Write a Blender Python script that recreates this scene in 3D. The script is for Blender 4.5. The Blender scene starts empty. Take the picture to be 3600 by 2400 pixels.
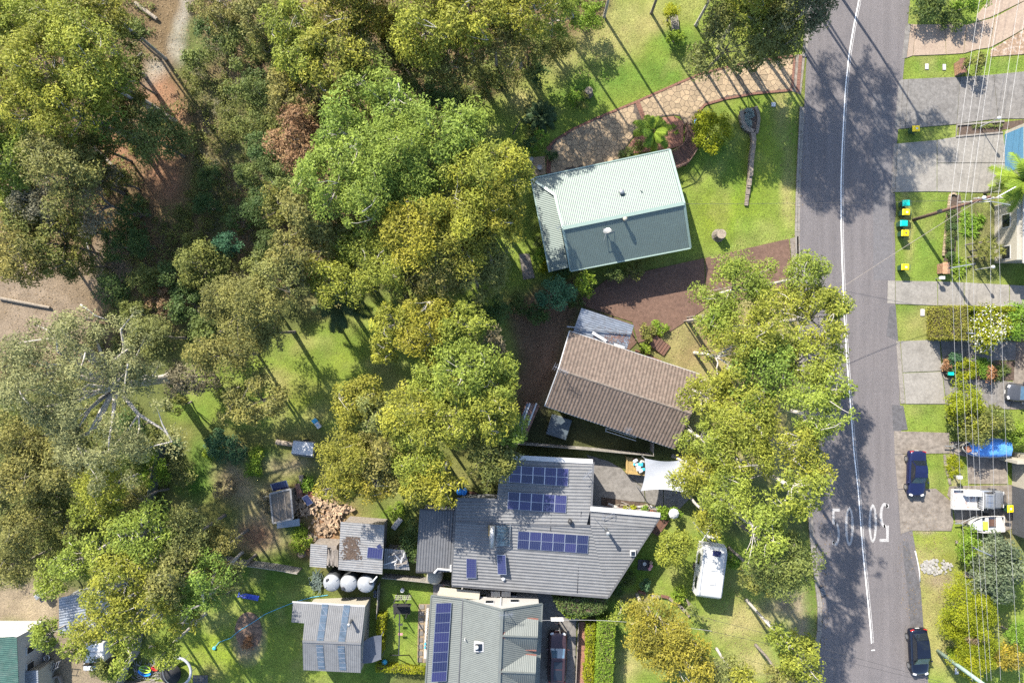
import bpy, bmesh, math, random
import numpy as np
from mathutils import Vector, Matrix
random.seed(7); rng = np.random.default_rng(11)
R = math.radians
scene = bpy.context.scene
# ------------------------------------------------------------------ camera, sky, sun, exposure
HC = 64.0                      # drone height above the ground, metres
KPX = 36.6                     # plan scale: survey units per metre on the ground
cam_d = bpy.data.cameras.new('camera'); cam = bpy.data.objects.new('camera', cam_d)
scene.collection.objects.link(cam); scene.camera = cam
cam.location = (0, 0, HC); cam.rotation_euler = (0, 0, 0)
cam_d.sensor_width = 36; cam_d.lens = 36 * HC / (3600 / KPX); cam_d.clip_end = 3000; cam_d.clip_start = .5
SUN_EL = R(38); SHX, SHY = .545, -.838          # direction in which shadows fall
sd = bpy.data.lights.new('sun', 'SUN'); sun = bpy.data.objects.new('sun', sd); scene.collection.objects.link(sun)
sd.energy = 4.4; sd.angle = R(.53); sd.color = (1, .93, .82)
dirv = Vector((SHX * math.cos(SUN_EL), SHY * math.cos(SUN_EL), -math.sin(SUN_EL)))
sun.rotation_euler = dirv.to_track_quat('-Z', 'Y').to_euler(); sun.location = (-40, 60, 80)
w = bpy.data.worlds.new('World'); scene.world = w; w.use_nodes = True
wn = w.node_tree.nodes; wl = w.node_tree.links
sky = wn.new('ShaderNodeTexSky'); sky.sky_type = 'NISHITA'; sky.sun_disc = False
sky.sun_elevation = SUN_EL; sky.sun_rotation = math.atan2(-SHX, -SHY)
wn['Background'].inputs['Strength'].default_value = .125
wl.new(sky.outputs[0], wn['Background'].inputs['Color'])
scene.view_settings.view_transform = 'Standard'; scene.view_settings.look = 'None'
scene.view_settings.gamma = 1; scene.view_settings.use_curve_mapping = False
scene.view_settings.exposure = 1.9
scene.cycles.max_bounces = 5; scene.cycles.diffuse_bounces = 3; scene.cycles.transmission_bounces = 3
scene.cycles.use_denoising = False
# ------------------------------------------------------------------ plan coordinates (survey sheet -> metres)
def S(x, y, h=0):
    f = (HC - h) / HC / KPX
    return ((x - 1800) * f, (1200 - y) * f)
def Zm(ox, oy, s): return lambda x, y, h=0: S(ox + x / s, oy + y / s, h)
D = Zm(0, 0, 2352 / 3600)
T = {n + 1: Zm(1200 * (n % 3), 800 * (n // 3), 1.96) for n in range(9)}
c1 = Zm(1800, 480, 3.1357); c2 = Zm(3100, 0, 3.92); c3 = Zm(3100, 380, 3.92); c4 = Zm(3100, 700, 2.24); c5 = Zm(3100, 1050, 2.24)
c6 = Zm(3100, 1450, 1.792); c7 = Zm(3100, 1900, 1.792); e1 = Zm(1800, 980, 1.4); e2 = Zm(900, 1480, 2.24); e3 = Zm(1000, 1850, 1.6283)
e4 = Zm(1450, 1560, 1.66); e5 = Zm(2000, 1580, 1.545); e6 = Zm(1450, 2000, 1.92); e7 = Zm(0, 1980, 1.792); e8 = Zm(500, 1480, 1.792)
g1 = Zm(2380, 380, 2.358); g3 = Zm(2000, 1600, 2.9875)
def P3(f, x, y, h): a = f(x, y, h); return (a[0], a[1], h)
# ------------------------------------------------------------------ mesh builder
COL = scene.collection
ORG = {}
class MB:
    def __init__(s): s.v = []; s.f = []
    def add(s, vs, fs):
        o = len(s.v); s.v += [tuple(p) for p in vs]; s.f += [tuple(i + o for i in q) for q in fs]; return s
    def box(s, c, d, rz=0, rx=0, ry=0):
        x, y, z = d[0] / 2, d[1] / 2, d[2] / 2
        vs = [(-x, -y, -z), (x, -y, -z), (x, y, -z), (-x, y, -z), (-x, -y, z), (x, -y, z), (x, y, z), (-x, y, z)]
        if rz or rx or ry:
            m = Matrix.Rotation(rz, 3, 'Z') @ Matrix.Rotation(ry, 3, 'Y') @ Matrix.Rotation(rx, 3, 'X'); vs = [m @ Vector(p) for p in vs]
        return s.add([(p[0] + c[0], p[1] + c[1], p[2] + c[2]) for p in vs], [(0, 3, 2, 1), (4, 5, 6, 7), (0, 1, 5, 4), (1, 2, 6, 5), (2, 3, 7, 6), (3, 0, 4, 7)])
    def prism(s, poly, z0, z1):
        a = sum(poly[i - 1][0] * poly[i][1] - poly[i][0] * poly[i - 1][1] for i in range(len(poly)))
        if a < 0: poly = poly[::-1]
        n = len(poly); vs = [(p[0], p[1], z0) for p in poly] + [(p[0], p[1], z1) for p in poly]
        return s.add(vs, [tuple(range(n - 1, -1, -1)), tuple(range(n, 2 * n))] + [(i, (i + 1) % n, n + (i + 1) % n, n + i) for i in range(n)])
    def slab3(s, pts, t):       # polygon in space given thickness downwards
        n = len(pts); a = sum(pts[i - 1][0] * pts[i][1] - pts[i][0] * pts[i - 1][1] for i in range(n))
        if a < 0: pts = pts[::-1]
        vs = [(p[0], p[1], p[2] - t) for p in pts] + list(pts)
        return s.add(vs, [tuple(range(n - 1, -1, -1)), tuple(range(n, 2 * n))] + [(i, (i + 1) % n, n + (i + 1) % n, n + i) for i in range(n)])
    def tube(s, pts, rad, n=6, cap=True):
        pts = [Vector(p) for p in pts]; m = len(pts)
        if not hasattr(rad, '__len__'): rad = [rad] * m
        t0 = (pts[1] - pts[0]).normalized(); u = t0.orthogonal().normalized(); vs = []
        for i in range(m):
            t = (pts[min(i + 1, m - 1)] - pts[max(i - 1, 0)])
            t = t.normalized() if t.length > 1e-9 else t0
            u = (u - t * u.dot(t)); u = u.normalized() if u.length > 1e-6 else t.orthogonal().normalized(); b = t.cross(u)
            for k in range(n):
                a = 2 * math.pi * k / n; vs.append(pts[i] + (u * math.cos(a) + b * math.sin(a)) * rad[i])
        fs = [(i * n + k, i * n + (k + 1) % n, (i + 1) * n + (k + 1) % n, (i + 1) * n + k) for i in range(m - 1) for k in range(n)]
        if cap: fs += [tuple(range(n - 1, -1, -1)), tuple(range((m - 1) * n, m * n))]
        return s.add(vs, fs)
    def lathe(s, prof, c=(0, 0, 0), n=16, sx=1, sy=1):
        m = len(prof); vs = []
        for r, z in prof:
            for k in range(n):
                a = 2 * math.pi * k / n; vs.append((c[0] + r * sx * math.cos(a), c[1] + r * sy * math.sin(a), c[2] + z))
        fs = [(i * n + k, i * n + (k + 1) % n, (i + 1) * n + (k + 1) % n, (i + 1) * n + k) for i in range(m - 1) for k in range(n)]
        fs += [tuple(range(n - 1, -1, -1)), tuple(range((m - 1) * n, m * n))]
        return s.add(vs, fs)
    def build(s, name, mat, parent=None, smooth=False, bevel=0, sub=0):
        me = bpy.data.meshes.new(name); o = (0, 0, 0)
        if parent is not None: o = ORG.get(parent.name, (0, 0, 0))
        if any(o): s.v = [(a - o[0], b - o[1], c - o[2]) for a, b, c in s.v]
        me.from_pydata(s.v, [], s.f); me.validate(); me.update()
        if mat: me.materials.append(M[mat] if isinstance(mat, str) else mat)
        if smooth: me.polygons.foreach_set('use_smooth', [True] * len(me.polygons))
        ob = bpy.data.objects.new(name, me); COL.objects.link(ob)
        if parent is not None: ob.parent = parent; ORG[ob.name] = o
        if bevel:
            b = ob.modifiers.new('edge', 'BEVEL'); b.width = bevel; b.segments = 2; b.limit_method = 'ANGLE'
        if sub:
            b = ob.modifiers.new('smooth', 'SUBSURF'); b.levels = sub; b.render_levels = sub
        return ob
def tag(o, label=None, cat=None, group=None, kind=None):
    for k, v in (('label', label), ('category', cat), ('group', group), ('kind', kind)):
        if v: o[k] = v
    return o
def thing(name, label, cat, loc=(0, 0, 0), rz=0, group=None, world=True):
    """Empty at the base of a thing. world=True: its parts are written in world metres and made local."""
    o = bpy.data.objects.new(name, None); COL.objects.link(o); o.empty_display_size = .3
    o.location = loc; o.rotation_euler = (0, 0, rz)
    if world: ORG[o.name] = tuple(loc)
    return tag(o, label, cat, group)
def dup(o, parent=None):
    c = o.copy(); COL.objects.link(c); c.parent = parent
    for ch in list(o.children): dup(ch, c)
    return c
def place(o, loc, rz, label, group=None, sc=None):
    o.location = loc; o.rotation_euler = (0, 0, rz); o['label'] = label
    if group: o['group'] = group
    if sc: o.scale = sc
    return o
def strct(o): o['kind'] = 'structure'; return o
def sheet(name, poly, z, mat, parent=None):
    m = MB(); a = sum(poly[i - 1][0] * poly[i][1] - poly[i][0] * poly[i - 1][1] for i in range(len(poly)))
    if a < 0: poly = poly[::-1]
    m.add([(p[0], p[1], z) for p in poly], [tuple(range(len(poly)))]); return m.build(name, mat, parent)
ORD = ['first', 'second', 'third', 'fourth', 'fifth', 'sixth', 'seventh', 'eighth', 'ninth', 'tenth', 'eleventh', 'twelfth', 'thirteenth', 'fourteenth', 'fifteenth', 'sixteenth', 'seventeenth', 'eighteenth']
def nth(i, n, a='leftmost', z='rightmost', frm='from the left'):
    return a if i == 0 else z if i == n - 1 else ORD[i] + ' ' + frm
# ------------------------------------------------------------------ materials
M = {}
def nd(nt, t, **kw):
    n = nt.nodes.new(t)
    for k, v in kw.items(): setattr(n, k, v)
    return n
def mix(nt, a, b, f, blend='MIX'):
    m = nt.nodes.new('ShaderNodeMix'); m.data_type = 'RGBA'; m.blend_type = blend
    for i, v in ((0, f), (6, a), (7, b)):
        if isinstance(v, (int, float)): m.inputs[i].default_value = v
        elif isinstance(v, tuple): m.inputs[i].default_value = (*v[:3], 1)
        else: nt.links.new(v, m.inputs[i])
    return m.outputs[2]
def noise(nt, scale, detail=4, rough=.6, stretch=None, coord='Object', lo=.35, hi=.65, typ='noise'):
    tc = nd(nt, 'ShaderNodeTexCoord'); v = tc.outputs[coord]
    if stretch:
        mp = nd(nt, 'ShaderNodeMapping'); mp.inputs['Scale'].default_value = stretch; nt.links.new(v, mp.inputs[0]); v = mp.outputs[0]
    n = nd(nt, 'ShaderNodeTexNoise'); n.inputs['Scale'].default_value = scale; n.inputs['Detail'].default_value = detail; n.inputs['Roughness'].default_value = rough
    nt.links.new(v, n.inputs['Vector'])
    r = nd(nt, 'ShaderNodeMapRange'); r.inputs[1].default_value = lo; r.inputs[2].default_value = hi; nt.links.new(n.outputs[0], r.inputs[0])
    return r.outputs[0]
def bump(nt, h, strength=.3, dist=.02):
    b = nd(nt, 'ShaderNodeBump'); b.inputs['Strength'].default_value = strength; b.inputs['Distance'].default_value = dist
    nt.links.new(h, b.inputs['Height']); return b.outputs[0]
def newmat(name):
    m = bpy.data.materials.new(name); m.use_nodes = True; M[name] = m
    return m, m.node_tree, m.node_tree.nodes['Principled BSDF']
HARD = dict(asphalt=.80, asphalt_patch=.84, asphalt_dark=.85, concrete=.72, concrete_grey=.74, concrete_brown=.82, concrete_pink=.72, stone=.82, kerb_concrete=.7, aggregate=1.0, white_plastic=.58, tarp_white=.52, pebble_white=.42, tank=.62, dirty_white=.6, wall_cream=.6, wall_white=.6, roof_mint=.46, mint_trim=.5, roof_tile=.8, roof_tile_mass=.8, roof_grey=.8, roof_dark=.8, log=.5, dead_wood=.75, bark_pale=.85, lid_yellow=1, lid_teal=1, plastic_blue=1, tarp_blue=1, cable_pale=.5, line_paint=.9)
def mat(name, col, rough=.7, metal=0, var=.25, scale=6, stain=None, stain_scale=.6, stain_amt=.5, stretch=None, bmp=0, spec=None, speck=0, objvar=0, bscale=60):
    m, nt, p = newmat(name); hs = HARD.get(name, .7); col = tuple(c * hs for c in col); stain = stain and tuple(c * hs for c in stain)
    dk = tuple(c * (1 - var) for c in col); lt = tuple(min(1, c * (1 + var)) for c in col)
    c = mix(nt, dk, lt, noise(nt, scale, 5, .65, stretch))
    if stain:
        f = noise(nt, stain_scale, 6, .7, lo=.48, hi=.72); mm = nd(nt, 'ShaderNodeMath', operation='MULTIPLY'); mm.inputs[1].default_value = stain_amt
        nt.links.new(f, mm.inputs[0]); c = mix(nt, c, stain, mm.outputs[0])
    if speck:
        f = noise(nt, 34, 2, .5, lo=.3, hi=.7); c = mix(nt, c, mix(nt, (1 - speck,) * 3, (1 + speck,) * 3, f), 1.0, 'MULTIPLY')
    if objvar:
        oi = nd(nt, 'ShaderNodeObjectInfo'); c = mix(nt, c, mix(nt, (1 - objvar,) * 3, (1 + objvar, 1 + objvar * .9, 1 + objvar * .8), oi.outputs['Random']), 1.0, 'MULTIPLY')
    nt.links.new(c, p.inputs['Base Color'])
    p.inputs['Roughness'].default_value = rough; p.inputs['Metallic'].default_value = metal
    if spec is not None: p.inputs['Specular IOR Level'].default_value = spec
    if bmp: nt.links.new(bump(nt, noise(nt, bscale, 3), bmp, .02), p.inputs['Normal'])
    return m
mat('asphalt', (.128, .117, .117), .9, var=.10, scale=1.1, stretch=(1.3, .06, 1), stain=(.098, .092, .095), stain_scale=.35, stain_amt=.5, speck=.34, bmp=.5, spec=.2)
mat('asphalt_patch', (.112, .107, .11), .9, var=.1, scale=3, speck=.2, bmp=.4, spec=.2)
mat('asphalt_dark', (.085, .082, .085), .9, var=.2, scale=2.5, speck=.25, bmp=.4, spec=.2)
mat('line_paint', (.62, .61, .58), .7, var=.22, scale=9, stain=(.2, .19, .19), stain_scale=7, stain_amt=.75)
mat('line_paint_worn', (.36, .35, .34), .8, var=.3, scale=12, stain=(.14, .13, .13), stain_scale=9, stain_amt=.95)
mat('kerb_concrete', (.21, .19, .165), .9, var=.25, scale=5, stain=(.1, .085, .07), stain_scale=1.6, stain_amt=.8, speck=.2)
mat('concrete', (.235, .22, .195), .9, var=.14, scale=4, stain=(.135, .125, .11), stain_scale=.8, stain_amt=.7, speck=.16, objvar=.06, spec=.25)
mat('concrete_grey', (.17, .16, .148), .9, var=.2, scale=3, stain=(.09, .083, .075), stain_scale=1, stain_amt=.7, speck=.2, objvar=.06, spec=.25)
mat('concrete_brown', (.17, .148, .125), .9, var=.25, scale=2.5, stain=(.085, .07, .058), stain_scale=.9, stain_amt=.8, speck=.2, objvar=.06, spec=.25)
mat('concrete_pink', (.29, .225, .17), .85, var=.14, scale=5, stain=(.2, .14, .11), stain_scale=.9, stain_amt=.6, speck=.12, objvar=.08, spec=.25)
mat('stencil_brown', (.25, .17, .11), .85, var=.35, scale=6, stain=(.5, .45, .4), stain_scale=2.4, stain_amt=.9, spec=.25)
mat('aggregate', (.098, .06, .044), .92, var=.2, scale=3, stain=(.07, .043, .034), stain_scale=.5, stain_amt=.7, speck=.34, bmp=.4, spec=.2)
mat('stone', (.27, .205, .13), .85, var=.18, scale=7, stain=(.2, .15, .1), stain_scale=2, objvar=.22, speck=.15, spec=.25)
mat('grout', (.085, .065, .05), .95, var=.3)
mat('brick', (.16, .075, .05), .9, var=.35, scale=9, objvar=.2, speck=.2)
mat('brick_pale', (.27, .15, .085), .9, var=.3, scale=9, objvar=.2, speck=.2)
mat('sandstone', (.3, .235, .15), .9, var=.25, scale=8, stain=(.14, .12, .09), stain_scale=3, objvar=.2)
mat('grey_block', (.2, .165, .13), .95, var=.3, scale=7, stain=(.1, .085, .07), stain_scale=3, objvar=.15, speck=.2)
mat('roof_mint', (.185, .245, .22), .55, .1, var=.05, scale=1.5, stretch=(1, 1, 1), stain=(.16, .2, .185), stain_scale=1.2, stain_amt=.35, spec=.5)
mat('mint_trim', (.33, .44, .385), .4, .1, var=.06)
mat('roof_grey', (.135, .137, .14), .6, .1, var=.12, scale=2, stain=(.095, .097, .1), stain_scale=.5, stain_amt=.4, spec=.35)
mat('roof_dark', (.085, .087, .092), .6, .1, var=.12, scale=2, spec=.5)
mat('roof_sage', (.125, .138, .13), .62, .05, var=.07, scale=2, stain=(.1, .108, .104), stain_scale=.7, stain_amt=.35, spec=.3)
mat('roof_green', (.06, .135, .105), .55, .2, var=.2, scale=3, stain=(.16, .2, .17), stain_scale=1.2, stain_amt=.6)
mat('roof_zinc', (.2, .2, .2), .55, .15, var=.15, scale=3, stain=(.14, .125, .11), stain_scale=1.1, stain_amt=.55)
mat('roof_zinc_blue', (.22, .245, .28), .4, .4, var=.18, scale=3, stain=(.1, .09, .08), stain_scale=1.6, stain_amt=.6)
mat('roof_rust', (.17, .085, .06), .85, .1, var=.35, scale=4, stain=(.3, .28, .25), stain_scale=2.5, stain_amt=.7)
mat('roof_pink', (.33, .25, .235), .6, .1, var=.1, scale=3)
mat('roof_tile', (.115, .087, .07), .85, var=.2, scale=5, stain=(.16, .135, .11), stain_scale=4, stain_amt=.5, objvar=.12, speck=.18, spec=.3)
mat('roof_tile_mass', (.115, .087, .07), .85, var=.28, scale=3, stain=(.16, .135, .11), stain_scale=4, stain_amt=.5, speck=.2, spec=.3)
mat('ridge_tile', (.17, .14, .115), .85, var=.25, scale=6, objvar=.12, speck=.2)
mat('terracotta', (.28, .12, .07), .85, var=.3, scale=8)
mat('red_flashing', (.19, .075, .055), .8, var=.45, scale=14)
mat('wall_cream', (.4, .37, .3), .8, var=.07, stain=(.36, .32, .26), stain_scale=.8)
mat('wall_white', (.42, .41, .39), .75, var=.06, stain=(.42, .4, .37), stain_scale=.9)
mat('wall_brick', (.22, .12, .08), .9, var=.3, scale=8)
mat('wall_grey', (.28, .28, .28), .8, var=.1)
mat('white_paint', (.46, .46, .455), .45, var=.05, scale=3)
mat('white_plastic', (.66, .66, .64), .4, var=.04)
mat('dirty_white', (.5, .48, .45), .6, var=.12, stain=(.25, .2, .16), stain_scale=4, stain_amt=.6)
mat('alloy', (.5, .51, .53), .35, .8, var=.1)
mat('galv', (.33, .34, .345), .45, .6, var=.15, scale=9)
mat('steel_dark', (.06, .06, .065), .5, .5, var=.2)
mat('black', (.018, .018, .02), .6, var=.2)
mat('rubber', (.022, .022, .022), .85, var=.2)
mat('glass_dark', (.012, .016, .022), .06, var=.1, spec=.8)
mat('glass_blue', (.05, .10, .15), .05, var=.25, scale=2, spec=.9)
mat('door_blue', (.075, .2, .32), .5, var=.08, scale=2, stretch=(.3, 1, 4))
mat('door_grey', (.07, .075, .085), .5, var=.1, scale=2)
mat('paint_navy', (.012, .017, .065), .22, .3, var=.05, spec=.7)
mat('paint_black', (.007, .010, .022), .18, .25, var=.05, spec=.7)
mat('paint_maroon', (.085, .05, .055), .25, .55, var=.05, spec=.7)
mat('paint_silver', (.36, .38, .41), .3, .6, var=.05, spec=.6)
mat('paint_grey', (.1, .105, .115), .25, .5, var=.05)
mat('lamp_glass', (.55, .55, .55), .15, var=.05, spec=.8)
mat('tail_red', (.35, .01, .01), .25, var=.1)
mat('bin_green', (.025, .075, .045), .5, var=.12)
mat('lid_yellow', (.62, .44, .0), .4, var=.05)
mat('lid_teal', (.0, .36, .29), .4, var=.06)
mat('timber_deck', (.115, .055, .035), .75, var=.35, scale=5, stretch=(1, 12, 1), objvar=.25)
mat('timber_grey', (.21, .185, .16), .9, var=.3, scale=5, stretch=(1, 8, 1), objvar=.2)
mat('timber_pine', (.36, .25, .09), .8, var=.2, scale=5, objvar=.15)
mat('timber_pole', (.14, .08, .055), .9, var=.4, scale=3, stretch=(14, 14, 1))
mat('pole_green', (.26, .36, .31), .85, var=.2, scale=3, stretch=(8, 8, 1))
mat('log', (.3, .25, .19), .9, var=.35, scale=6, objvar=.2)
mat('firewood', (.33, .235, .15), .9, var=.4, scale=7, objvar=.4)
mat('firewood_mass', (.3, .22, .15), .9, var=.6, scale=3.5)
mat('fence_green', (.12, .135, .115), .55, .2, var=.15, scale=3)
mat('fence_grey', (.24, .225, .2), .9, var=.3, scale=4, stretch=(4, 4, 1), objvar=.2)
mat('tarp_blue', (.06, .19, .46), .45, var=.15, scale=5, bmp=.5, bscale=5)
mat('tarp_white', (.6, .62, .64), .5, var=.06)
mat('sail', (.36, .375, .40), .8, var=.05, scale=3)
mat('sail_dark', (.085, .095, .12), .8, var=.12, scale=3)
mat('spa_cover', (.055, .075, .09), .6, var=.25, scale=4, stain=(.1, .11, .11), stain_scale=1.5)
mat('tank', (.31, .325, .34), .55, var=.1, scale=3, stain=(.18, .18, .18), stain_scale=2)
mat('tank_side', (.05, .055, .06), .6, var=.15)
mat('plastic_blue', (.02, .2, .6), .4, var=.06)
mat('slide_blue', (.03, .06, .4), .4, var=.1)
mat('plastic_sky', (.05, .4, .6), .4, var=.06)
mat('plastic_lime', (.4, .6, .05), .4, var=.06)
mat('plastic_red', (.5, .03, .03), .4, var=.06)
mat('plastic_pink', (.55, .25, .28), .5, var=.06)
mat('hose', (.08, .36, .5), .5, var=.05)
mat('rust', (.22, .07, .03), .9, var=.5, scale=12)
mat('ute_tray', (.55, .54, .52), .6, var=.12, scale=5, stain=(.24, .07, .03), stain_scale=2.2, stain_amt=1.0)
mat('bark_pale', (.33, .305, .27), .85, var=.3, scale=4, stretch=(3, 3, .7), objvar=.15)
mat('bark_grey', (.185, .16, .135), .9, var=.4, scale=5, stretch=(3, 3, .7), objvar=.2)
mat('dead_wood', (.3, .285, .26), .9, var=.25, scale=5)
mat('soil_bed', (.075, .05, .035), .95, var=.4, scale=6, speck=.3)
mat('mulch_red', (.24, .115, .075), .95, var=.5, scale=9, speck=.4)
mat('pebble_white', (.5, .48, .44), .9, var=.35, scale=6, stain=(.25, .23, .2), stain_scale=4)
mat('cable_pale', (.5, .5, .5), .5, .3, var=.1)
mat('cable_dark', (.03, .03, .032), .6, var=.1)
mat('mesh_black', (.012, .012, .014), .95, var=.2)
mat('polycarb', (.105, .09, .072), .4, var=.2, scale=4, stretch=(10, 1, 1), spec=.5)
mat('skylight', (.075, .105, .14), .2, var=.25, scale=2, spec=.7)
mat('paving_grey', (.16, .145, .13), .9, var=.2, objvar=.15)
mat('gravel_tan', (.24, .18, .11), .95, var=.4, scale=14, speck=.3)
mat('gum_leaf_litter', (.16, .10, .065), .9, var=.5, scale=3)
def solar():
    m, nt, p = newmat('solar_cell')
    tc = nd(nt, 'ShaderNodeTexCoord'); sp = nd(nt, 'ShaderNodeSeparateXYZ'); nt.links.new(tc.outputs['Object'], sp.inputs[0])
    outs = []
    for ax, pitch in ((0, .1585), (1, .1585)):
        a = nd(nt, 'ShaderNodeMath', operation='DIVIDE'); nt.links.new(sp.outputs[ax], a.inputs[0]); a.inputs[1].default_value = pitch
        f = nd(nt, 'ShaderNodeMath', operation='FRACT'); nt.links.new(a.outputs[0], f.inputs[0])
        s = nd(nt, 'ShaderNodeMath', operation='SUBTRACT'); nt.links.new(f.outputs[0], s.inputs[0]); s.inputs[1].default_value = .5
        b = nd(nt, 'ShaderNodeMath', operation='ABSOLUTE'); nt.links.new(s.outputs[0], b.inputs[0])
        g = nd(nt, 'ShaderNodeMath', operation='GREATER_THAN'); nt.links.new(b.outputs[0], g.inputs[0]); g.inputs[1].default_value = .462
        outs.append(g.outputs[0])
    mx = nd(nt, 'ShaderNodeMath', operation='MAXIMUM'); nt.links.new(outs[0], mx.inputs[0]); nt.links.new(outs[1], mx.inputs[1])
    oi = nd(nt, 'ShaderNodeObjectInfo')
    nt.links.new(mix(nt, mix(nt, (.008, .011, .04), (.02, .02, .075), oi.outputs['Random']), (.06, .07, .1), mx.outputs[0]), p.inputs['Base Color'])
    p.inputs['Roughness'].default_value = .12; p.inputs['Specular IOR Level'].default_value = .6
solar()
def leafmat(name, dark, mid, light, trans=.28, rough=.55, hue=.12):
    m, nt, p = newmat(name)
    at = nd(nt, 'ShaderNodeAttribute', attribute_name='tint')
    sp = nd(nt, 'ShaderNodeSeparateColor'); nt.links.new(at.outputs['Color'], sp.inputs[0])
    c = mix(nt, mix(nt, dark, mid, sp.outputs[1]), light, sp.outputs[0])
    oi = nd(nt, 'ShaderNodeObjectInfo')
    c = mix(nt, c, mix(nt, (1 - hue, 1, 1), (1 + hue, 1, 1 - hue), oi.outputs['Random']), 1.0, 'MULTIPLY')
    nt.links.new(c, p.inputs['Base Color']); p.inputs['Roughness'].default_value = rough; p.inputs['Specular IOR Level'].default_value = .12
    tr = nd(nt, 'ShaderNodeBsdfTranslucent'); nt.links.new(c, tr.inputs[0])
    ms = nd(nt, 'ShaderNodeMixShader'); ms.inputs[0].default_value = trans
    nt.links.new(p.outputs[0], ms.inputs[1]); nt.links.new(tr.outputs[0], ms.inputs[2])
    nt.links.new(ms.outputs[0], nt.nodes['Material Output'].inputs[0])
# foliage kinds: yellow gum, green gum, olive gum, grey-green gum, dark shrub, red-brown, lime, teal, golden
leafmat('leaf_Y', (.095, .105, .02), (.19, .2, .03), (.28, .28, .035))
leafmat('leaf_N', (.10, .098, .022), (.19, .175, .03), (.27, .235, .03))
leafmat('leaf_G', (.08, .112, .022), (.16, .21, .036), (.24, .295, .05))
leafmat('leaf_O', (.078, .085, .03), (.15, .152, .048), (.215, .208, .06))
leafmat('leaf_W', (.09, .096, .045), (.17, .175, .075), (.245, .24, .105))
leafmat('leaf_S', (.088, .112, .022), (.175, .205, .032), (.26, .28, .042))
leafmat('leaf_D', (.03, .054, .018), (.06, .098, .03), (.11, .145, .04))
leafmat('leaf_K', (.055, .075, .024), (.11, .13, .036), (.175, .185, .045))
leafmat('leaf_T', (.02, .055, .03), (.045, .105, .055), (.08, .15, .07))
leafmat('leaf_R', (.13, .062, .035), (.24, .12, .06), (.31, .18, .085))
leafmat('leaf_B', (.11, .08, .05), (.19, .135, .08), (.26, .185, .11))
leafmat('leaf_L', (.06, .115, .012), (.13, .2, .022), (.2, .27, .035))
leafmat('leaf_A', (.085, .115, .008), (.17, .195, .01), (.27, .275, .014), hue=.05)
leafmat('leaf_P', (.02, .042, .018), (.045, .075, .03), (.075, .105, .04))
leafmat('leaf_X', (.06, .06, .035), (.13, .115, .07), (.22, .19, .13))
leafmat('leaf_V', (.14, .17, .15), (.2, .235, .215), (.28, .31, .29))
leafmat('leaf_F', (.5, .48, .46), (.58, .56, .55), (.64, .62, .62))
leafmat('leaf_U', (.05, .065, .036), (.10, .115, .062), (.165, .17, .10))
leafmat('blade_lawn', (.115, .165, .024), (.16, .21, .034), (.25, .235, .085), trans=.35, hue=.0)
# ------------------------------------------------------------------ the ground: one sheet to the horizon
def vnoise(x, y, seed):
    r = np.random.default_rng(seed); g = r.random((257, 257))
    xi = np.floor(x).astype(int); yi = np.floor(y).astype(int); fx = x - xi; fy = y - yi
    fx = fx * fx * (3 - 2 * fx); fy = fy * fy * (3 - 2 * fy)
    a = g[xi % 257, yi % 257]; b = g[(xi + 1) % 257, yi % 257]; c = g[xi % 257, (yi + 1) % 257]; d = g[(xi + 1) % 257, (yi + 1) % 257]
    return (a * (1 - fx) + b * fx) * (1 - fy) + (c * (1 - fx) + d * fx) * fy
def fbm(x, y, seed, o=4): return sum(vnoise(x * 2 ** k, y * 2 ** k, seed + k) * .5 ** k for k in range(o)) / (2 - .5 ** (o - 1))
def inpoly(px, py, poly):
    r = np.zeros(px.shape, bool); n = len(poly); j = n - 1
    for i in range(n):
        xi, yi = poly[i]; xj, yj = poly[j]
        c = ((yi > py) != (yj > py)) & (px < (xj - xi) * (py - yi) / (yj - yi + 1e-12) + xi); r ^= c; j = i
    return r
gx = np.concatenate([-np.geomspace(900, 62, 14), np.arange(-60, 60.01, .3), np.geomspace(62, 900, 14)])
gy = np.concatenate([-np.geomspace(900, 44, 14), np.arange(-42, 42.01, .3), np.geomspace(44, 900, 14)])
GX, GY = np.meshgrid(gx, gy, indexing='ij')
DX = (GX * KPX + 1800) * .65333; DY = (1200 - GY * KPX) * .65333
wob = 26 * (fbm(GX * .5, GY * .5, 3) - .5), 26 * (fbm(GX * .5 + 40, GY * .5, 5) - .5)
QX, QY = DX + wob[0], DY + wob[1]
def blur(a, n):
    for _ in range(n):
        a = (a + np.roll(a, 1, 0) + np.roll(a, -1, 0)) / 3; a = (a + np.roll(a, 1, 1) + np.roll(a, -1, 1)) / 3
    return a
LUSH = (.06, .118, .02); LAWN = (.112, .15, .028); DRYG = (.2, .178, .08); LITTER = (.105, .068, .046); SCRUB = (.07, .082, .028)
SOIL = (.165, .135, .10); DSOIL = (.10, .068, .05); PALE = (.2, .185, .165); GREYL = (.15, .12, .095)
gc = np.empty(GX.shape + (3,)); gc[:] = SCRUB
grassw = np.zeros(GX.shape)
def poly_p(col, poly, soft=3, amt=1.0, grass=None):
    global gc, grassw
    wgt = blur(inpoly(QX, QY, poly).astype(float), soft) * amt
    gc = gc * (1 - wgt[..., None]) + np.array(col) * wgt[..., None]
    if grass is not None: grassw = grassw * (1 - wgt) + grass * wgt
def ell_p(col, cx, cy, rx, ry, amt=.9, pw=1.0, grass=None):
    global gc, grassw
    d = np.sqrt(((QX - cx) / rx) ** 2 + ((QY - cy) / ry) ** 2); wgt = np.clip(1.35 - d, 0, 1) ** pw * amt
    wgt = np.clip(wgt * (.65 + .7 * fbm(GX * 1.3, GY * 1.3, int(cx) % 97 + 9)), 0, 1)
    gc = gc * (1 - wgt[..., None]) + np.array(col) * wgt[..., None]
    if grass is not None: grassw = grassw * (1 - wgt) + grass * wgt
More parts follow.
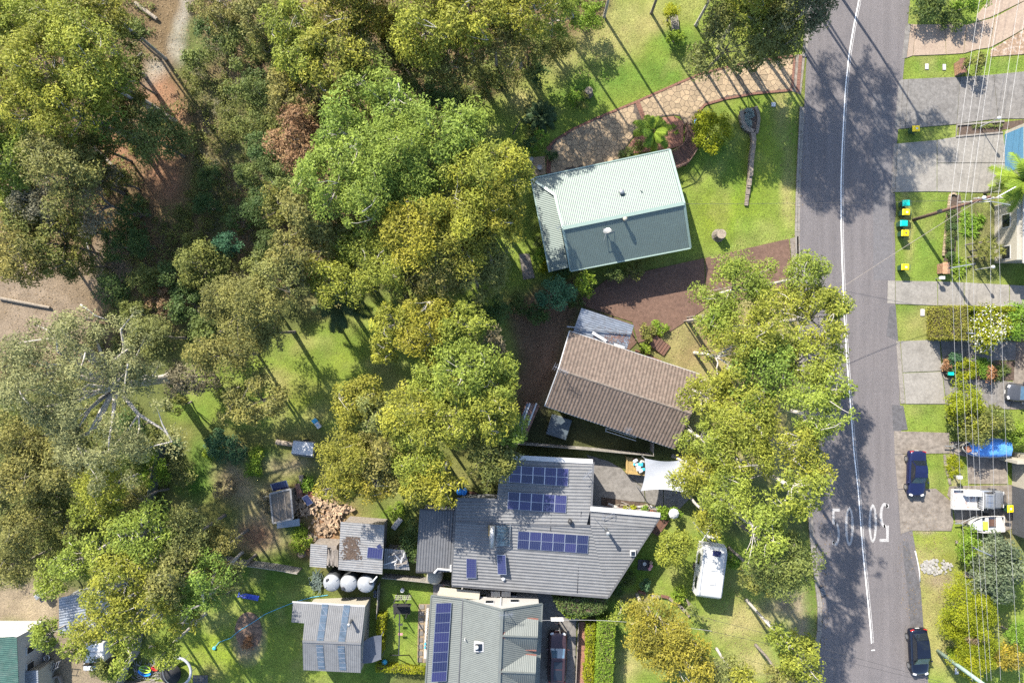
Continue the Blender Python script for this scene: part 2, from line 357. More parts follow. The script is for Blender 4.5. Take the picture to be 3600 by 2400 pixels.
poly_p(LITTER, [(-900, -900), (1440, -900), (1440, -10), (1300, 100), (1180, 190), (1060, 260), (960, 420), (900, 640), (620, 690), (450, 700), (300, 860), (-900, 1000)], 6, .8)
for k in range(26):      # low green growth in the gully
    ell_p(SCRUB if k % 3 else (.045, .07, .02), random.uniform(400, 640), random.uniform(20, 700), random.uniform(25, 60), random.uniform(25, 70), .8)
for a in ((425, 10, 18, 40), (415, 60, 18, 40), (405, 110, 20, 35), (360, 160, 25, 30), (350, 190, 20, 25)): ell_p(PALE, *a, .75)
for a in ((380, 210, 55, 40), (385, 400, 60, 90), (265, 345, 50, 60), (410, 270, 30, 50)): ell_p((.17, .095, .062), *a, .9)
for a in ((80, 700, 130, 110), (40, 640, 80, 60), (150, 760, 90, 60), (230, 610, 60, 60), (30, 780, 60, 60)): ell_p(GREYL, *a, .9)
poly_p(LAWN, [(400, 870), (620, 790), (860, 690), (1190, 560), (1230, 640), (1180, 800), (1180, 1020), (380, 970)], 4, .95, 1)
for a in ((820, 830, 70, 60), (700, 900, 80, 50)): ell_p((.13, .155, .022), *a, .6)
for a in ((730, 950, 40, 25), (620, 870, 40, 25), (760, 700, 60, 30), (900, 960, 70, 40), (1020, 970, 60, 40)): ell_p(DRYG, *a, .55)
for a in ((880, 860, 40, 70), (960, 900, 60, 60)): ell_p(SCRUB, *a, .7)
poly_p(LAWN, [(1090, 255), (1200, 190), (1330, 110), (1410, 30), (1430, -500), (1870, -500), (1845, 130), (1832, 560), (1590, 600), (1240, 650), (1160, 620), (1090, 500)], 3, 1, 1)
for a in ((1390, 100, 80, 60), (1440, 50, 60, 60), (1300, 150, 60, 30), (1200, 230, 50, 40), (1810, 420, 18, 110), (1790, 260, 20, 60), (1500, 60, 40, 30)): ell_p(DRYG, *a, .7)
for a in ((1410, 180, 70, 45), (1520, 170, 60, 40), (1330, 215, 60, 30), (1700, 450, 60, 80), (1640, 340, 80, 60), (1560, 90, 60, 30)): ell_p(LUSH, *a, .75)
for a in ((1690, 480, 70, 60), (1650, 500, 50, 50), (1745, 350, 40, 120)): ell_p((.125, .165, .018), *a, .6)
poly_p(DSOIL, [(1150, 700), (1330, 640), (1340, 700), (1300, 780), (1250, 950), (1180, 990), (1190, 830)], 4, .95, 0)
ell_p((.135, .088, .066), 1260, 810, 40, 80, .6)
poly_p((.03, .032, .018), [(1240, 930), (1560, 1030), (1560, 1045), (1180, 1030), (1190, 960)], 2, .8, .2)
poly_p(DRYG, [(1470, 800), (1560, 740), (1640, 700), (1840, 640), (1860, 1130), (1560, 1050), (1600, 900), (1540, 830)], 3, .8, .5)
for a in ((1600, 800, 60, 50), (1720, 900, 80, 100), (1680, 760, 70, 50)): ell_p((.13, .09, .055), *a, .7)
# back yards on the lower left
poly_p((.095, .10, .032), [(380, 975), (800, 1000), (1190, 1020), (1200, 1100), (1050, 1140), (960, 1300), (560, 1290), (380, 1160)], 5, .95, .6)
for a in ((470, 1060, 40, 60), (450, 1120, 40, 40), (560, 1060, 50, 35), (700, 1110, 30, 25), (660, 1200, 25, 40), (690, 1240, 25, 30), (620, 1060, 50, 30)): ell_p(LUSH, *a, .85)
for a in ((650, 1070, 70, 25), (560, 1130, 50, 40), (590, 1190, 50, 60), (630, 1140, 30, 40), (540, 1040, 25, 25), (600, 1240, 60, 40), (530, 1090, 40, 40)): ell_p((.2, .16, .11), *a, .8)
for a in ((760, 1200, 60, 90), (730, 1260, 60, 40), (690, 1150, 30, 50), (590, 1230, 40, 30)): ell_p((.15, .085, .055), *a, .9, grass=0)
for a in ((905, 1180, 40, 50), (920, 1090, 40, 40)): ell_p((.06, .105, .015), *a, .85)
poly_p(LAWN, [(400, 1290), (560, 1285), (720, 1300), (740, 1380), (870, 1380), (880, 1700), (330, 1700), (340, 1450)], 3, 1, 1)
for a in ((500, 1520, 70, 60), (560, 1480, 60, 40), (480, 1470, 40, 40)): ell_p((.125, .165, .02), *a, .7)
for a in ((620, 1310, 90, 40), (860, 1540, 40, 40), (640, 1400, 60, 40)): ell_p(LUSH, *a, .7)
ell_p((.16, .125, .09), 570, 1475, 30, 45, 1.0, .5, 0)
ell_p(DRYG, 480, 1545, 40, 20, .5)
poly_p(LAWN, [(880, 1335), (995, 1340), (985, 1530), (870, 1530)], 1, 1, 1); ell_p(LUSH, 925, 1400, 40, 70, .6)
poly_p(GREYL, [(-50, 1340), (100, 1330), (240, 1380), (260, 1700), (-300, 1700), (-300, 1340)], 3, .9, .1)
for a in ((70, 1390, 60, 35), (30, 1440, 50, 20)): ell_p((.2, .165, .12), *a, .7)
ell_p(SCRUB, 40, 1440, 60, 18, .6)
# front yards bottom middle
poly_p(LAWN, [(1400, 1180), (1560, 1180), (1680, 1240), (1880, 1240), (1890, 1700), (1390, 1700), (1400, 1330)], 3, .95, 1)
for a in ((1700, 1430, 80, 50), (1640, 1560, 60, 40), (1720, 1520, 60, 40), (1440, 1520, 30, 50)): ell_p(DRYG, *a, .85)
for a in ((1815, 1390, 65, 50), (1850, 1440, 30, 40)): ell_p(SOIL, *a, .9, grass=.1)
ell_p((.06, .095, .014), 1870, 1350, 20, 130, .8); ell_p(LUSH, 1470, 1300, 60, 40, .7); ell_p(LUSH, 1420, 1390, 40, 60, .5)
ell_p(DSOIL, 1460, 1370, 50, 14, .8)
# verges on the right
poly_p(LAWN, [(2055, -600), (3200, -600), (3200, 2400), (2150, 2400), (2110, 1500), (2060, 1000), (2050, 440), (2075, 200)], 1, 1, 1)
for a in ((2120, 740, 50, 40), (2085, 480, 12, 150), (2150, 1340, 50, 110), (2120, 1450, 25, 80), (2110, 1300, 40, 50), (2170, 1500, 60, 50), (2190, 1360, 40, 20)): ell_p(DRYG, *a, .72)
for a in ((2170, 1290, 30, 25), (2140, 1240, 35, 20)): ell_p((.13, .145, .022), *a, .6)
for a in ((2160, 1330, 40, 18), (2130, 1210, 30, 12), (2200, 1150, 30, 12), (2190, 1080, 14, 60)): ell_p(SOIL, *a, .8, grass=.2)
for a in ((2150, 50, 80, 50), (2140, 150, 40, 20), (2300, 150, 60, 20), (2130, 560, 30, 50), (2110, 1080, 20, 30)): ell_p(LUSH, *a, .6)
for a in ((2300, 800, 90, 120), (2260, 540, 60, 120), (2300, 1230, 60, 60)): ell_p((.09, .07, .05), *a, .7, grass=0)
dw = np.clip(fbm(GX * .45 + 7, GY * .45, 61) * 2.6 - 1.25, 0, 1)[..., None] * grassw[..., None] * .55; gc = gc * (1 - dw) + np.array(DRYG) * dw
dw = np.clip(fbm(GX * .3 + 70, GY * .3, 71) * 2.6 - 1.3, 0, 1)[..., None] * grassw[..., None] * .5; gc = gc * (1 - dw) + np.array(LUSH) * dw
gc *= (.74 + .52 * fbm(GX * .9, GY * .9, 21))[..., None]
gc *= (.86 + .28 * fbm(GX * 2.2, GY * 2.2, 31, 2))[..., None]
def ground():
    nx, ny = GX.shape; GZ = .05 * (fbm(GX * .3, GY * .3, 51) - .5) - .03
    v = np.stack([GX, GY, GZ], -1).reshape(-1, 3)
    i = np.arange(nx * ny).reshape(nx, ny); q = np.stack([i[:-1, :-1], i[1:, :-1], i[1:, 1:], i[:-1, 1:]], -1).reshape(-1, 4)
    me = bpy.data.meshes.new('ground'); me.vertices.add(len(v)); me.vertices.foreach_set('co', v.ravel().astype('f'))
    me.loops.add(q.size); me.loops.foreach_set('vertex_index', q.ravel().astype('i'))
    me.polygons.add(len(q)); me.polygons.foreach_set('loop_start', np.arange(0, q.size, 4, dtype='i')); me.update(calc_edges=True); me.validate()
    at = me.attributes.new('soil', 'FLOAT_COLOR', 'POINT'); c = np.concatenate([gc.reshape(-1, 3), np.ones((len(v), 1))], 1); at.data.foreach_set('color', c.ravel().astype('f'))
    me.polygons.foreach_set('use_smooth', np.ones(len(q), bool))
    m, nt, p = newmat('ground'); a = nd(nt, 'ShaderNodeAttribute', attribute_name='soil')
    c = mix(nt, a.outputs['Color'], mix(nt, (.55, .55, .55), (1.45, 1.42, 1.3), noise(nt, 7, 8, .75, lo=.3, hi=.7)), 1.0, 'MULTIPLY')
    c = mix(nt, c, mix(nt, (.82, .83, .8), (1.18, 1.16, 1.12), noise(nt, 26, 3, .6, lo=.3, hi=.7)), 1.0, 'MULTIPLY')
    nt.links.new(c, p.inputs['Base Color']); p.inputs['Roughness'].default_value = .95; p.inputs['Specular IOR Level'].default_value = .1
    nt.links.new(bump(nt, noise(nt, 10, 5, .7), .5, .05), p.inputs['Normal'])
    me.materials.append(m); o = bpy.data.objects.new('ground', me); COL.objects.link(o); strct(o)
ground()
# ------------------------------------------------------------------ road, kerbs, markings
def pl(f, pts, h=0): return [f(x, y, h) for x, y in pts]
LEFT = pl(S, [(2876, -500), (2860, -150), (2844, 87), (2833, 250), (2826, 400), (2814, 650), (2810, 800), (2812, 1000), (2826, 1300), (2845, 1600), (2852, 1728), (2859, 1855), (2874, 2008), (2889, 2100), (2892, 2187), (2883, 2263), (2868, 2314), (2830, 2370), (2760, 2420), (2600, 2460)])
RIGHT = pl(D, [(2118, -330), (2102, -100), (2090, 0), (2078, 130), (2060, 330), (2050, 440), (2056, 560), (2056, 700), (2060, 800), (2066, 900), (2070, 1000), (2080, 1100), (2092, 1200), (2110, 1300), (2118, 1400), (2124, 1480), (2132, 1568), (2160, 1900)])
strct(sheet('road', LEFT + pl(S, [(2600, 2900)]) + RIGHT[::-1], .012, 'asphalt'))
def ribbon(m, pts, w, z0, z1=None, off=0):
    """a strip of width w along a line; with z1 a raised bar"""
    n = len(pts); a = []; b = []
    for i in range(n):
        d = Vector(pts[min(i + 1, n - 1)]) - Vector(pts[max(i - 1, 0)]); d.normalize(); q = Vector((-d.y, d.x))
        p = Vector(pts[i]) + q * off; a.append(p + q * w / 2); b.append(p - q * w / 2)
    for i in range(n - 1):
        if z1 is None: m.add([(*b[i], z0), (*b[i + 1], z0), (*a[i + 1], z0), (*a[i], z0)], [(0, 1, 2, 3)])
        else: m.prism([tuple(b[i]), tuple(b[i + 1]), tuple(a[i + 1]), tuple(a[i])], z0, z1)
def resample(pts, step):
    out = [Vector(pts[0])]; acc = 0
    for i in range(len(pts) - 1):
        a, b = Vector(pts[i]), Vector(pts[i + 1]); L = (b - a).length; t = step - acc
        while t <= L: out.append(a + (b - a) * t / L); t += step
        acc = (acc + L) % step
    return out
kerb = strct(MB().build('kerb', None)); kp = resample(LEFT, 2.4)
for i in range(len(kp) - 1):
    if 7 < i < 10: continue
    a, b = kp[i], kp[i + 1]; d = (b - a).normalized() * .008; m = MB(); ribbon(m, [a + d, b - d], .16, -.05, .12, -.36); ribbon(m, [a + d, b - d], .30, -.05, .03, -.13); m.build('kerb_stone', 'kerb_concrete', kerb)
strct(sheet('road_patch', pl(S, [(3068, 330), (3135, 330), (3132, 700), (3138, 984), (3070, 984)]), .017, 'asphalt_patch'))
strct(sheet('road_shoulder', pl(c5, [(60, 60), (108, 50), (128, 330), (100, 320), (70, 310), (35, 290)]), .018, 'asphalt_dark'))
strct(sheet('road_shoulder', pl(T[6], [(1440, 1220), (1520, 1225), (1550, 1390), (1450, 1400)]), .018, 'asphalt_dark'))
strct(sheet('road_shoulder', pl(c7, [(130, 0), (170, 10), (185, 110), (245, 300), (262, 540), (180, 560), (165, 330), (140, 150)]), .018, 'asphalt_dark'))
strct(sheet('road_shoulder', pl(c3, [(105, 1180), (180, 1170), (195, 1400), (180, 1568), (105, 1568)]), .018, 'asphalt_dark'))
CL = [T[3](x, y) for x, y in ((1235, -260), (1215, 0), (1180, 170), (1145, 380), (1120, 620), (1105, 900), (1095, 1100), (1090, 1300), (1092, 1568))] + [T[6](x, y) for x, y in ((1097, 200), (1105, 400), (1115, 650), (1130, 900), (1150, 1150), (1180, 1550))] + [T[9](x, y) for x, y in ((1210, 250), (1240, 650), (1270, 950), (1290, 1150), (1305, 1338))]
CL = resample(CL, .8)
m = MB(); ribbon(m, CL, .11, .022); strct(m.build('centre_line', 'line_paint'))
m = MB(); ribbon(m, CL[:30] + CL[30:], .07, .023, off=.19); strct(m.build('lane_line', 'line_paint_worn'))
m = MB(); ribbon(m, [T[9](1300, 1341), T[9](1323, 1339)], .1, .023); strct(m.build('line_end_bar', 'line_paint'))
def digit(kind, f, x0, x1, y0, y1, flip, name):
    m = MB(); w_, h_ = x1 - x0, y1 - y0
    def pt(u, v):
        if flip: u, v = 1 - u, 1 - v
        return f(x0 + u * w_, y0 + v * h_)
    if kind == '0':
        n = 28
        for i in range(n):
            a0, a1 = 2 * math.pi * i / n, 2 * math.pi * (i + 1) / n
            q = [pt(.5 + r * math.cos(a), .5 + s * math.sin(a)) for a, r, s in ((a0, .5, .5), (a1, .5, .5), (a1, .22, .42), (a0, .22, .42))]
            m.add([(*p, .024) for p in q], [(0, 1, 2, 3)])
    else:
        def q(u0, v0, u1, v1): m.add([(*pt(u0, v0), .024), (*pt(u0, v1), .024), (*pt(u1, v1), .024), (*pt(u1, v0), .024)], [(0, 1, 2, 3)])
        q(0, 0, 1, .08); q(0, .08, .3, .42); q(.3, .36, .55, .44)
        n = 16
        for i in range(n):
            a0, a1 = -math.pi * .55 + math.pi * 1.3 * i / n, -math.pi * .55 + math.pi * 1.3 * (i + 1) / n
            k = [pt(.45 + r * math.cos(a), .68 + s * math.sin(a)) for a, r, s in ((a0, .55, .32), (a1, .55, .32), (a1, .25, .24), (a0, .25, .24))]
            m.add([(*p, .024) for p in k], [(0, 1, 2, 3)])
        q(0, .86, .3, .97)
    return m.build(name, 'line_paint_worn')
mk = strct(bpy.data.objects.new('speed_marking', None)); COL.objects.link(mk)
for a in (('5', T[9], 1030, 1082, 365, 622, False), ('0', T[9], 1118, 1178, 355, 622, False), ('0', T[9], 1280, 1338, 335, 600, True), ('5', T[9], 1356, 1420, 325, 595, True)):
    o = digit(*a, 'digit_' + ('five' if a[0] == '5' else 'zero')); o.parent = mk
# ------------------------------------------------------------------ driveways, slab by slab
def driveway(name, slabs, matn, z=.03):
    root = strct(bpy.data.objects.new(name, None)); COL.objects.link(root)
    for i, pts in enumerate(slabs):
        cx = sum(p[0] for p in pts) / len(pts); cy = sum(p[1] for p in pts) / len(pts); q = []
        for x, y in pts:
            d = math.hypot(x - cx, y - cy); s = max(0, 1 - .022 / max(d, .1)); q.append((cx + (x - cx) * s, cy + (y - cy) * s))
        mt = matn[i] if isinstance(matn, (list, tuple)) else matn
        MB().prism(q, -.08, z + .004 * (i % 3)).build('slab', mt, root, bevel=.008)
    return root
driveway('stencilled_driveway', [pl(c2, a) for a in ([(330, 320), (400, 332), (340, 802), (278, 812)], [(404, 332), (470, 340), (425, 772), (344, 802)], [(470, 340), (860, 335), (885, 755), (430, 772)], [(864, 335), (1165, 345), (1125, 740), (889, 755)],
    [(1169, 345), (1300, 310), (1560, 240), (1490, 660), (1300, 690), (1129, 740)], [(1564, 238), (1960, 20), (2100, -60), (2100, 320), (1960, 400), (1790, 500), (1494, 658)], [(1310, 205), (1480, 0), (1600, -200), (2200, -400), (2100, -70), (1950, 20), (1500, 240), (1310, 300)])], ['concrete_grey'] + ['concrete_pink'] * 6)
driveway('brown_stencil_path', [pl(c2, a) for a in ([(1495, 690), (1790, 508), (1960, 408), (2150, 330), (2150, 735), (1960, 752), (1495, 785)],)], 'stencil_brown')
B2 = lambda x, y: c2(x, y); B3 = lambda x, y: c3(x, y)
driveway('concrete_driveway', [[B2(235, 1100), B2(300, 1095), B3(245, 290), B3(175, 305)], [B2(302, 1095), B2(368, 1090), B3(318, 285), B3(247, 290)], [B2(370, 1090), B2(1080, 1060), B3(1030, 225), B3(320, 285)], [B2(1082, 1060), B2(1540, 1028), B3(1600, 150), B3(1034, 220)], [B2(1542, 1028), B2(1960, 985), B2(2300, 960), B3(2300, 130), B3(1960, 150), B3(1602, 150)]], 'concrete_grey')
driveway('concrete_driveway', [pl(c3, a) for a in ([(165, 490), (215, 488), (180, 1160), (125, 1172)], [(217, 488), (758, 440), (758, 1150), (182, 1160)], [(762, 440), (980, 402), (1668, 342), (1720, 755), (762, 758)], [(762, 762), (1720, 759), (1640, 1160), (1320, 1165), (762, 1150)])], ['kerb_concrete', 'concrete', 'concrete', 'concrete'])
driveway('concrete_path', [pl(c4, a) for a in ([(48, 640), (103, 642), (103, 824), (42, 820)], [(107, 642), (438, 646), (438, 838), (107, 825)], [(442, 646), (646, 655), (646, 842), (442, 838)], [(650, 655), (1003, 674), (1003, 846), (650, 842)], [(1007, 674), (1300, 690), (1300, 860), (1007, 846)])], 'concrete')
driveway('concrete_driveway', [pl(c5, a) for a in ([(112, 330), (143, 332), (184, 826), (148, 828)], [(147, 332), (455, 320), (472, 568), (165, 580)], [(166, 584), (473, 572), (502, 828), (187, 828)], [(459, 322), (1060, 340), (1055, 482), (478, 490)], [(476, 572), (1040, 655), (1010, 870), (508, 832)], [(1062, 340), (1300, 340), (1300, 870), (1012, 870)])], ['kerb_concrete', 'concrete', 'concrete', 'concrete_grey', 'concrete_grey', 'concrete_brown'])
driveway('stained_driveway', [pl(c6, a) for a in ([(75, 115), (425, 126), (430, 255), (80, 262)], [(80, 266), (155, 262), (165, 476), (100, 482)], [(100, 486), (340, 476), (440, 560), (452, 690), (438, 745), (180, 742), (118, 764)], [(430, 180), (560, 180), (790, 170), (792, 450), (545, 448), (540, 280), (432, 255)], [(425, 462), (780, 454), (900, 454), (900, 700), (780, 744), (462, 690), (444, 560), (412, 520)], [(388, 264), (400, 262), (440, 452), (424, 456), (392, 330)])], 'concrete_brown')
# brown pebble driveway of the tiled house
driveway('pebble_driveway', [pl(D, a) for a in ([(1620, 592), (1812, 548), (1822, 660), (1622, 708)], [(1392, 642), (1618, 592.5), (1620, 709), (1540, 762), (1466, 788), (1452, 740), (1345, 705), (1332, 690)], [(1345, 707), (1450, 742), (1462, 788), (1440, 810), (1310, 765)])], 'aggregate')
driveway('driveway_apron', [pl(D, [(1814, 548), (1834, 542), (1836, 655), (1824, 660)])], 'concrete_brown')
# ------------------------------------------------------------------ crazy paving drive with brick edging
DRV = [T[2](x, y) for x, y in ((1418, 1205), (1412, 1080), (1438, 1000), (1475, 965), (1600, 888), (1800, 798), (2020, 708), (2350, 562))] + [T[3](x, y) for x, y in ((130, 508), (400, 440), (690, 395), (770, 388), (752, 622), (500, 645), (300, 680), (150, 722), (95, 790), (70, 858), (10, 858), (-20, 800))] + [T[2](x, y) for x, y in ((2290, 795), (2200, 805), (2100, 850), (1995, 965), (1935, 1060), (1912, 1110))]
drv = strct(bpy.data.objects.new('crazy_paved_driveway', None)); COL.objects.link(drv)
MB().prism(DRV, -.06, .022).build('mortar_bed', 'grout', drv)
def clip(poly, nx, ny, d):
    out = []
    for i in range(len(poly)):
        a, b = poly[i - 1], poly[i]; da = a[0] * nx + a[1] * ny - d; db = b[0] * nx + b[1] * ny - d
        if (da <= 0) != (db <= 0): t = da / (da - db); out.append((a[0] + (b[0] - a[0]) * t, a[1] + (b[1] - a[1]) * t))
        if db <= 0: out.append(b)
    return out
def crazy():
    xs = [p[0] for p in DRV]; ys = [p[1] for p in DRV]; st = .52; pts = {}
    nx = int((max(xs) - min(xs)) / st) + 3; ny = int((max(ys) - min(ys)) / st) + 3; r = random.Random(5)
    for i in range(nx):
        for j in range(ny): pts[i, j] = (min(xs) - st + (i + .5 * (j % 2) + r.uniform(-.38, .38)) * st, min(ys) - st + (j + r.uniform(-.38, .38)) * st)
    bands = [(T[2](2030, 700), T[2](2092, 862)), (T[2](1422, 1010), T[2](1418, 1200))]
    poly_np = DRV; cells = []
    for (i, j), p in pts.items():
        if not inpoly(np.array([p[0]]), np.array([p[1]]), poly_np)[0]: continue
        if any(abs((p[0] - a[0]) * (b[1] - a[1]) - (p[1] - a[1]) * (b[0] - a[0])) / math.dist(a, b) < .26 for a, b in bands if min(a[1], b[1]) - .2 < p[1] < max(a[1], b[1]) + .2): continue
        c = [(p[0] - .6, p[1] - .6), (p[0] + .6, p[1] - .6), (p[0] + .6, p[1] + .6), (p[0] - .6, p[1] + .6)]
        for di in (-2, -1, 0, 1, 2):
            for dj in (-2, -1, 0, 1, 2):
                q = pts.get((i + di, j + dj))
                if q is None or (di == 0 and dj == 0): continue
                n = (q[0] - p[0], q[1] - p[1]); L = math.hypot(*n); n = (n[0] / L, n[1] / L)
                c = clip(c, *n, (p[0] * n[0] + p[1] * n[1]) + L / 2 - .018)
        for k in range(len(DRV)):
            if len(c) < 3: break
            a, b = DRV[k - 1], DRV[k]
            if math.dist(a, p) > 9 and math.dist(b, p) > 9: continue
            # keep stones inside the edging where it is near
            ex, ey = b[0] - a[0], b[1] - a[1]; L = math.hypot(ex, ey); t = ((p[0] - a[0]) * ex + (p[1] - a[1]) * ey) / L / L
            if -.1 < t < 1.1:
                n = (ey / L, -ex / L); s = (p[0] - a[0]) * n[0] + (p[1] - a[1]) * n[1]
                if abs(s) < .8:
                    if s > 0: n = (-n[0], -n[1])
                    c = clip(c, *n, a[0] * n[0] + a[1] * n[1] - .1)
        if len(c) >= 3:
            ar = abs(sum(c[k - 1][0] * c[k][1] - c[k][0] * c[k - 1][1] for k in range(len(c)))) / 2
            if ar > .03: cells.append((ar, c))
    cells.sort(key=lambda a: -a[0]); rest = MB()
    for k, (ar, c) in enumerate(cells):
        z = .03 + r.uniform(0, .012)
        if k < 300: MB().prism(c, .0, z).build('paving_stone', 'stone', drv)
        else: rest.prism(c, .0, z)
    tag(rest.build('paving_stones', 'stone', drv), kind='stuff')
    e = MB()
    def course(pts, w=.11):
        q = resample(pts, .235)
        for i in range(len(q) - 1):
            a, b = q[i], q[i + 1]; d = (b - a); L = d.length; d.normalize(); c = (a + b) / 2; e.box((c.x, c.y, .035), (L - .012, w * 2 - .012, .07 + r.uniform(0, .01)), math.atan2(d.y, d.x))
    course(DRV[1:12]); course(DRV[12:18]); course(DRV[11:13])
    for a, b in bands: course([a, b]); course([(a[0] + .23, a[1]), (b[0] + .23, b[1])])
    course([T[3](812, 385), T[3](790, 650)], .16)
    tag(e.build('brick_edging', 'brick', drv), kind='stuff')
crazy()
strct(sheet('driveway_crossing', pl(T[3], [(772, 380), (845, 372), (815, 655), (752, 628)]), .014, 'concrete_brown'))
driveway('paved_yard', [pl(T[2], [(1300, 1085), (1405, 1075), (1410, 1200), (1315, 1218)])], 'stone')
# concrete yard east of the grey house
driveway('concrete_yard', [pl(g3, a) for a in ([(180, -10), (420, 60), (560, 140), (600, 190), (790, 350), (800, 490), (640, 480), (450, 455), (340, 440), (335, 580), (215, 580), (230, 60)], [(604, 190), (800, 200), (990, 360), (992, 560), (805, 492), (795, 350)], [(804, 200), (1200, 220), (1320, 400), (1150, 575), (996, 560), (994, 360)])], ['concrete_grey', 'concrete_grey', 'concrete_grey'])
driveway('car_park_slab', [pl(T[8], [(1352, 940), (1800, 975), (1620, 1140), (1610, 1568), (1340, 1568)]), pl(T[8], [(1340, 1572), (1612, 1572), (1610, 1900), (1330, 1900)])], 'concrete_grey')
driveway('back_path', [pl(c1, [(75, 1290), (190, 1290), (255, 1560), (125, 1580)])], 'concrete_brown')
driveway('side_path', [pl(T[8], [(632, 890), (690, 870), (760, 885), (680, 905), (665, 960), (632, 962)])], 'concrete_grey')
# ------------------------------------------------------------------ trees, shrubs and other plants
def leaf_arrays(P, out, n, ln, wd, up=.75, tint=None):
    """kite leaves at points P; out: outward direction used to lean the blades"""
    nrm = rng.normal(size=(n, 3)) * .62 + out * .45; nrm[:, 2] += up; nrm /= np.linalg.norm(nrm, axis=1)[:, None]
    a = rng.normal(size=(n, 3)); a -= nrm * (a * nrm).sum(1)[:, None]; a /= np.linalg.norm(a, axis=1)[:, None] + 1e-9
    b = np.cross(nrm, a); l = (ln * rng.uniform(.7, 1.3, n))[:, None]; w_ = (wd * rng.uniform(.7, 1.3, n))[:, None]
    V = np.empty((n, 3, 3)); V[:, 0] = P - a * l * .45 - b * w_ / 2; V[:, 1] = P - a * l * .3 + b * w_ / 2; V[:, 2] = P + a * l * .55
    return V
def leaf_mesh(name, V, tint, matn, parent):
    n = len(V); k = V.shape[1]; me = bpy.data.meshes.new(name)
    o = ORG.get(parent.name, (0, 0, 0)) if parent is not None else (0, 0, 0)
    me.vertices.add(n * k); me.vertices.foreach_set('co', (V - np.array(o)).astype('f').ravel())
    me.loops.add(n * k); me.loops.foreach_set('vertex_index', np.arange(n * k, dtype='i'))
    me.polygons.add(n); me.polygons.foreach_set('loop_start', np.arange(0, n * k, k, dtype='i')); me.update(calc_edges=True)
    at = me.attributes.new('tint', 'FLOAT_COLOR', 'POINT'); c = np.ones((n, k, 4)); c[:, :, 0] = tint[0][:, None]; c[:, :, 1] = tint[1][:, None]
    at.data.foreach_set('color', c.astype('f').ravel()); me.materials.append(M[matn] if isinstance(matn, str) else matn)
    ob = bpy.data.objects.new(name, me); COL.objects.link(ob)
    if parent is not None: ob.parent = parent; ORG[ob.name] = o
    return ob
TN = {'Y': 'yellow-green gum tree', 'N': 'golden-olive gum tree', 'G': 'bright green gum tree', 'O': 'olive gum tree', 'W': 'grey-green gum tree', 'S': 'lime-green gum tree', 'D': 'dark green shrub', 'K': 'mid-green shrub',
      'T': 'blue-green shrub', 'R': 'red-brown leaved tree', 'B': 'dry brown shrub', 'L': 'bright green shrub', 'A': 'golden shrub', 'U': 'dark grey-green leafy tree', 'X': 'drab brown-olive tree'}
LEAVES = [0]
def crown_points(c, r3, nc, cr, nl, shell=.5, low=-.25):
    """clump centres over an uneven dome and leaf positions round each clump"""
    d = rng.normal(size=(nc * 3, 3)); d /= np.linalg.norm(d, axis=1)[:, None]; d = d[d[:, 2] > low][:nc]; nc = len(d)
    ang = np.arctan2(d[:, 1], d[:, 0]); ph = rng.uniform(0, 6.28, 4)
    lob = 1 + .13 * np.sin(2 * ang + ph[0]) + .12 * np.sin(3 * ang + ph[1]) + .1 * np.sin(5 * ang + ph[2]) + .07 * np.sin(8 * ang + ph[3])
    rad = (shell + (1 - shell) * rng.random(nc) ** .55) * lob
    C = c + d * rad[:, None] * np.array(r3) * np.array([1, 1, 1.0]); C[:, 2] += rng.normal(size=nc) * .12 * r3[2]
    crs = cr * np.clip(rng.lognormal(-.06, .34, nc), .4, 1.7)
    idx = np.repeat(np.arange(nc), np.maximum(8, (nl * (crs / cr) ** 2 * rng.uniform(.5, 1.3, nc))).astype(int)); n = len(idx)
    q = rng.normal(size=(n, 3)); q /= np.linalg.norm(q, axis=1)[:, None]; q[:, 2] = np.where(q[:, 2] < -.3, -q[:, 2], q[:, 2])
    rr = rng.random(n) ** .42; P = C[idx] + q * rr[:, None] * crs[idx][:, None] * np.array([1, 1, .62])
    return C, crs, idx, P, q
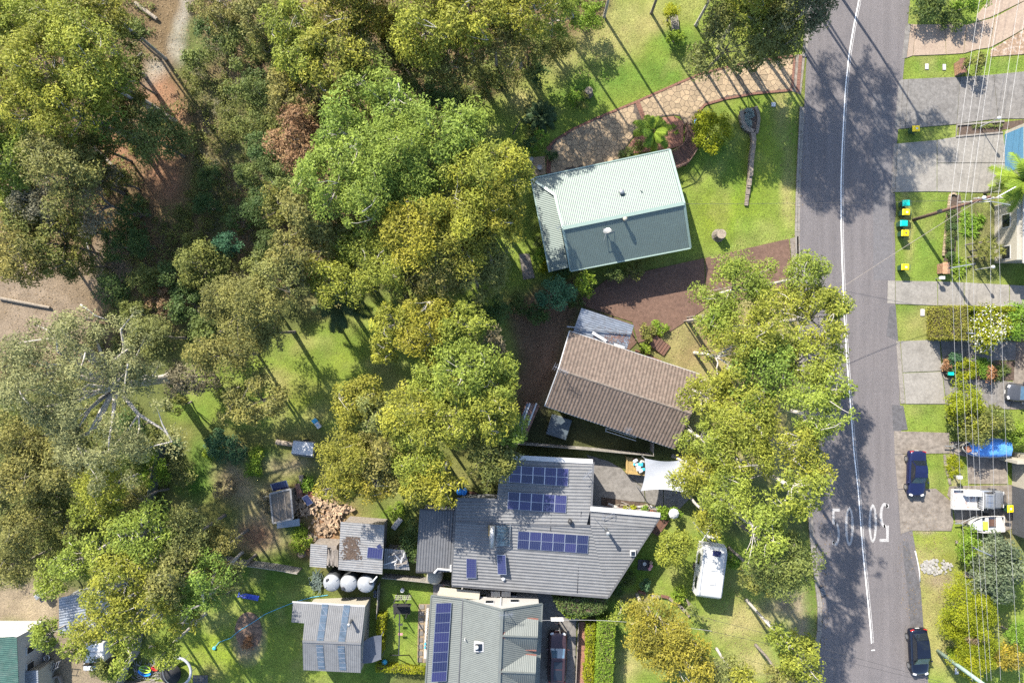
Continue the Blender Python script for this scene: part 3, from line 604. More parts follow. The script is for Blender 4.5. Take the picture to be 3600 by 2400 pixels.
def tree(px, py, r, typ, h, label, cat='tree', name=None, ry=None, den=1.0, group=None, leaf=None, trunk=True, cr=None, pale=None, low=-.42, shell=.42, tr=None, lean=(0, 0), zf=.62, f=D, limbs=None, mat2=None):
    if h > 5: r, ry, den = r * 1.13, (ry or r) * 1.13, den * 1.3
    sc = (HC - h * .82) / HC / KPX * (3600 / 2352 if f is D else 1); ry = ry or r
    rx_, ry_ = r * sc, ry * sc; cx, cy = f(px, py, h * .82); rm = (rx_ + ry_) / 2
    rz = min(h * .42, max(.35 * h if h < 4 else 0, zf * rm + .4)); cz = h - rz * .95
    bx, by = cx + lean[0], cy + lean[1]
    name = name or ('gum_tree' if h > 5 else 'shrub')
    t = thing(name, label, cat, (bx, by, 0), group=group)
    cr = cr or min(.95, max(.26, .24 * rm + .12)); l0, w0 = leaf or ((.27, .115) if h > 5 else (.19, .11)); vs_ = random.uniform(.8, 1.2); l0, w0 = l0 * vs_, w0 * vs_
    nc = int(den * 1.75 * rx_ * ry_ * math.pi / (cr * cr * 2.1)) + 6; nl = int(.92 * math.pi * cr * cr / (l0 * w0 * .5))
    C, crs, idx, P, q = crown_points(np.array([cx, cy, cz]), (rx_ - cr * .45, ry_ - cr * .45, rz), nc, cr, nl, shell, low)
    P[:, 2] = np.maximum(P[:, 2], .08)
    V = leaf_arrays(P, q, len(P), l0, w0)
    ct = np.clip(rng.normal(.28, .26, len(C)), 0, 1); tint = (np.clip(ct[idx] + rng.normal(0, .16, len(P)), 0, 1), np.clip(rng.normal(.55, .3, len(P)), 0, 1))
    leaf_mesh('crown', V, tint, 'leaf_' + typ, t); LEAVES[0] += len(P)
    if mat2:      # a second kind of leaf or blossom on top of some clumps
        s = rng.random(len(P)) < mat2[1]; V2 = leaf_arrays(P[s] + np.array([0, 0, .05]), q[s], int(s.sum()), l0 * .8, l0 * .7); leaf_mesh('blossom', V2, (tint[0][s], tint[1][s]), 'leaf_' + mat2[0], t)
    if trunk:
        m = MB(); tr = tr or .011 * h + .04; fz = max(.25 * h, cz - rz * .75) if h > 5 else .2 * h
        fork = Vector((bx + (cx - bx) * .6 + random.uniform(-.3, .3) * rm * .3, by + (cy - by) * .6 + random.uniform(-.3, .3) * rm * .3, fz)); base = Vector((bx, by, -.1))
        mid = base.lerp(fork, .5) + Vector((random.uniform(-.15, .15), random.uniform(-.15, .15), 0))
        m.tube([base, base + Vector((0, 0, .3)), mid, fork], [tr * 1.5, tr * 1.1, tr * .9, tr * .72], 7)
        nlmb = limbs or (5 if h < 6 else 7); order = rng.permutation(len(C)); used = []
        for k in range(min(nlmb, len(C))):
            e = Vector(C[order[k]]); g = fork.lerp(e, .5) + Vector((0, 0, (e.z - fork.z) * .12)) + Vector((random.uniform(-.35, .35), random.uniform(-.35, .35), 0)) * rm * .25
            e2 = e + Vector((0, 0, .15)); g1 = fork.lerp(g, .5) + Vector((random.uniform(-.1, .1), random.uniform(-.1, .1), .1)) * rm * .4
            m.tube([fork - Vector((0, 0, tr)), g1, g, g.lerp(e2, .55) + Vector((random.uniform(-.1, .1) * rm, random.uniform(-.1, .1) * rm, .1)), e2], [tr * .6, tr * .46, tr * .32, tr * .2, .022], 5, False); used.append((g1, g, e2))
        if h > 5 and used:
            for k in order[nlmb:nlmb + min(len(C), 34)]:
                e = Vector(C[k]); b = min((u for g in used for u in g), key=lambda u: (u - e).length + (2 if u.z > e.z else 0)); g = b.lerp(e, .5) + Vector((random.uniform(-.2, .2), random.uniform(-.2, .2), random.uniform(0, .2))); m.tube([b, g, e + Vector((0, 0, .1))], [tr * .2, tr * .14, .015], 4, False)
        m.build('trunk', 'bark_pale' if (pale if pale is not None else typ in 'YGWSN') else 'bark_grey', t, True)
    return t
def zone(desc, grp, rows, cat='tree', name=None, **kw):
    """rows of (x, y, r, kind, height[, extra]); each labelled by its look and its place among its kind in this zone"""
    kinds = {}
    for q in rows: kinds.setdefault(q[3], []).append(q)
    for k, qs in kinds.items():
        qs.sort(key=lambda q: q[0])
        for i, q in enumerate(qs):
            nm = TN[k] if cat == 'tree' or 'tree' not in TN[k] else TN[k].replace('gum tree', 'bush')
            lab = f'{nm} {desc}' if len(qs) == 1 else f'{nth(i, len(qs))} {nm} {desc}' if len(qs) > 2 else f'{("left-hand", "right-hand")[i]} {nm} {desc}'
            ex = dict(kw); ex.update(q[5] if len(q) > 5 else {})
            tree(q[0], q[1], q[2], k, q[4], lab, cat, name or (None if 'gum' in TN[k] or q[4] > 5 else 'shrub'), group=grp, **ex)
zone('in the forest above the gully, top corner', 'forest trees in the top corner', [(55, 45, 72, 'Y', 12), (165, 55, 80, 'Y', 13), (250, 30, 52, 'N', 11), (95, 150, 78, 'Y', 13), (205, 150, 78, 'S', 13.5), (50, 250, 62, 'S', 11), (165, 250, 74, 'Y', 12), (250, 190, 50, 'S', 11), (240, 275, 42, 'G', 9), (-40, 120, 70, 'Y', 12), (-30, 330, 60, 'G', 11)])
zone('at the edge of the shaded gully', 'trees beside the gully', [(338, 312, 68, 'K', 8, dict(den=.8)), (140, 390, 82, 'O', 11), (28, 375, 50, 'G', 10), (225, 465, 62, 'X', 8, dict(den=.42)), (55, 490, 60, 'K', 8), (35, 580, 70, 'O', 9, dict(den=.8)), (120, 560, 66, 'K', 8, dict(den=.7)), (95, 465, 50, 'X', 9, dict(den=.5)), (165, 600, 45, 'K', 6, dict(den=.6)), (300, 480, 45, 'D', 4, dict(den=.6))])
zone('lining the gully below the tall gums', 'dark shrubs lining the gully', [(505, 30, 45, 'O', 6, dict(den=.7)), (470, 65, 36, 'D', 3.5), (545, 95, 50, 'K', 5), (560, 180, 48, 'D', 5), (605, 215, 46, 'D', 5), (585, 275, 42, 'K', 4), (600, 335, 44, 'D', 4.5), (570, 400, 40, 'D', 4), (590, 470, 45, 'D', 4.5), (520, 560, 32, 'T', 4), (620, 560, 40, 'D', 4), (455, 610, 52, 'K', 6, dict(den=.8)), (420, 700, 40, 'D', 4), (440, 130, 28, 'K', 2.5), (470, 470, 30, 'D', 2.5), (540, 500, 34, 'D', 3), (600, 620, 45, 'K', 5), (640, 120, 42, 'K', 6)])
zone('in the forest along the top edge', 'forest trees along the top edge', [(675, 60, 55, 'Y', 11), (690, 130, 55, 'Y', 11), (655, 215, 46, 'O', 8), (780, 40, 72, 'N', 12), (765, 140, 72, 'N', 12), (860, 25, 55, 'N', 11, dict(den=.7)), (850, 140, 62, 'O', 10), (975, 60, 78, 'Y', 13), (1075, 50, 72, 'Y', 13), (1030, 130, 62, 'O', 10), (1140, 95, 66, 'O', 11), (1200, 40, 56, 'Y', 12), (1270, 25, 56, 'G', 9), (700, 185, 40, 'N', 9), (930, 130, 45, 'O', 8), (1215, 110, 50, 'K', 6), (1000, -50, 70, 'Y', 13), (1150, -60, 70, 'Y', 13), (820, -50, 70, 'N', 13)])
zone('on the forest edge beside the top lawn', 'shrubs on the forest edge', [(1340, 22, 50, 'L', 4), (1010, 195, 56, 'D', 4.5), (1085, 185, 50, 'K', 4), (920, 205, 50, 'D', 5), (1010, 240, 46, 'T', 3.5), (940, 265, 46, 'K', 4), (1060, 235, 36, 'D', 2), (1150, 150, 44, 'K', 4), (1280, 85, 44, 'K', 4), (1230, 160, 32, 'D', 2.5), (880, 280, 40, 'K', 4)], cat='shrub')
zone('in the clump of green gums mid-forest', 'green gums in the middle', [(850, 200, 58, 'G', 12), (905, 255, 66, 'G', 13), (790, 295, 66, 'G', 12), (835, 365, 78, 'G', 14), (925, 365, 82, 'G', 14), (1010, 325, 78, 'G', 13), (1070, 300, 50, 'G', 11), (755, 415, 74, 'G', 13), (850, 455, 76, 'G', 13), (940, 445, 66, 'G', 12), (715, 490, 62, 'O', 11), (660, 415, 40, 'K', 6), (1085, 370, 40, 'G', 11)])
zone('between the green gums and the mint roof', 'yellow gums west of the mint roof', [(1105, 405, 72, 'Y', 13), (1165, 400, 56, 'Y', 12), (1030, 480, 76, 'Y', 13), (1130, 490, 72, 'Y', 12), (960, 540, 74, 'Y', 13), (1050, 565, 74, 'N', 12), (1125, 580, 56, 'O', 10), (880, 595, 66, 'S', 11), (1000, 640, 66, 'O', 11), (1085, 640, 56, 'O', 10), (800, 560, 50, 'S', 9), (780, 490, 50, 'O', 10), (930, 640, 50, 'O', 9)])
tree(682, 318, 60, 'R', 9, 'red-brown leaved tree left of the bright green gums', ry=82, group='trees beside the gully', name='bronze_tree', pale=False, den=1.1)
tree(362, 700, 58, 'B', 3.2, 'dry reddish-brown shrub at the lower end of the gully', 'shrub', ry=40, den=.6)
zone('between the gully and the back lawn', 'olive trees above the back lawn', [(560, 705, 88, 'O', 10, dict(ry=70)), (650, 640, 62, 'O', 10), (683, 585, 56, 'O', 10), (345, 775, 52, 'O', 8), (515, 815, 85, 'O', 9, dict(ry=42)), (425, 870, 48, 'X', 7, dict(den=.8)), (585, 920, 72, 'O', 8, dict(ry=60)), (515, 895, 30, 'K', 4, dict(den=.6)), (760, 640, 55, 'S', 9, dict(den=.8)), (820, 650, 45, 'S', 9, dict(den=.7)), (620, 760, 40, 'O', 8, dict(den=.6)), (400, 930, 28, 'K', 4), (470, 760, 40, 'K', 5)])
tree(205, 888, 188, 'W', 14.5, 'huge spreading grey-green gum with bare white branches, far left', name='gum_tree', ry=186, den=.66, limbs=26, tr=.42, shell=.55, low=-.05, zf=.42)
zone('in the thicket below the huge spreading gum', 'trees in the lower-left thicket', [(50, 1010, 58, 'O', 9), (20, 905, 36, 'D', 5), (20, 960, 40, 'K', 5), (60, 1085, 62, 'O', 9), (150, 1065, 66, 'O', 9), (250, 1110, 56, 'Y', 10), (300, 1045, 46, 'D', 5), (345, 1080, 40, 'L', 4), (110, 1150, 50, 'K', 6), (45, 1210, 54, 'O', 8), (30, 1300, 46, 'O', 7, dict(den=.7)), (150, 1220, 50, 'K', 6), (130, 1320, 46, 'G', 7), (185, 1280, 46, 'G', 9), (215, 1170, 40, 'S', 8), (320, 1150, 34, 'O', 6, dict(den=.6)), (-20, 1120, 50, 'O', 8), (300, 980, 40, 'D', 4)])
zone('over the bottom-left back yards', 'gums over the bottom-left yards', [(330, 1235, 66, 'G', 11), (430, 1235, 62, 'O', 9, dict(den=.8)), (500, 1265, 44, 'O', 8, dict(den=.7)), (280, 1335, 66, 'S', 12), (320, 1400, 60, 'S', 12, dict(den=.7)), (400, 1330, 66, 'O', 11), (465, 1340, 60, 'G', 10), (220, 1430, 40, 'S', 10, dict(den=.7)), (290, 1465, 48, 'S', 10, dict(den=.7)), (380, 1490, 34, 'S', 9), (105, 1460, 34, 'S', 6, dict(den=.8)), (430, 1410, 34, 'S', 9, dict(den=.7)), (255, 1260, 50, 'G', 10), (520, 1330, 40, 'O', 8, dict(den=.7)), (185, 1470, 34, 'S', 9, dict(den=.8))], den=.85)
zone('in the back lawn beside the tiled house', 'gums on the back lawn', [(905, 740, 48, 'Y', 10), (985, 735, 62, 'Y', 11), (1062, 745, 52, 'S', 11), (955, 790, 40, 'Y', 10, dict(den=.7)), (1065, 850, 70, 'G', 12), (1120, 890, 62, 'G', 11), (1165, 850, 30, 'G', 9), (1000, 885, 56, 'S', 10), (945, 965, 68, 'S', 11), (1050, 955, 66, 'S', 11), (1135, 945, 62, 'S', 11), (820, 920, 54, 'N', 9), (870, 960, 44, 'O', 9), (1170, 980, 40, 'G', 9), (1125, 800, 36, 'X', 9, dict(den=.35)), (885, 800, 34, 'Y', 9, dict(den=.7))])
zone('beside the brown driveway hedge', 'bushes by the brown driveway', [(1144, 718, 32, 'D', 4), (1085, 712, 32, 'D', 3.5), (1275, 668, 44, 'T', 4.5), (1348, 650, 28, 'L', 3.5), (1415, 632, 30, 'D', 2.5, dict(ry=16)), (1460, 622, 22, 'K', 2), (1235, 720, 30, 'D', 2), (1190, 700, 26, 'D', 2), (1320, 690, 20, 'D', 1.5)], cat='shrub')
zone('behind the grey roof with solar panels', 'gums behind the grey house', [(795, 1045, 66, 'N', 9), (870, 1040, 58, 'O', 9), (780, 1115, 48, 'N', 8), (955, 1035, 66, 'S', 10), (1005, 1105, 56, 'Y', 10), (1120, 1050, 58, 'K', 9), (910, 1085, 36, 'O', 8), (860, 1110, 44, 'N', 8), (1165, 1050, 34, 'O', 8), (960, 1115, 40, 'Y', 9)])
zone('in the big canopy beside the road', 'street trees beside the road', [(1700, 668, 82, 'S', 11), (1640, 730, 52, 'S', 10), (1842, 635, 48, 'S', 11), (1875, 735, 68, 'S', 12), (1770, 745, 80, 'S', 12), (1665, 815, 70, 'S', 11), (1850, 830, 74, 'S', 12), (1760, 860, 78, 'G', 12), (1630, 905, 54, 'S', 10), (1720, 960, 78, 'S', 12), (1860, 950, 60, 'S', 15), (1620, 1005, 56, 'G', 11), (1700, 1040, 70, 'S', 12), (1830, 1030, 62, 'S', 15), (1600, 1085, 58, 'S', 10), (1680, 1130, 70, 'S', 12), (1815, 1120, 62, 'S', 16), (1635, 1185, 40, 'S', 9), (1745, 1215, 62, 'G', 15), (1785, 1275, 72, 'K', 14, dict(den=1.1)), (1740, 1320, 44, 'K', 9), (1900, 700, 36, 'S', 11), (1895, 890, 36, 'S', 13)], den=.72)
zone('beside the white caravan', 'bushes beside the caravan', [(1552, 1262, 52, 'S', 5), (1440, 1415, 40, 'S', 4.5), (1690, 1290, 22, 'L', 2)], cat='tree', name='garden_tree')
zone('overhanging the bottom verge', 'gums at the bottom edge', [(1500, 1440, 66, 'N', 9), (1560, 1500, 74, 'N', 9), (1640, 1550, 50, 'O', 8, dict(den=.8)), (1785, 1455, 28, 'S', 9), (1838, 1510, 48, 'S', 9), (1700, 1570, 44, 'S', 8), (1590, 1395, 18, 'K', 3, dict(den=.5)), (1800, 1560, 40, 'O', 8)])
zone('leaning over the road at the top', 'trees at the top of the road', [(1680, 85, 76, 'O', 9), (1780, 65, 66, 'O', 9), (1845, 15, 66, 'U', 11), (1730, 130, 40, 'K', 5), (1720, 10, 62, 'S', 10), (1780, 110, 40, 'K', 6)])
zone('just outside the top of the view', 'trees above the view', [(1690, -100, 70, 'S', 14), (1790, -95, 74, 'S', 15), (1880, -85, 78, 'S', 15), (1975, -120, 70, 'S', 16), (1780, -240, 74, 'S', 15), (1885, -250, 76, 'S', 16), (1995, -260, 70, 'S', 16), (1810, -390, 76, 'S', 16), (1920, -410, 76, 'S', 16), (2090, -190, 60, 'O', 14), (1560, -120, 66, 'O', 13), (1430, -110, 66, 'Y', 13), (1300, -100, 66, 'Y', 13)], den=.62, tr=.13)
zone('in the dense bush left of the gully', 'trees in the left bush', [(95, 330, 55, 'G', 9), (215, 330, 48, 'K', 7), (20, 300, 40, 'S', 9), (290, 170, 36, 'K', 6), (300, 80, 34, 'K', 6), (300, 240, 36, 'K', 6), (200, 400, 40, 'O', 7), (260, 410, 34, 'K', 5), (20, 440, 44, 'G', 8), (100, 520, 40, 'O', 7), (180, 520, 40, 'K', 5), (250, 560, 36, 'D', 4), (320, 560, 36, 'D', 3.5), (330, 640, 40, 'K', 4), (250, 660, 44, 'D', 4), (400, 640, 40, 'D', 4), (290, 720, 40, 'K', 4), (480, 400, 30, 'D', 3), (430, 560, 34, 'K', 3), (500, 660, 36, 'D', 4), (640, 300, 34, 'K', 5), (630, 380, 40, 'D', 5), (640, 480, 38, 'K', 6), (700, 250, 40, 'O', 8), (740, 230, 40, 'O', 9), (600, 30, 46, 'O', 8), (620, 80, 40, 'K', 6), (910, 100, 46, 'N', 9), (890, 60, 40, 'N', 9)])
# ------------------------------------------------------------------ buildings
def plane_z(pts):
    a, b, c = (Vector(p) for p in pts[:3]); n = (b - a).cross(c - a)
    return (lambda x, y: a.z - (n.x * (x - a.x) + n.y * (y - a.y)) / n.z), (n.normalized() if n.z > 0 else -n.normalized())
def ribbed(m, pts, rib, pitch=.15, depth=.022, prof='tri', thick=.03):
    """ribbed metal sheet over a flat polygon; rib: 2-d direction of the ribs"""
    zf, n = plane_z(pts); r = Vector(rib).normalized(); u = Vector((-r.y, r.x)); P = [(u.x * p[0] + u.y * p[1], r.x * p[0] + r.y * p[1]) for p in pts]
    u0 = min(p[0] for p in P); u1 = max(p[0] for p in P); sm = set(round(p[0], 5) for p in P); k = 0
    st = pitch / (2 if prof == 'tri' else 4)
    while u0 + k * st < u1: sm.add(round(u0 + k * st, 5)); k += 1
    sm = sorted(sm)
    def hgt(x):
        t = ((x - u0) / pitch) % 1
        return (abs(t - .5) * 2 if prof == 'tri' else (1 if t < .26 else 0 if .3 < t < .96 else .5)) * depth
    def cuts(x):
        o = []
        for i in range(len(P)):
            a, b = P[i - 1], P[i]
            if (a[0] <= x) != (b[0] <= x): o.append(a[1] + (b[1] - a[1]) * (x - a[0]) / (b[0] - a[0]))
        return sorted(o)
    def w3(x, v, h): X = u.x * x + r.x * v; Y = u.y * x + r.y * v; return (X, Y, zf(X, Y) + h)
    for a, b in zip(sm, sm[1:]):
        if b - a < 1e-4: continue
        e = min(1e-4, (b - a) * .2); ca, cb = cuts(a + e), cuts(b - e)
        for j in range(0, min(len(ca), len(cb)) - 1, 2):
            ha, hb = hgt(a + e), hgt(b - e)
            m.add([w3(a, ca[j], ha), w3(b, cb[j], hb), w3(b, cb[j + 1], hb), w3(a, ca[j + 1], ha)], [(0, 1, 2, 3)])
    q = [(p[0], p[1], zf(p[0], p[1]) - .004) for p in pts]; m.slab3(q, thick)
    return zf, n
def roof(parent, f, pts, rib, matn, pitch=.15, depth=.022, prof='tri', name='roof', fl=None):
    """pts: (x, y, height) on the plan sheet; rib = two indices giving the rib direction"""
    w3 = [P3(f, *p) for p in pts]; a, b = w3[rib[0]], w3[rib[1]]; m = MB()
    zf, n = ribbed(m, w3, (b[0] - a[0], b[1] - a[1]), pitch, depth, prof); m.build(name, matn, parent); return zf, n, w3
def inset(poly, d):
    a = sum(poly[i - 1][0] * poly[i][1] - poly[i][0] * poly[i - 1][1] for i in range(len(poly)))
    if a < 0: poly = poly[::-1]
    out = []; n = len(poly)
    for i in range(n):
        p, q, r = (Vector(poly[(i + k) % n]) for k in (-1, 0, 1)); d1 = (q - p).normalized(); d2 = (r - q).normalized()
        n1 = Vector((-d1.y, d1.x)); n2 = Vector((-d2.y, d2.x)); bs = n1 + n2; s = d / max(.3, 1 + n1.dot(n2)) ; out.append(tuple(q + bs * s))
    return out
def cap(m, a, b, w=.24, t=.05):
    a, b = Vector(a), Vector(b); d = b - a; L = d.length; c = (a + b) / 2; m.box((c.x, c.y, c.z + .03), (L, w, t), math.atan2(d.y, d.x), 0, -math.asin(d.z / L))
def walls(parent, poly, h, matn, d=.4, name='wall', z0=-.1): return MB().prism(inset(poly, d), z0, h).build(name, matn, parent)
def vent(parent, p, r=.17, matn='galv', h=.45, name='roof_vent'):
    MB().lathe([(r * .7, -.15), (r * .7, h * .5), (r, h * .55), (r * 1.05, h * .8), (r * .7, h), (.02, h * 1.06)], p, 14).build(name, matn, parent, True)
def antenna(parent, base, h, boom, n=7, ang=0, name='antenna'):
    m = MB(); b = Vector(base); t = b + Vector((0, 0, h)); m.tube([b, t], .025, 6); d = Vector((math.cos(ang), math.sin(ang), 0)); q = Vector((-d.y, d.x, 0))
    m.tube([t - d * boom / 2, t + d * boom / 2], .018, 4)
    for i in range(n): c = t + d * boom * (i / (n - 1) - .5); L = .34 - .14 * i / n; m.tube([c - q * L, c + q * L], .011, 4)
    m.build(name, 'alloy', parent)
# --- house with the pale mint ribbed roof
A = thing('mint_roof_house', 'house with pale mint ribbed metal roof below the crazy paved drive', 'house', (*c1(1100, 900), 0))
EN, ER, EM = 3.0, 4.95, 3.55
zN, nN, wN = roof(A, c1, [(215, 465, EN), (1737, 145, EN), (1897, 737, ER), (560, 1012, ER), (470, 640, 3.72)], (1, 2), 'roof_mint', .165, .024)
zS, nS, wS = roof(A, c1, [(560, 1012, ER), (1897, 737, ER), (1966, 1228, EN), (650, 1480, EN)], (1, 2), 'roof_mint', .165, .024)
zV, nV, wV = roof(A, c1, [(215, 468, EN - .02), (466, 642, 3.5), (622, 1445, 3.3), (415, 1492, 2.75)], (2, 3), 'roof_mint', .165, .024, name='verandah_roof')
m = MB(); cap(m, P3(c1, 560, 1012, ER), P3(c1, 1897, 737, ER), .3)
for a, b in (((1737, 145, EN), (1897, 737, ER)), ((1897, 737, ER), (1966, 1228, EN)), ((470, 640, 3.72), (560, 1012, ER)), ((560, 1012, ER), (650, 1480, EN)), ((215, 465, EN), (468, 640, 3.68))): cap(m, P3(c1, *a), P3(c1, *b), .22)
m.build('ridge_capping', 'mint_trim', A)
m = MB()
for a, b in (((215, 462, EN), (1737, 142, EN)), ((1966, 1232, EN), (650, 1484, EN)), ((210, 470, EN - .1), (411, 1494, 2.7))): cap(m, P3(c1, *a), P3(c1, *b), .12, .1)
m.build('gutter', 'mint_trim', A)
fA = [P3(c1, *a)[:2] for a in ((470, 400, EN), (1737, 145, EN), (1966, 1228, EN), (650, 1480, EN))]; walls(A, fA, EN - .1, 'wall_cream', .5)
m = MB()
for (a, b, c) in ((wN[1], wN[2], wS[2]), (wN[4], wN[3], wS[3])):
    cx = Vector((sum(p[0] for p in fA) / 4, sum(p[1] for p in fA) / 4, 3.5)); pts = [Vector(p) + (cx - Vector(p)) * .06 for p in (a, b, c)]
    for p in pts: p.z -= .12
    m.add([pts[0], pts[1], pts[2]], [(0, 1, 2)])
m.build('gable_wall', 'wall_cream', A)
for (x, y) in ((420, 1440), (240, 560), (300, 900)):
    p = P3(c1, x + 25, y, 2.8); MB().box((p[0], p[1], 1.35), (.1, .1, 2.7)).build('verandah_post', 'white_paint', A)
p = P3(c1, 1208, 612, 4.3); vent(A, (p[0], p[1], zN(p[0], p[1])), .24, 'galv', .4, 'whirly_vent')
p = P3(c1, 1240, 915, 5.0); MB().lathe([(.12, -.3), (.12, .5), (.2, .52), (.2, .6), (.05, .68)], (p[0], p[1], zS(p[0], p[1])), 14).build('flue', 'wall_cream', A, True)
p = P3(c1, 1418, 590, 4.3); MB().tube([(p[0], p[1], zN(p[0], p[1])), (p[0], p[1], zN(p[0], p[1]) + .35)], .05, 8).build('vent_pipe', 'white_paint', A)
p = P3(c1, 540, 1020, 5.0); antenna(A, (p[0], p[1], 4.6), 2.2, 1.0, 5, .5)
def dish(parent, p, r, az):
    m = MB(); c = Vector(p) + Vector((0, 0, .75)); ax = Vector((math.cos(az) * .62, math.sin(az) * .62, .6)).normalized(); u = ax.orthogonal().normalized(); v = ax.cross(u); vs = [c]; fs = []
    for k, rr in enumerate((.35, .7, 1)):
        for i in range(14): a = i * math.pi / 7; vs.append(c + (u * math.cos(a) + v * math.sin(a)) * r * rr + ax * (rr * rr * r * .25))
    for i in range(14):
        j = (i + 1) % 14; fs.append((0, 1 + i, 1 + j)); fs += [(1 + 14 * k + i, 1 + 14 * (k + 1) + i, 1 + 14 * (k + 1) + j, 1 + 14 * k + j) for k in (0, 1)]
    m.add(vs, fs); m.tube([c, Vector(p)], .03, 6); m.tube([c - u * r, c + ax * r * .9], .015, 4)
    for i in range(3): a = az + 2.1 * i + .4; m.tube([Vector(p) + Vector((0, 0, .05)), Vector(p) + Vector((math.cos(a) * .75, math.sin(a) * .75, .02))], .02, 4); m.tube([Vector(p) + Vector((0, 0, .55)), Vector(p) + Vector((math.cos(a) * .75, math.sin(a) * .75, .02))], .018, 4)
    m.build('satellite_dish', 'galv', parent)
p = P3(c1, 1040, 1060, 4.5); dish(A, (p[0], p[1], zS(p[0], p[1])), .38, 1.9)
# --- tiled house, every tile laid
Bh = thing('tiled_house', 'house with brown concrete tile gable roof beside the brown pebble driveway', 'house', (*e1(560, 540), 0))
BE, BR = 3.0, 4.55
bW, bE = Vector(P3(e1, 228, 446, BR)), Vector(P3(e1, 884, 663, BR)); ax = (bE - bW); ax.z = 0; BL = ax.length; ax.normalize(); pn = Vector((-ax.y, ax.x, 0))
def bside(x, y): q = Vector(P3(e1, x, y, BE)); return (q - bW).dot(pn)
vN = bside(275, 255); vS = -bside(155, 622)
cols = int(BL / .31); rows_ = {1: int(vN / .335), -1: int(vS / .335)}
def tile_mesh(L, w_, tilt):
    n = 4; vs = []; fs = []
    for k in (0, 1):
        for i in range(n + 1):
            u = (i / n - .5) * w_; z = .026 * math.cos((i / n - .5) * 2 * math.pi * 1.0) + .02; vs.append((u, k * L, z)); vs.append((u, k * L, z - .04 if k == 0 else z - .03))
    for i in range(n): fs.append((2 * i, 2 * i + 2, 2 * (n + 1) + 2 * i + 2, 2 * (n + 1) + 2 * i)); fs.append((2 * i + 1, 2 * i + 3, 2 * i + 2, 2 * i))
    return vs, fs
rb = bpy.data.objects.new('roof', None); COL.objects.link(rb); rb.parent = Bh; ORG[rb.name] = ORG[Bh.name]
tiles = []
for sgn, V in ((1, vN), (-1, vS)):
    slope = math.atan2(BR - BE, V); nr = rows_[sgn]
    for j in range(nr):
        for i in range(cols):
            v0 = V * (j + 1) / nr; pos = bW + ax * ((i + .5) * BL / cols) + pn * sgn * v0; pos.z = BR - (BR - BE) * (j + 1) / nr
            up = Vector((0, 0, 1)) * math.sin(slope) - pn * sgn * math.cos(slope); side = ax * (1 if sgn == -1 else -1)
            nrm = side.cross(up); mt = Matrix((side, up, nrm)).transposed(); tiles.append((sgn, i, j, pos, mt, V / nr / math.cos(slope)))
tv, tf = tile_mesh(1, BL / cols + .012, 0)
tme = None
pick = {(s, i, j) for (s, i, j, *_r) in tiles if s == -1 and 10 <= i < 32 and 2 <= j < 16}
pick = set(sorted(pick)[:300]); rest = MB()
for s_, i, j, pos, mt, L in tiles:
    jit = Matrix.Rotation(random.gauss(0, .008), 3, 'Z'); Lx = L * 1.1; dz = random.uniform(0, .008)
    if (s_, i, j) in pick:
        if tme is None:
            tme = bpy.data.meshes.new('roof_tile'); tme.from_pydata([(a, b * Lx, c) for a, b, c in tv], [], tf); tme.materials.append(M['roof_tile'])
        o = bpy.data.objects.new('roof_tile', tme); COL.objects.link(o); o.parent = rb
        o.matrix_local = Matrix.Translation(pos - Vector(ORG[Bh.name]) + Vector((0, 0, dz + .03))) @ (mt @ jit).to_4x4()
    else:
        k = mt @ jit; rest.add([tuple(k @ Vector((a, b * Lx, c)) + pos + Vector((0, 0, dz + .03))) for a, b, c in tv], tf)
tag(rest.build('roof_tiles', 'roof_tile_mass', rb), kind='stuff')
m = MB(); z0 = lambda u, v, z: tuple(bW + ax * u + pn * v + Vector((0, 0, z - BR)))
m.add([z0(0, vN, BE), z0(BL, vN, BE), z0(BL, 0, BR), z0(0, 0, BR), z0(0, -vS, BE), z0(BL, -vS, BE)], [(0, 1, 2, 3), (3, 2, 5, 4)]); m.build('sarking', 'black', rb)
n = int(BL / .4)
for i in range(n):
    c = bW + ax * (i + .5) * BL / n; mm = MB(); mm.tube([c - ax * (BL / n / 2 + .02) - Vector((0, 0, .03)), c + ax * (BL / n / 2 - .01) - Vector((0, 0, .05))], [.14, .12], 8); mm.build('ridge_tile', 'ridge_tile', rb)
fB = [z0(0, vN, 0)[:2], z0(BL, vN, 0)[:2], z0(BL, -vS, 0)[:2], z0(0, -vS, 0)[:2]]; walls(Bh, fB, BE - .08, 'wall_brick', .55)
m = MB(); m.add([z0(.5, vN - .5, BE - .1), z0(.5, 0, BR - .14), z0(.5, -vS + .5, BE - .1)], [(0, 1, 2)]); m.add([z0(BL - .5, vN - .5, BE - .1), z0(BL - .5, 0, BR - .14), z0(BL - .5, -vS + .5, BE - .1)], [(0, 1, 2)]); m.build('gable_wall', 'wall_brick', Bh)
m = MB()
for v in (vN, -vS): cap(m, z0(0, v, BE - .1), z0(BL, v, BE - .1), .12, .1)
m.build('gutter', 'white_paint', Bh)
m = MB(); cap(m, z0(-.02, vN, BE), z0(-.02, 0, BR), .09, .1); cap(m, z0(-.02, -vS, BE), z0(-.02, 0, BR), .09, .1); m.build('barge_board', 'white_paint', Bh)
antenna(Bh, z0(.1, .1, BR - .2), 1.6, 1.3, 8, -.45); p = P3(e1, 572, 742, 3.9); antenna(Bh, (p[0], p[1], 3.2), .9, .55, 5, .4)
p = z0(2, -vS + .02, 2); m = MB()
for k in range(2): m.tube([P3(e1, 462, 735 + 14 * k, 2.3), P3(e1, 610, 782 + 14 * k, 2.3)], .03, 5)
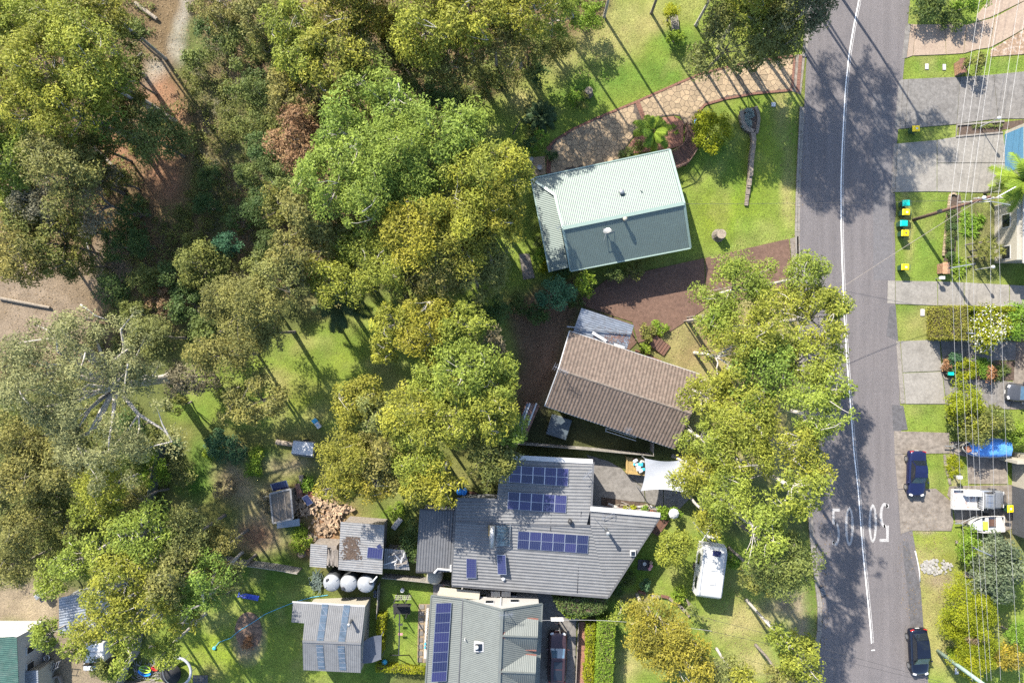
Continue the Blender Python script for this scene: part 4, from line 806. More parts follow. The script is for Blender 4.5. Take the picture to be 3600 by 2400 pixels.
m.tube([P3(e1, 462, 733, 2.3), P3(e1, 462, 752, 2.3)], .03, 5); m.tube([P3(e1, 610, 782, 2.3), P3(e1, 606, 760, 2.6)], .02, 4); m.build('clothes_line', 'white_paint', Bh)
# carport on the north side of the tiled house
cp = thing('carport', 'open carport with rust-streaked blue-grey iron roof beside the tiled house', 'carport', (*e1(450, 250), 0))
zC, _, wC = roof(cp, e1, [(342, 143, 2.75), (600, 228, 2.75), (565, 345, 2.6), (300, 262, 2.6)], (0, 1), 'roof_zinc_blue', .2, .03)
for x, y in ((350, 155), (590, 232), (560, 335)):
    p = e1(x, y, 2.6); MB().box((p[0], p[1], 1.25), (.09, .09, 2.6)).build('post', 'timber_grey', cp)
MB().tube([P3(e1, 270, 235, 2.95), P3(e1, 588, 268, 2.95)], .07, 6).build('roof_beam', 'roof_zinc_blue', cp)
MB().box((*e1(430, 285, 2.85), 2.85), (1.5, .26, .05), -.55).build('fascia_board', 'white_paint', cp); MB().box((*e1(528, 330, 2.8), 2.8), (1.0, .18, .05), -.32).build('fascia_board', 'white_paint', cp)
m = MB()
for k in range(260): p = P3(e1, random.gauss(510, 42), random.gauss(290, 14), 2.74); m.box((p[0], p[1], zC(p[0], p[1]) + .05), (.1, .04, .01), random.uniform(0, 3))
tag(m.build('leaf_litter', 'roof_rust', cp), kind='stuff')
for k in range(6):
    p = e1(695 + k * 12, 305 + k * 9); MB().box((p[0], p[1], .1 + .1 * (5 - k) / 2), (.34, 1.15, .08), -.6).build('step', 'timber_deck', tag(bpy.data.objects.get('timber_steps') or thing('timber_steps', 'short flight of dark timber steps by the tiled house front', 'steps', (*e1(700, 320), 0)))) 
q = [e1(x, y) for x, y in ((608, 345), (735, 400), (722, 425), (600, 372))]
patio = strct(bpy.data.objects.new('brick_patio', None)); COL.objects.link(patio); mm = MB(); a, b, c, d = map(Vector, q)
for i in range(13):
    for j in range(3):
        p0 = a.lerp(b, (i + .5) / 13).lerp(d.lerp(c, (i + .5) / 13), (j + .5) / 3); MB().box((p0.x, p0.y, .06), ((b - a).length / 13 - .02, (d - a).length / 3 - .02, .12), math.atan2((b - a).y, (b - a).x)).build('brick_paver', 'brick', patio)
# --- the long grey house with solar panels
Ch = thing('grey_solar_house', 'large grey ribbed metal roofed house carrying several solar panel rows', 'house', (*T[8](1400, 550), 0))
t8 = T[8]; CR = 3.95
zC1, nC1, wC1 = roof(Ch, t8, [(787, 462, CR), (1690, 480, CR), (1716, 372, 3.85), (1732, 48, 3.45), (1100, 12, 3.45), (1072, 306, 3.8), (797, 298, 3.8)], (0, 1), 'roof_grey', .29, .045, 'pan')
zC2, nC2, wC2 = roof(Ch, t8, [(787, 462, CR), (1716, 484, CR), (1835, 972, 3.25), (764, 890, 3.2)], (3, 2), 'roof_grey', .29, .045, 'pan')
zC3, nC3, wC3 = roof(Ch, t8, [(1716, 484, CR), (1716, 376, 3.85), (2196, 416, 3.7), (2150, 492, 3.72)], (1, 2), 'roof_grey', .29, .045, 'pan')
zC4, nC4, wC4 = roof(Ch, t8, [(1716, 484, CR), (2150, 492, 3.72), (1835, 972, 3.25)], (0, 1), 'roof_grey', .29, .045, 'pan')
fC = [t8(x, y, 3.5) for x, y in ((797, 300), (1072, 306), (1100, 14), (1732, 48), (1716, 376), (2190, 418), (1835, 965), (766, 885))]
walls(Ch, fC, 3.1, 'wall_grey', .3)
m = MB()
for a, b in (((1716, 366, 3.95), (2196, 410, 3.85)), ((1098, 8, 3.55), (1732, 42, 3.55))): cap(m, P3(t8, *a), P3(t8, *b), .42, .12)
m.build('parapet_flashing', 'white_paint', Ch)
m = MB()
for a, b in (((797, 296, 3.85), (1072, 302, 3.85)), ((1737, 45, 3.5), (1722, 370, 3.9)), ((2200, 414, 3.72), (1840, 974, 3.3)), ((762, 896, 3.2), (1838, 978, 3.27)), ((790, 460, CR), (1716, 484, CR)), ((794, 300, 3.8), (764, 890, 3.2))): cap(m, P3(t8, *a), P3(t8, *b), .17, .08)
m.build('ridge_and_gutter', 'roof_dark', Ch)
m = MB()
for a, b in (((1652, 385, 3.9), (1625, 945, 3.3)), ((1468, 30, 3.5), (1440, 520, 3.95))): cap(m, P3(t8, *a), P3(t8, *b), .05, .05)
m.build('roof_join', 'steel_dark', Ch)
p = t8(1575, 452, 4.1); vent(Ch, (*p, 3.95), .2, 'black', .5, 'whirly_vent')
p = t8(1826, 512, 4.2); MB().lathe([(.13, -.3), (.13, 1.5), (.19, 1.52), (.19, 1.66), (.04, 1.72)], (*p, 3.8), 12).build('flue', 'galv', Ch, True); MB().box((p[0], p[1], 3.85), (.5, .5, .06)).build('flue_flashing', 'galv', Ch)
m = MB(); m.tube([P3(t8, 1738, 425, 4.1), P3(t8, 1830, 515, 5.2)], .02, 4); m.tube([P3(t8, 1800, 440, 4.2), P3(t8, 1880, 395, 4.2)], .02, 4); m.tube([P3(t8, 1800, 440, 4.2), P3(t8, 1805, 400, 4.2)], .02, 4); m.tube([P3(t8, 1880, 395, 4.2), P3(t8, 1878, 435, 4.2)], .02, 4); m.build('aerial_bracket', 'alloy', Ch)
p = t8(1690, 120, 3.8); antenna(Ch, (*p, 3.4), 1.2, 1.1, 9, .75)
p = t8(2007, 670, 3.6); m = MB(); m.box((*p, 3.65), (.5, .5, .3)); m.build('skylight', 'white_paint', Ch); MB().box((*p, 3.83), (.34, .34, .05)).build('skylight_pane', 'glass_dark', Ch)
p = t8(1118, 850, 3.4); MB().lathe([(.16, -.2), (.2, .1), (.14, .3), (.03, .36)], (*p, 3.3), 12).build('roof_dome', 'tarp_white', Ch, True)
# left annex
An = thing('side_annex', 'dark grey flat-roofed annex against the left wall of the solar house', 'annex', (*t8(650, 600), 0))
roof(An, t8, [(540, 375, 2.9), (786, 386, 3.0), (770, 802, 3.0), (514, 800, 2.9)], (0, 3), 'roof_dark', .25, .04, 'pan'); walls(An, [t8(x, y, 2.9) for x, y in ((540, 375), (784, 386), (768, 802), (514, 800))], 2.75, 'wall_grey', .25)
m = MB(); cap(m, P3(t8, 540, 372, 2.95), P3(t8, 786, 382, 3.05), .12, .08); cap(m, P3(t8, 514, 803, 2.9), P3(t8, 690, 805, 2.95), .12, .08); m.build('gutter', 'steel_dark', An)
m = MB(); m.tube([P3(t8, 640, 810, 3.1), P3(t8, 665, 782, 3.1), P3(t8, 760, 790, 3.1)], .1, 6); m.tube([P3(t8, 755, 755, 3.1), P3(t8, 755, 800, 3.1)], .1, 6); m.build('downpipe', 'white_paint', An)
# evacuated-tube water heater on the roof
wh = thing('solar_water_heater', 'evacuated tube solar water heater with blue tank on the grey roof', 'water heater', (*t8(1100, 550, 4), 3.9))
MB().tube([P3(t8, 1042, 485, 4.75), P3(t8, 1036, 632, 4.7)], .24, 14).build('tank', 'galv', wh, True)
for k in range(15):
    y0 = 488 + k * 9.6; MB().tube([P3(t8, 1050, y0, 4.65), P3(t8, 1160, y0 - 6, 4.15)], .03, 6).build('glass_tube', 'glass_blue', wh, True)
m = MB(); m.tube([P3(t8, 1164, 478, 4.12), P3(t8, 1158, 628, 4.08)], .04, 5); m.tube([P3(t8, 1045, 470, 4.0), P3(t8, 1150, 462, 4.0)], .025, 5)
for y in (490, 620): m.tube([P3(t8, 1040, y, 4.6), P3(t8, 1048, y + 20, 3.95)], .025, 5)
m.build('frame', 'alloy', wh); MB().box((*t8(1018, 520, 4.3), 4.2), (.14, .9, .3)).build('valve_box', 'timber_pine', wh)
# --- solar panels
fr = MB()
for x, y, a, b in ((0, .82, 1.0, .04), (0, -.82, 1.0, .04), (.48, 0, .04, 1.6), (-.48, 0, .04, 1.6)): fr.box((x, y, .0), (a, b, .05))
SP0 = thing('solar_module', 'x', 'solar panel', world=False); fr.build('frame', 'alloy', SP0); MB().box((0, 0, .005), (.94, 1.62, .03)).build('glass', 'solar_cell', SP0); SPN = [0]
def panel(pc, xa, ya, sx, sy, label, group, lift=.1):
    """pc centre, xa/ya axes in space, sx/sy size in metres"""
    o = SP0 if SPN[0] == 0 else dup(SP0); SPN[0] += 1; x = Vector(xa).normalized(); n = x.cross(Vector(ya)).normalized(); n = n if n.z > 0 else -n; y = n.cross(x)
    mt = Matrix((x * sx, y * sy / 1.68, n)).transposed().to_4x4(); mt.translation = Vector(pc) + n * lift; o.matrix_world = mt; o['label'] = label; o['group'] = group
def array(f, q, nx, ny, zf, desc, grp):
    c = [Vector((*f(x, y, z), z)) for x, y, z in q]
    if zf: c = [Vector((p[0], p[1], zf(p[0], p[1]))) for p in c]
    for j in range(ny):
        for i in range(nx):
            u, v = (i + .5) / nx, (j + .5) / ny; g = lambda u, v: c[0].lerp(c[1], u).lerp(c[3].lerp(c[2], u), v)
            pc = g(u, v); xa = g(min(1, u + .5 / nx), v) - g(u - .5 / nx, v); ya = g(u, v - .5 / ny) - g(u, min(1, v + .5 / ny))
            lab = (f'{nth(i, nx)} solar panel, {("upper", "lower")[j]} row, {desc}' if ny == 2 else f'{nth(j if nx == 1 else i, max(nx, ny))} solar panel {desc}'); panel(pc, xa, ya, xa.length, ya.length, lab, grp)
array(t8, [(1160, 70, 3.7), (1566, 92, 3.7), (1561, 212, 3.8), (1155, 185, 3.8)], 5, 2, zC1, 'of the top array on the grey roof', 'solar panels on the grey roof')
array(t8, [(1150, 252, 3.9), (1554, 278, 3.9), (1548, 398, 4.0), (1143, 370, 4.0)], 5, 2, zC1, 'of the middle array on the grey roof', 'solar panels on the grey roof')
array(t8, [(1218, 520, 4.0), (1704, 552, 4.0), (1699, 675, 3.8), (1212, 640, 3.8)], 6, 2, zC2, 'of the bottom array on the grey roof', 'solar panels on the grey roof')
for q, l, lf in (([(860, 712), (930, 712), (930, 850), (860, 850)], 'single upright solar panel lying flat near the grey roof corner', .1), ([(1085, 690), (1149, 686), (1142, 825), (1075, 825)], 'single tilted solar panel below the water heater', .35)):
    w4 = [Vector((*t8(x, y, 3.7 + lf), 0)) for x, y in q]; pc = sum(w4, Vector()) / 4; pc.z = zC2(pc.x, pc.y); panel(pc, w4[1] - w4[0] + Vector((0, 0, lf - .1)), w4[0] - w4[3], (w4[1] - w4[0]).length, (w4[0] - w4[3]).length, l, 'single solar panels', lf)
# --- sage house at the bottom with eight panels
Eh = thing('sage_roof_house', 'grey-green ribbed roof house with a strip of eight solar panels, bottom edge', 'house', (*e6(480, 480), 0))
zE1, nE1, wE1 = roof(Eh, e6, [(130, 175, 3.2), (340, 200, 4.0), (300, 1000, 4.0), (75, 1000, 3.2)], (0, 1), 'roof_sage', .17, .025)
zE2, nE2, wE2 = roof(Eh, e6, [(340, 200, 4.02), (605, 272, 5.6), (572, 1050, 5.6), (300, 1000, 4.02)], (0, 1), 'roof_sage', .17, .025)
zE3, nE3, wE3 = roof(Eh, e6, [(605, 272, 5.6), (876, 232, 3.9), (840, 1040, 3.9), (572, 1050, 5.6)], (0, 1), 'roof_sage', .17, .025)
for k, dy, yy in ((0, 0, 0), (1, 243, -14), (2, 486, -28)):
    a, b = (600 - k * 13, 447 + dy, 5.62), (845 - k * 14, 457 + dy, 5.35)
    roof(Eh, e6, [a, b, (849 - k * 13, 335 + dy, 4.45), (705 - k * 13, 325 + dy, 4.5)], (1, 2), 'roof_sage', .17, .025, name='dormer_roof'); roof(Eh, e6, [a, b, (836 - k * 14, 546 + dy, 4.45), (700 - k * 13, 536 + dy, 4.5)], (1, 2), 'roof_sage', .17, .025, name='dormer_roof')
    m = MB(); cap(m, P3(e6, *a), P3(e6, *b), .12, .06); m.build('dormer_ridge', 'roof_sage', Eh)
    m = MB()
    for p, q in ((a, (705 - k * 13, 325 + dy, 4.5)), ((705 - k * 13, 325 + dy, 4.5), (849 - k * 13, 335 + dy, 4.45)), (a, (700 - k * 13, 536 + dy, 4.5)), ((700 - k * 13, 536 + dy, 4.5), (836 - k * 14, 546 + dy, 4.45))): cap(m, P3(e6, *p), P3(e6, *q), .12, .07)
    m.build('rusty_flashing', 'red_flashing', Eh)
    pa, pb, pc_ = P3(e6, 840 - k * 14, 457 + dy, 5.2), P3(e6, 840 - k * 13, 340 + dy, 4.3), P3(e6, 830 - k * 14, 540 + dy, 4.3); MB().add([pa, pb, pc_], [(0, 1, 2)]).build('dormer_wall', 'wall_white', Eh)
m = MB(); cap(m, P3(e6, 605, 272, 5.62), P3(e6, 572, 1050, 5.62), .26); cap(m, P3(e6, 340, 200, 4.05), P3(e6, 605, 272, 5.65), .16); cap(m, P3(e6, 605, 272, 5.65), P3(e6, 876, 232, 3.92), .16); cap(m, P3(e6, 130, 175, 3.25), P3(e6, 340, 200, 4.05), .14); cap(m, P3(e6, 876, 232, 3.9), P3(e6, 840, 1040, 3.9), .14); cap(m, P3(e6, 128, 175, 3.2), P3(e6, 73, 1000, 3.2), .14); m.build('ridge_capping', 'roof_sage', Eh)
m = MB(); cap(m, P3(e6, 340, 200, 4.04), P3(e6, 300, 1000, 4.04), .08, .05); m.build('roof_break', 'roof_dark', Eh)
yN = P3(e6, 605, 272, 5.6)[1] + -.25
xa = P3(e6, 130, 175, 3.2)[0] + .3; xb = P3(e6, 876, 232, 3.9)[0] - .3; xr = P3(e6, 605, 272, 5.6)[0]
m = MB(); m.prism([(xa, yN), (xb, yN), (xb - .3, yN - 26), (xa - .8, yN - 26)], -.1, 3.1); m.add([(xa, yN, 3.1), (xb, yN, 3.1), (xb, yN, 3.75), (xr, yN, 5.45), (P3(e6, 340, 200, 4)[0], yN, 3.85)], [(0, 1, 2, 3, 4)]); m.build('wall', 'wall_white', Eh)
for x0, z0_, w_, h_ in ((480, 1.9, .5, .5), (520, 3.35, .7, .5), (690, 3.1, .75, .5), (680, 1.6, .6, .6)):
    p = e6(x0, 200, z0_); fr_ = MB().box((p[0], yN + .02, z0_), (w_ + .12, .06, h_ + .12)).build('window', 'white_paint', Eh); MB().box((p[0], yN + .06, z0_), (w_, .03, h_)).build('pane', 'glass_dark', fr_)
for x0 in (562, 632):
    p = e6(x0, 190, 2); b_ = MB().box((p[0], yN + .35, 1.9), (.85, .5, .8)).build('air_conditioner', 'dirty_white', Eh, bevel=.03); MB().lathe([(.28, 0), (.28, .03)], (p[0], yN + .35, 2.3), 16).build('fan_grille', 'galv', b_)
MB().box((e6(597, 200, 3)[0], yN + .06, 2.4), (.12, .1, 3.6)).build('downpipe', 'white_paint', Eh)
roof(Eh, e6, [(185, 120, 2.6), (456, 150, 2.6), (450, 206, 2.75), (172, 176, 2.75)], (0, 1), 'wall_cream', .6, .01, 'pan', name='porch_roof')
for k in range(3): p = e6(255 + k * 75, 180, 2.3); MB().box((p[0], p[1] + .3, 1.2), (.1, .1, 2.5)).build('porch_post', 'white_paint', Eh)
array(e6, [(158, 226, 4.15), (263, 222, 3.8), (229, 750, 3.8), (124, 756, 4.15)], 1, 8, None, '', 'solar panels on the sage roof')
k = 0
for o in [o for o in COL.objects if o.get('group') == 'solar panels on the sage roof']: o['label'] = f'{nth(k, 8, "topmost", "bottom", "from the top")} solar panel in the strip on the sage roof'; k += 1
p = e6(448, 522, 4.9); m = MB(); m.box((*p, 4.85), (.85, .85, .3)); m.build('skylight', 'white_paint', Eh); MB().box((*p, 5.02), (.6, .6, .06)).build('skylight_pane', 'glass_dark', Eh); MB().lathe([(.15, 0), (.17, .2), (.1, .3), (.02, .34)], (p[0] - .15, p[1] + .05, 5.05), 12).build('skylight_dome', 'white_plastic', Eh, True)
p = e6(355, 468, 4.3); MB().tube([(*p, 4.2), (*p, 4.65)], .05, 8).build('vent_pipe', 'white_paint', Eh)
p = e6(632, 285, 5.6); antenna(Eh, (*p, 5.3), 1.0, 1.2, 10, .1)
# --- grey shed with clear roof strips
Fh = thing('garden_shed', 'grey ribbed gable shed with clear roof strips below the water tanks', 'shed', (*e3(270, 640), 0))
zF1, _, wF1 = roof(Fh, e3, [(104, 655, 3.4), (438, 668, 3.4), (462, 458, 2.75), (48, 434, 2.75), (40, 546, 3.05), (114, 552, 3.07)], (1, 2), 'roof_grey', .18, .025)
zF2, _, wF2 = roof(Fh, e3, [(104, 655, 3.4), (438, 668, 3.4), (437, 836, 2.8), (108, 820, 2.8)], (1, 2), 'roof_grey', .18, .025)
m = MB(); cap(m, P3(e3, 104, 655, 3.42), P3(e3, 438, 668, 3.42), .2); m.build('ridge_capping', 'roof_grey', Fh)
for zf, q in ((zF1, ((210, 448), (247, 451), (228, 652), (190, 650))), (zF1, ((334, 456), (372, 458), (350, 655), (313, 652))), (zF2, ((186, 668), (225, 670), (228, 822), (190, 820))), (zF2, ((308, 674), (347, 676), (350, 828), (312, 826)))):
    pts = [e3(x, y, 3.1) for x, y in q]; st = MB().slab3([(p[0], p[1], zf(*p) + .05) for p in pts], .02).build('clear_strip', 'skylight', Fh); mm = MB(); a, b, c, d = [Vector((p[0], p[1], zf(*p) + .055)) for p in pts]
    for k in range(5): t = (k + .5) / 5; mm.tube([a.lerp(d, t), b.lerp(c, t)], .025, 4)
    for k in range(2): mm.tube([a.lerp(d, k * .4 + .1), b.lerp(c, k * .4 + .3)], .018, 4)
    mm.build('batten', 'alloy', st)
walls(Fh, [e3(x, y, 2.8) for x, y in ((104, 470), (470, 455), (450, 838), (108, 822))], 2.65, 'wall_cream', .2)
p = e3(382, 540, 3.2); MB().lathe([(.11, -.3), (.11, .9), (.17, .92), (.17, 1.02), (.04, 1.08)], (*p, 3.1), 12).build('flue', 'galv', Fh, True)
m = MB(); cap(m, P3(e3, 46, 430, 2.7), P3(e3, 462, 454, 2.7), .12, .1); m.build('gutter', 'white_paint', Fh)
# --- workshop with patched roof and lean-to
Gh = thing('workshop_shed', 'long iron roofed workshop with debris stains beside the woodpile', 'shed', (*t8(140, 610), 0))
zG, _, wG = roof(Gh, e3, [(322, -28, 3.0), (572, -8, 3.0), (560, 272, 2.8), (308, 246, 2.8)], (0, 1), 'roof_zinc', .22, .03); walls(Gh, [e3(x, y, 2.8) for x, y in ((322, -28), (570, -8), (558, 272), (310, 246))], 2.6, 'timber_grey', .2)
roof(Gh, e3, [(150, 98, 2.4), (246, 106, 2.4), (240, 236, 2.3), (144, 228, 2.3)], (0, 1), 'roof_zinc', .2, .03, name='lean_to_roof'); walls(Gh, [e3(x, y, 2.3) for x, y in ((150, 98), (305, 106), (300, 240), (144, 228))], 2.05, 'timber_grey', .15, 'lean_to_wall')
m = MB()
for k in range(420): p = P3(e3, random.gauss(375, 16) + random.choice((0, 30, -12)), random.uniform(60, 190), 2.95); m.box((p[0], p[1], zG(p[0], p[1]) + .045), (.16, .07, .012), random.uniform(0, 3))
tag(m.build('roof_debris', 'soil_bed', Gh), kind='stuff')
for q, s, l in (((518, 152), (1.45, 1.0), 'wide solar panel on the workshop roof'), ((542, 115), (.4, .4), 'tiny blue solar panel on the workshop roof')):
    p = e3(*q, 3); panel(Vector((p[0], p[1], zG(*p))), (1, -.1 if s[0] > 1 else .6, 0), (.1, 1, 0), *s, l, 'single solar panels', .08)
for k in range(9): p = e3(246 + k * 7.2, 174 + (k % 3) * 4, 2.3); MB().box((*p, 2.32), (.13, 1.55, .03), random.uniform(-.1, .1)).build('roof_board', 'timber_grey', Gh)
# --- green roofed cottage bottom left
Lh = thing('green_roof_cottage', 'cottage with green iron roof and white wall, bottom left corner', 'house', (*e7(40, 600), 0))
roof(Lh, e7, [(-60, 470, 4.4), (106, 458, 3.6), (122, 900, 3.6), (-60, 910, 4.4)], (0, 1), 'roof_green', .17, .025); roof(Lh, e7, [(0, 430, 3.2), (178, 424, 3.2), (106, 462, 3.7), (0, 470, 3.9)], (1, 2), 'wall_white', .4, .01, 'pan', name='porch_roof')
xw = e7(104, 600, 3.6)[0]; y0_, y1_ = e7(104, 462, 3.5)[1], e7(110, 900, 3.5)[1]
MB().prism([(xw - 8, y0_), (xw - .05, y0_), (xw - .05, y1_), (xw - 8, y1_)], -.1, 3.45).build('wall', 'wall_white', Lh)
for yy in (535, 640): p = e7(120, yy, 1.8); w_ = MB().box((xw, p[1], 1.9), (.08, .75, .95)).build('window', 'white_paint', Lh); MB().box((xw + .045, p[1], 1.9), (.03, .6, .8)).build('pane', 'glass_dark', w_)
roof(Lh, e7, [(118, 680, 2.5), (240, 670, 2.4), (246, 900, 2.4), (118, 910, 2.5)], (0, 1), 'roof_zinc_blue', .2, .03, name='lean_to_roof'); MB().prism([e7(x, y, 2.3) for x, y in ((122, 690), (232, 682), (236, 900), (122, 900))], -.1, 2.2).build('lean_to_wall', 'wall_cream', Lh)
# sheds under the gum on the left
for f, q, h, l in ((e7, [(372, 240), (560, 170), (700, 120), (710, 300), (690, 430), (372, 440)], 2.5, 'grey iron roofed shed half hidden under the bottom-left gum'),):
    t = thing('iron_shed', l, 'shed', (*f(520, 300), 0)); roof(t, f, [(372, 215, 2.5), (705, 150, 2.5), (690, 432, 2.6), (372, 440, 2.6)], (0, 1), 'roof_zinc_blue', .24, .035); walls(t, [f(x, y, 2.5) for x, y in ((372, 215), (705, 150), (690, 432), (372, 440))], 2.35, 'wall_grey', .2)
t = thing('garden_shed', 'small grey timber roofed hut deep in the lower-left thicket', 'shed', (*T[7](470, 500), 0)); roof(t, T[7], [(440, 440, 2.3), (530, 455, 2.3), (500, 570, 2.1), (412, 535, 2.1)], (1, 2), 'timber_grey', .2, .03); walls(t, [T[7](x, y, 2.2) for x, y in ((440, 440), (530, 455), (500, 570), (412, 535))], 2.0, 'timber_grey', .15)
t = thing('garden_shed', 'pale iron shed glimpsed between bottom-left gum crowns', 'shed', (*e7(1030, 130), 0)); roof(t, e7, [(930, 90, 2.3), (1100, 130, 2.3), (1085, 180, 2.2), (920, 130, 2.2)], (0, 3), 'roof_zinc', .2, .03); walls(t, [e7(x, y, 2.2) for x, y in ((930, 90), (1100, 130), (1085, 180), (920, 130))], 2.05, 'wall_grey', .15)
# rusty shed by the tiled house, and the spa
t = thing('rusty_shed', 'small shed with rusty red and clear striped roof behind the tiled house', 'shed', (*T[5](1300, 1320), 0))
roof(t, T[5], [(1275, 1200, 2.2), (1366, 1225, 2.2), (1275, 1440, 2.1), (1200, 1405, 2.1)], (0, 3), 'roof_rust', .19, .03); walls(t, [T[5](x, y, 2.1) for x, y in ((1275, 1200), (1366, 1225), (1275, 1440), (1200, 1405))], 1.95, 'timber_grey', .15)
for dx in (0, 16, 60): MB().slab3([P3(T[5], x + dx, y, 2.28) for x, y in ((1280, 1208), (1290, 1211), (1232, 1360), (1222, 1356))], .02).build('clear_strip', 'tarp_white' if dx else 'skylight', t)
t = thing('spa_bath', 'square spa bath with dark blue-grey cover beside the tiled house', 'spa', (*T[5](1495, 1365), 0), -.3, world=False)
MB().box((0, 0, .4), (1.95, 1.95, .8)).build('shell', 'tarp_white', t, bevel=.3); MB().box((0, 0, .86), (2.0, 2.0, .12)).build('cover', 'spa_cover', t, bevel=.3)
# --- houses over the road
R1 = thing('cream_garage_house', 'cream house with blue garage door and ribbed pink roof across the road', 'house', (*c3(1950, 600), 0))
gx0 = c3(1700, 600)[0]; gy0, gy1 = c3(1700, 320)[1], c3(1720, 1000)[1]
MB().prism([(gx0, gy0), (gx0 + 9, gy0 + .3), (gx0 + 9, gy1), (gx0, gy1)], -.1, 2.9).build('garage_wall', 'wall_cream', R1)
dp = MB().box((gx0 - .02, (gy0 + gy1) / 2 + .2, 1.15), (.06, abs(gy1 - gy0) - 1.0, 2.3)).build('garage_door', 'door_blue', R1)
for k in range(4): MB().box((gx0 - .055, (gy0 + gy1) / 2 + .2, .3 + .55 * k), (.015, abs(gy1 - gy0) - 1.1, .5)).build('door_panel', 'door_blue', dp)
m = MB(); w3 = [(gx0 - .3, gy0 + .3, 2.95), (gx0 + 9, gy0 + .6, 3.4), (gx0 + 9, gy1 - 4.2, 3.4), (gx0 - .3, gy1 - .3, 2.95)]; ribbed(m, w3, (1, 0), .2, .03); m.build('roof', 'roof_pink', R1)
m = MB(); cap(m, w3[0], w3[3], .14, .12); cap(m, w3[0], w3[1], .12, .1); m.build('gutter', 'wall_cream', R1)
xq = c4(890, 300)[0]; ya, yb = c4(900, 50)[1], c4(900, 505)[1]
MB().prism([(xq, ya), (xq + 9, ya), (xq + 9, yb), (xq, yb)], -.1, 2.8).build('wall', 'wall_cream', R1)
m = MB(); w3 = [(xq + .5, ya + .4, 2.9), (xq + 9, ya + .4, 4.4), (xq + 9, yb - .3, 4.4), (xq + .5, yb - .3, 2.9)]; ribbed(m, w3, (1, 0), .2, .03); m.build('roof', 'roof_pink', R1)
m = MB(); cap(m, w3[0], w3[3], .14, .12); cap(m, w3[3], w3[2], .12, .1); m.build('gutter', 'wall_white', R1)
for yy in (170, 420):
    p = c4(900, yy, 1.5); w_ = MB().box((xq, p[1], 1.5), (.07, 1.3, 1.1)).build('window', 'white_paint', R1); MB().box((xq - .03, p[1], 1.5), (.04, 1.15, .95)).build('pane', 'glass_dark', w_)
R2 = thing('brown_house', 'brown brick house edge with parked hatchback, middle of the right edge', 'house', (*c5(1150, 560), 0))
xq = c5(1090, 600)[0] + .6; ya, yb = c5(1100, 370)[1], c5(1100, 600)[1]
MB().prism([(xq, ya), (xq + 8, ya), (xq + 8, yb), (xq, yb)], -.1, 2.6).build('wall', 'wall_brick', R2); m = MB(); ribbed(m, [(xq - .4, ya + .4, 2.7), (xq + 8, ya + .4, 3.6), (xq + 8, yb - .4, 3.6), (xq - .4, yb - .4, 2.7)], (1, 0), .2, .03); m.build('roof', 'roof_tile_mass', R2)
R3 = thing('cream_house', 'cream house with dark grey garage door behind the white utility truck', 'house', (*c6(880, 560), 0))
xq = c6(822, 600)[0]; ya, yb = c6(820, 250)[1], c6(820, 760)[1]
MB().prism([(xq, ya), (xq + 9, ya), (xq + 9, yb), (xq, yb)], -.1, 2.9).build('wall', 'wall_cream', R3)
dp = MB().box((xq - .02, c6(820, 610)[1], 1.15), (.06, 4.6, 2.3)).build('garage_door', 'door_grey', R3)
for k in range(4): MB().box((xq - .055, c6(820, 610)[1], .3 + .55 * k), (.015, 4.5, .5)).build('door_panel', 'door_grey', dp)
m = MB(); w3 = [(xq - .5, ya + .4, 3.0), (xq + 9, ya + .4, 4.2), (xq + 9, yb - .4, 4.2), (xq - .5, yb - .4, 3.0)]; ribbed(m, w3, (1, 0), .2, .03); m.build('roof', 'roof_grey', R3); m = MB(); cap(m, w3[0], w3[3], .14, .12); m.build('gutter', 'white_paint', R3)
p = c6(790, 285); MB().box((p[0], p[1], 1.2), (1.7, .3, 2.4)).build('porch_pier', 'wall_cream', R3)
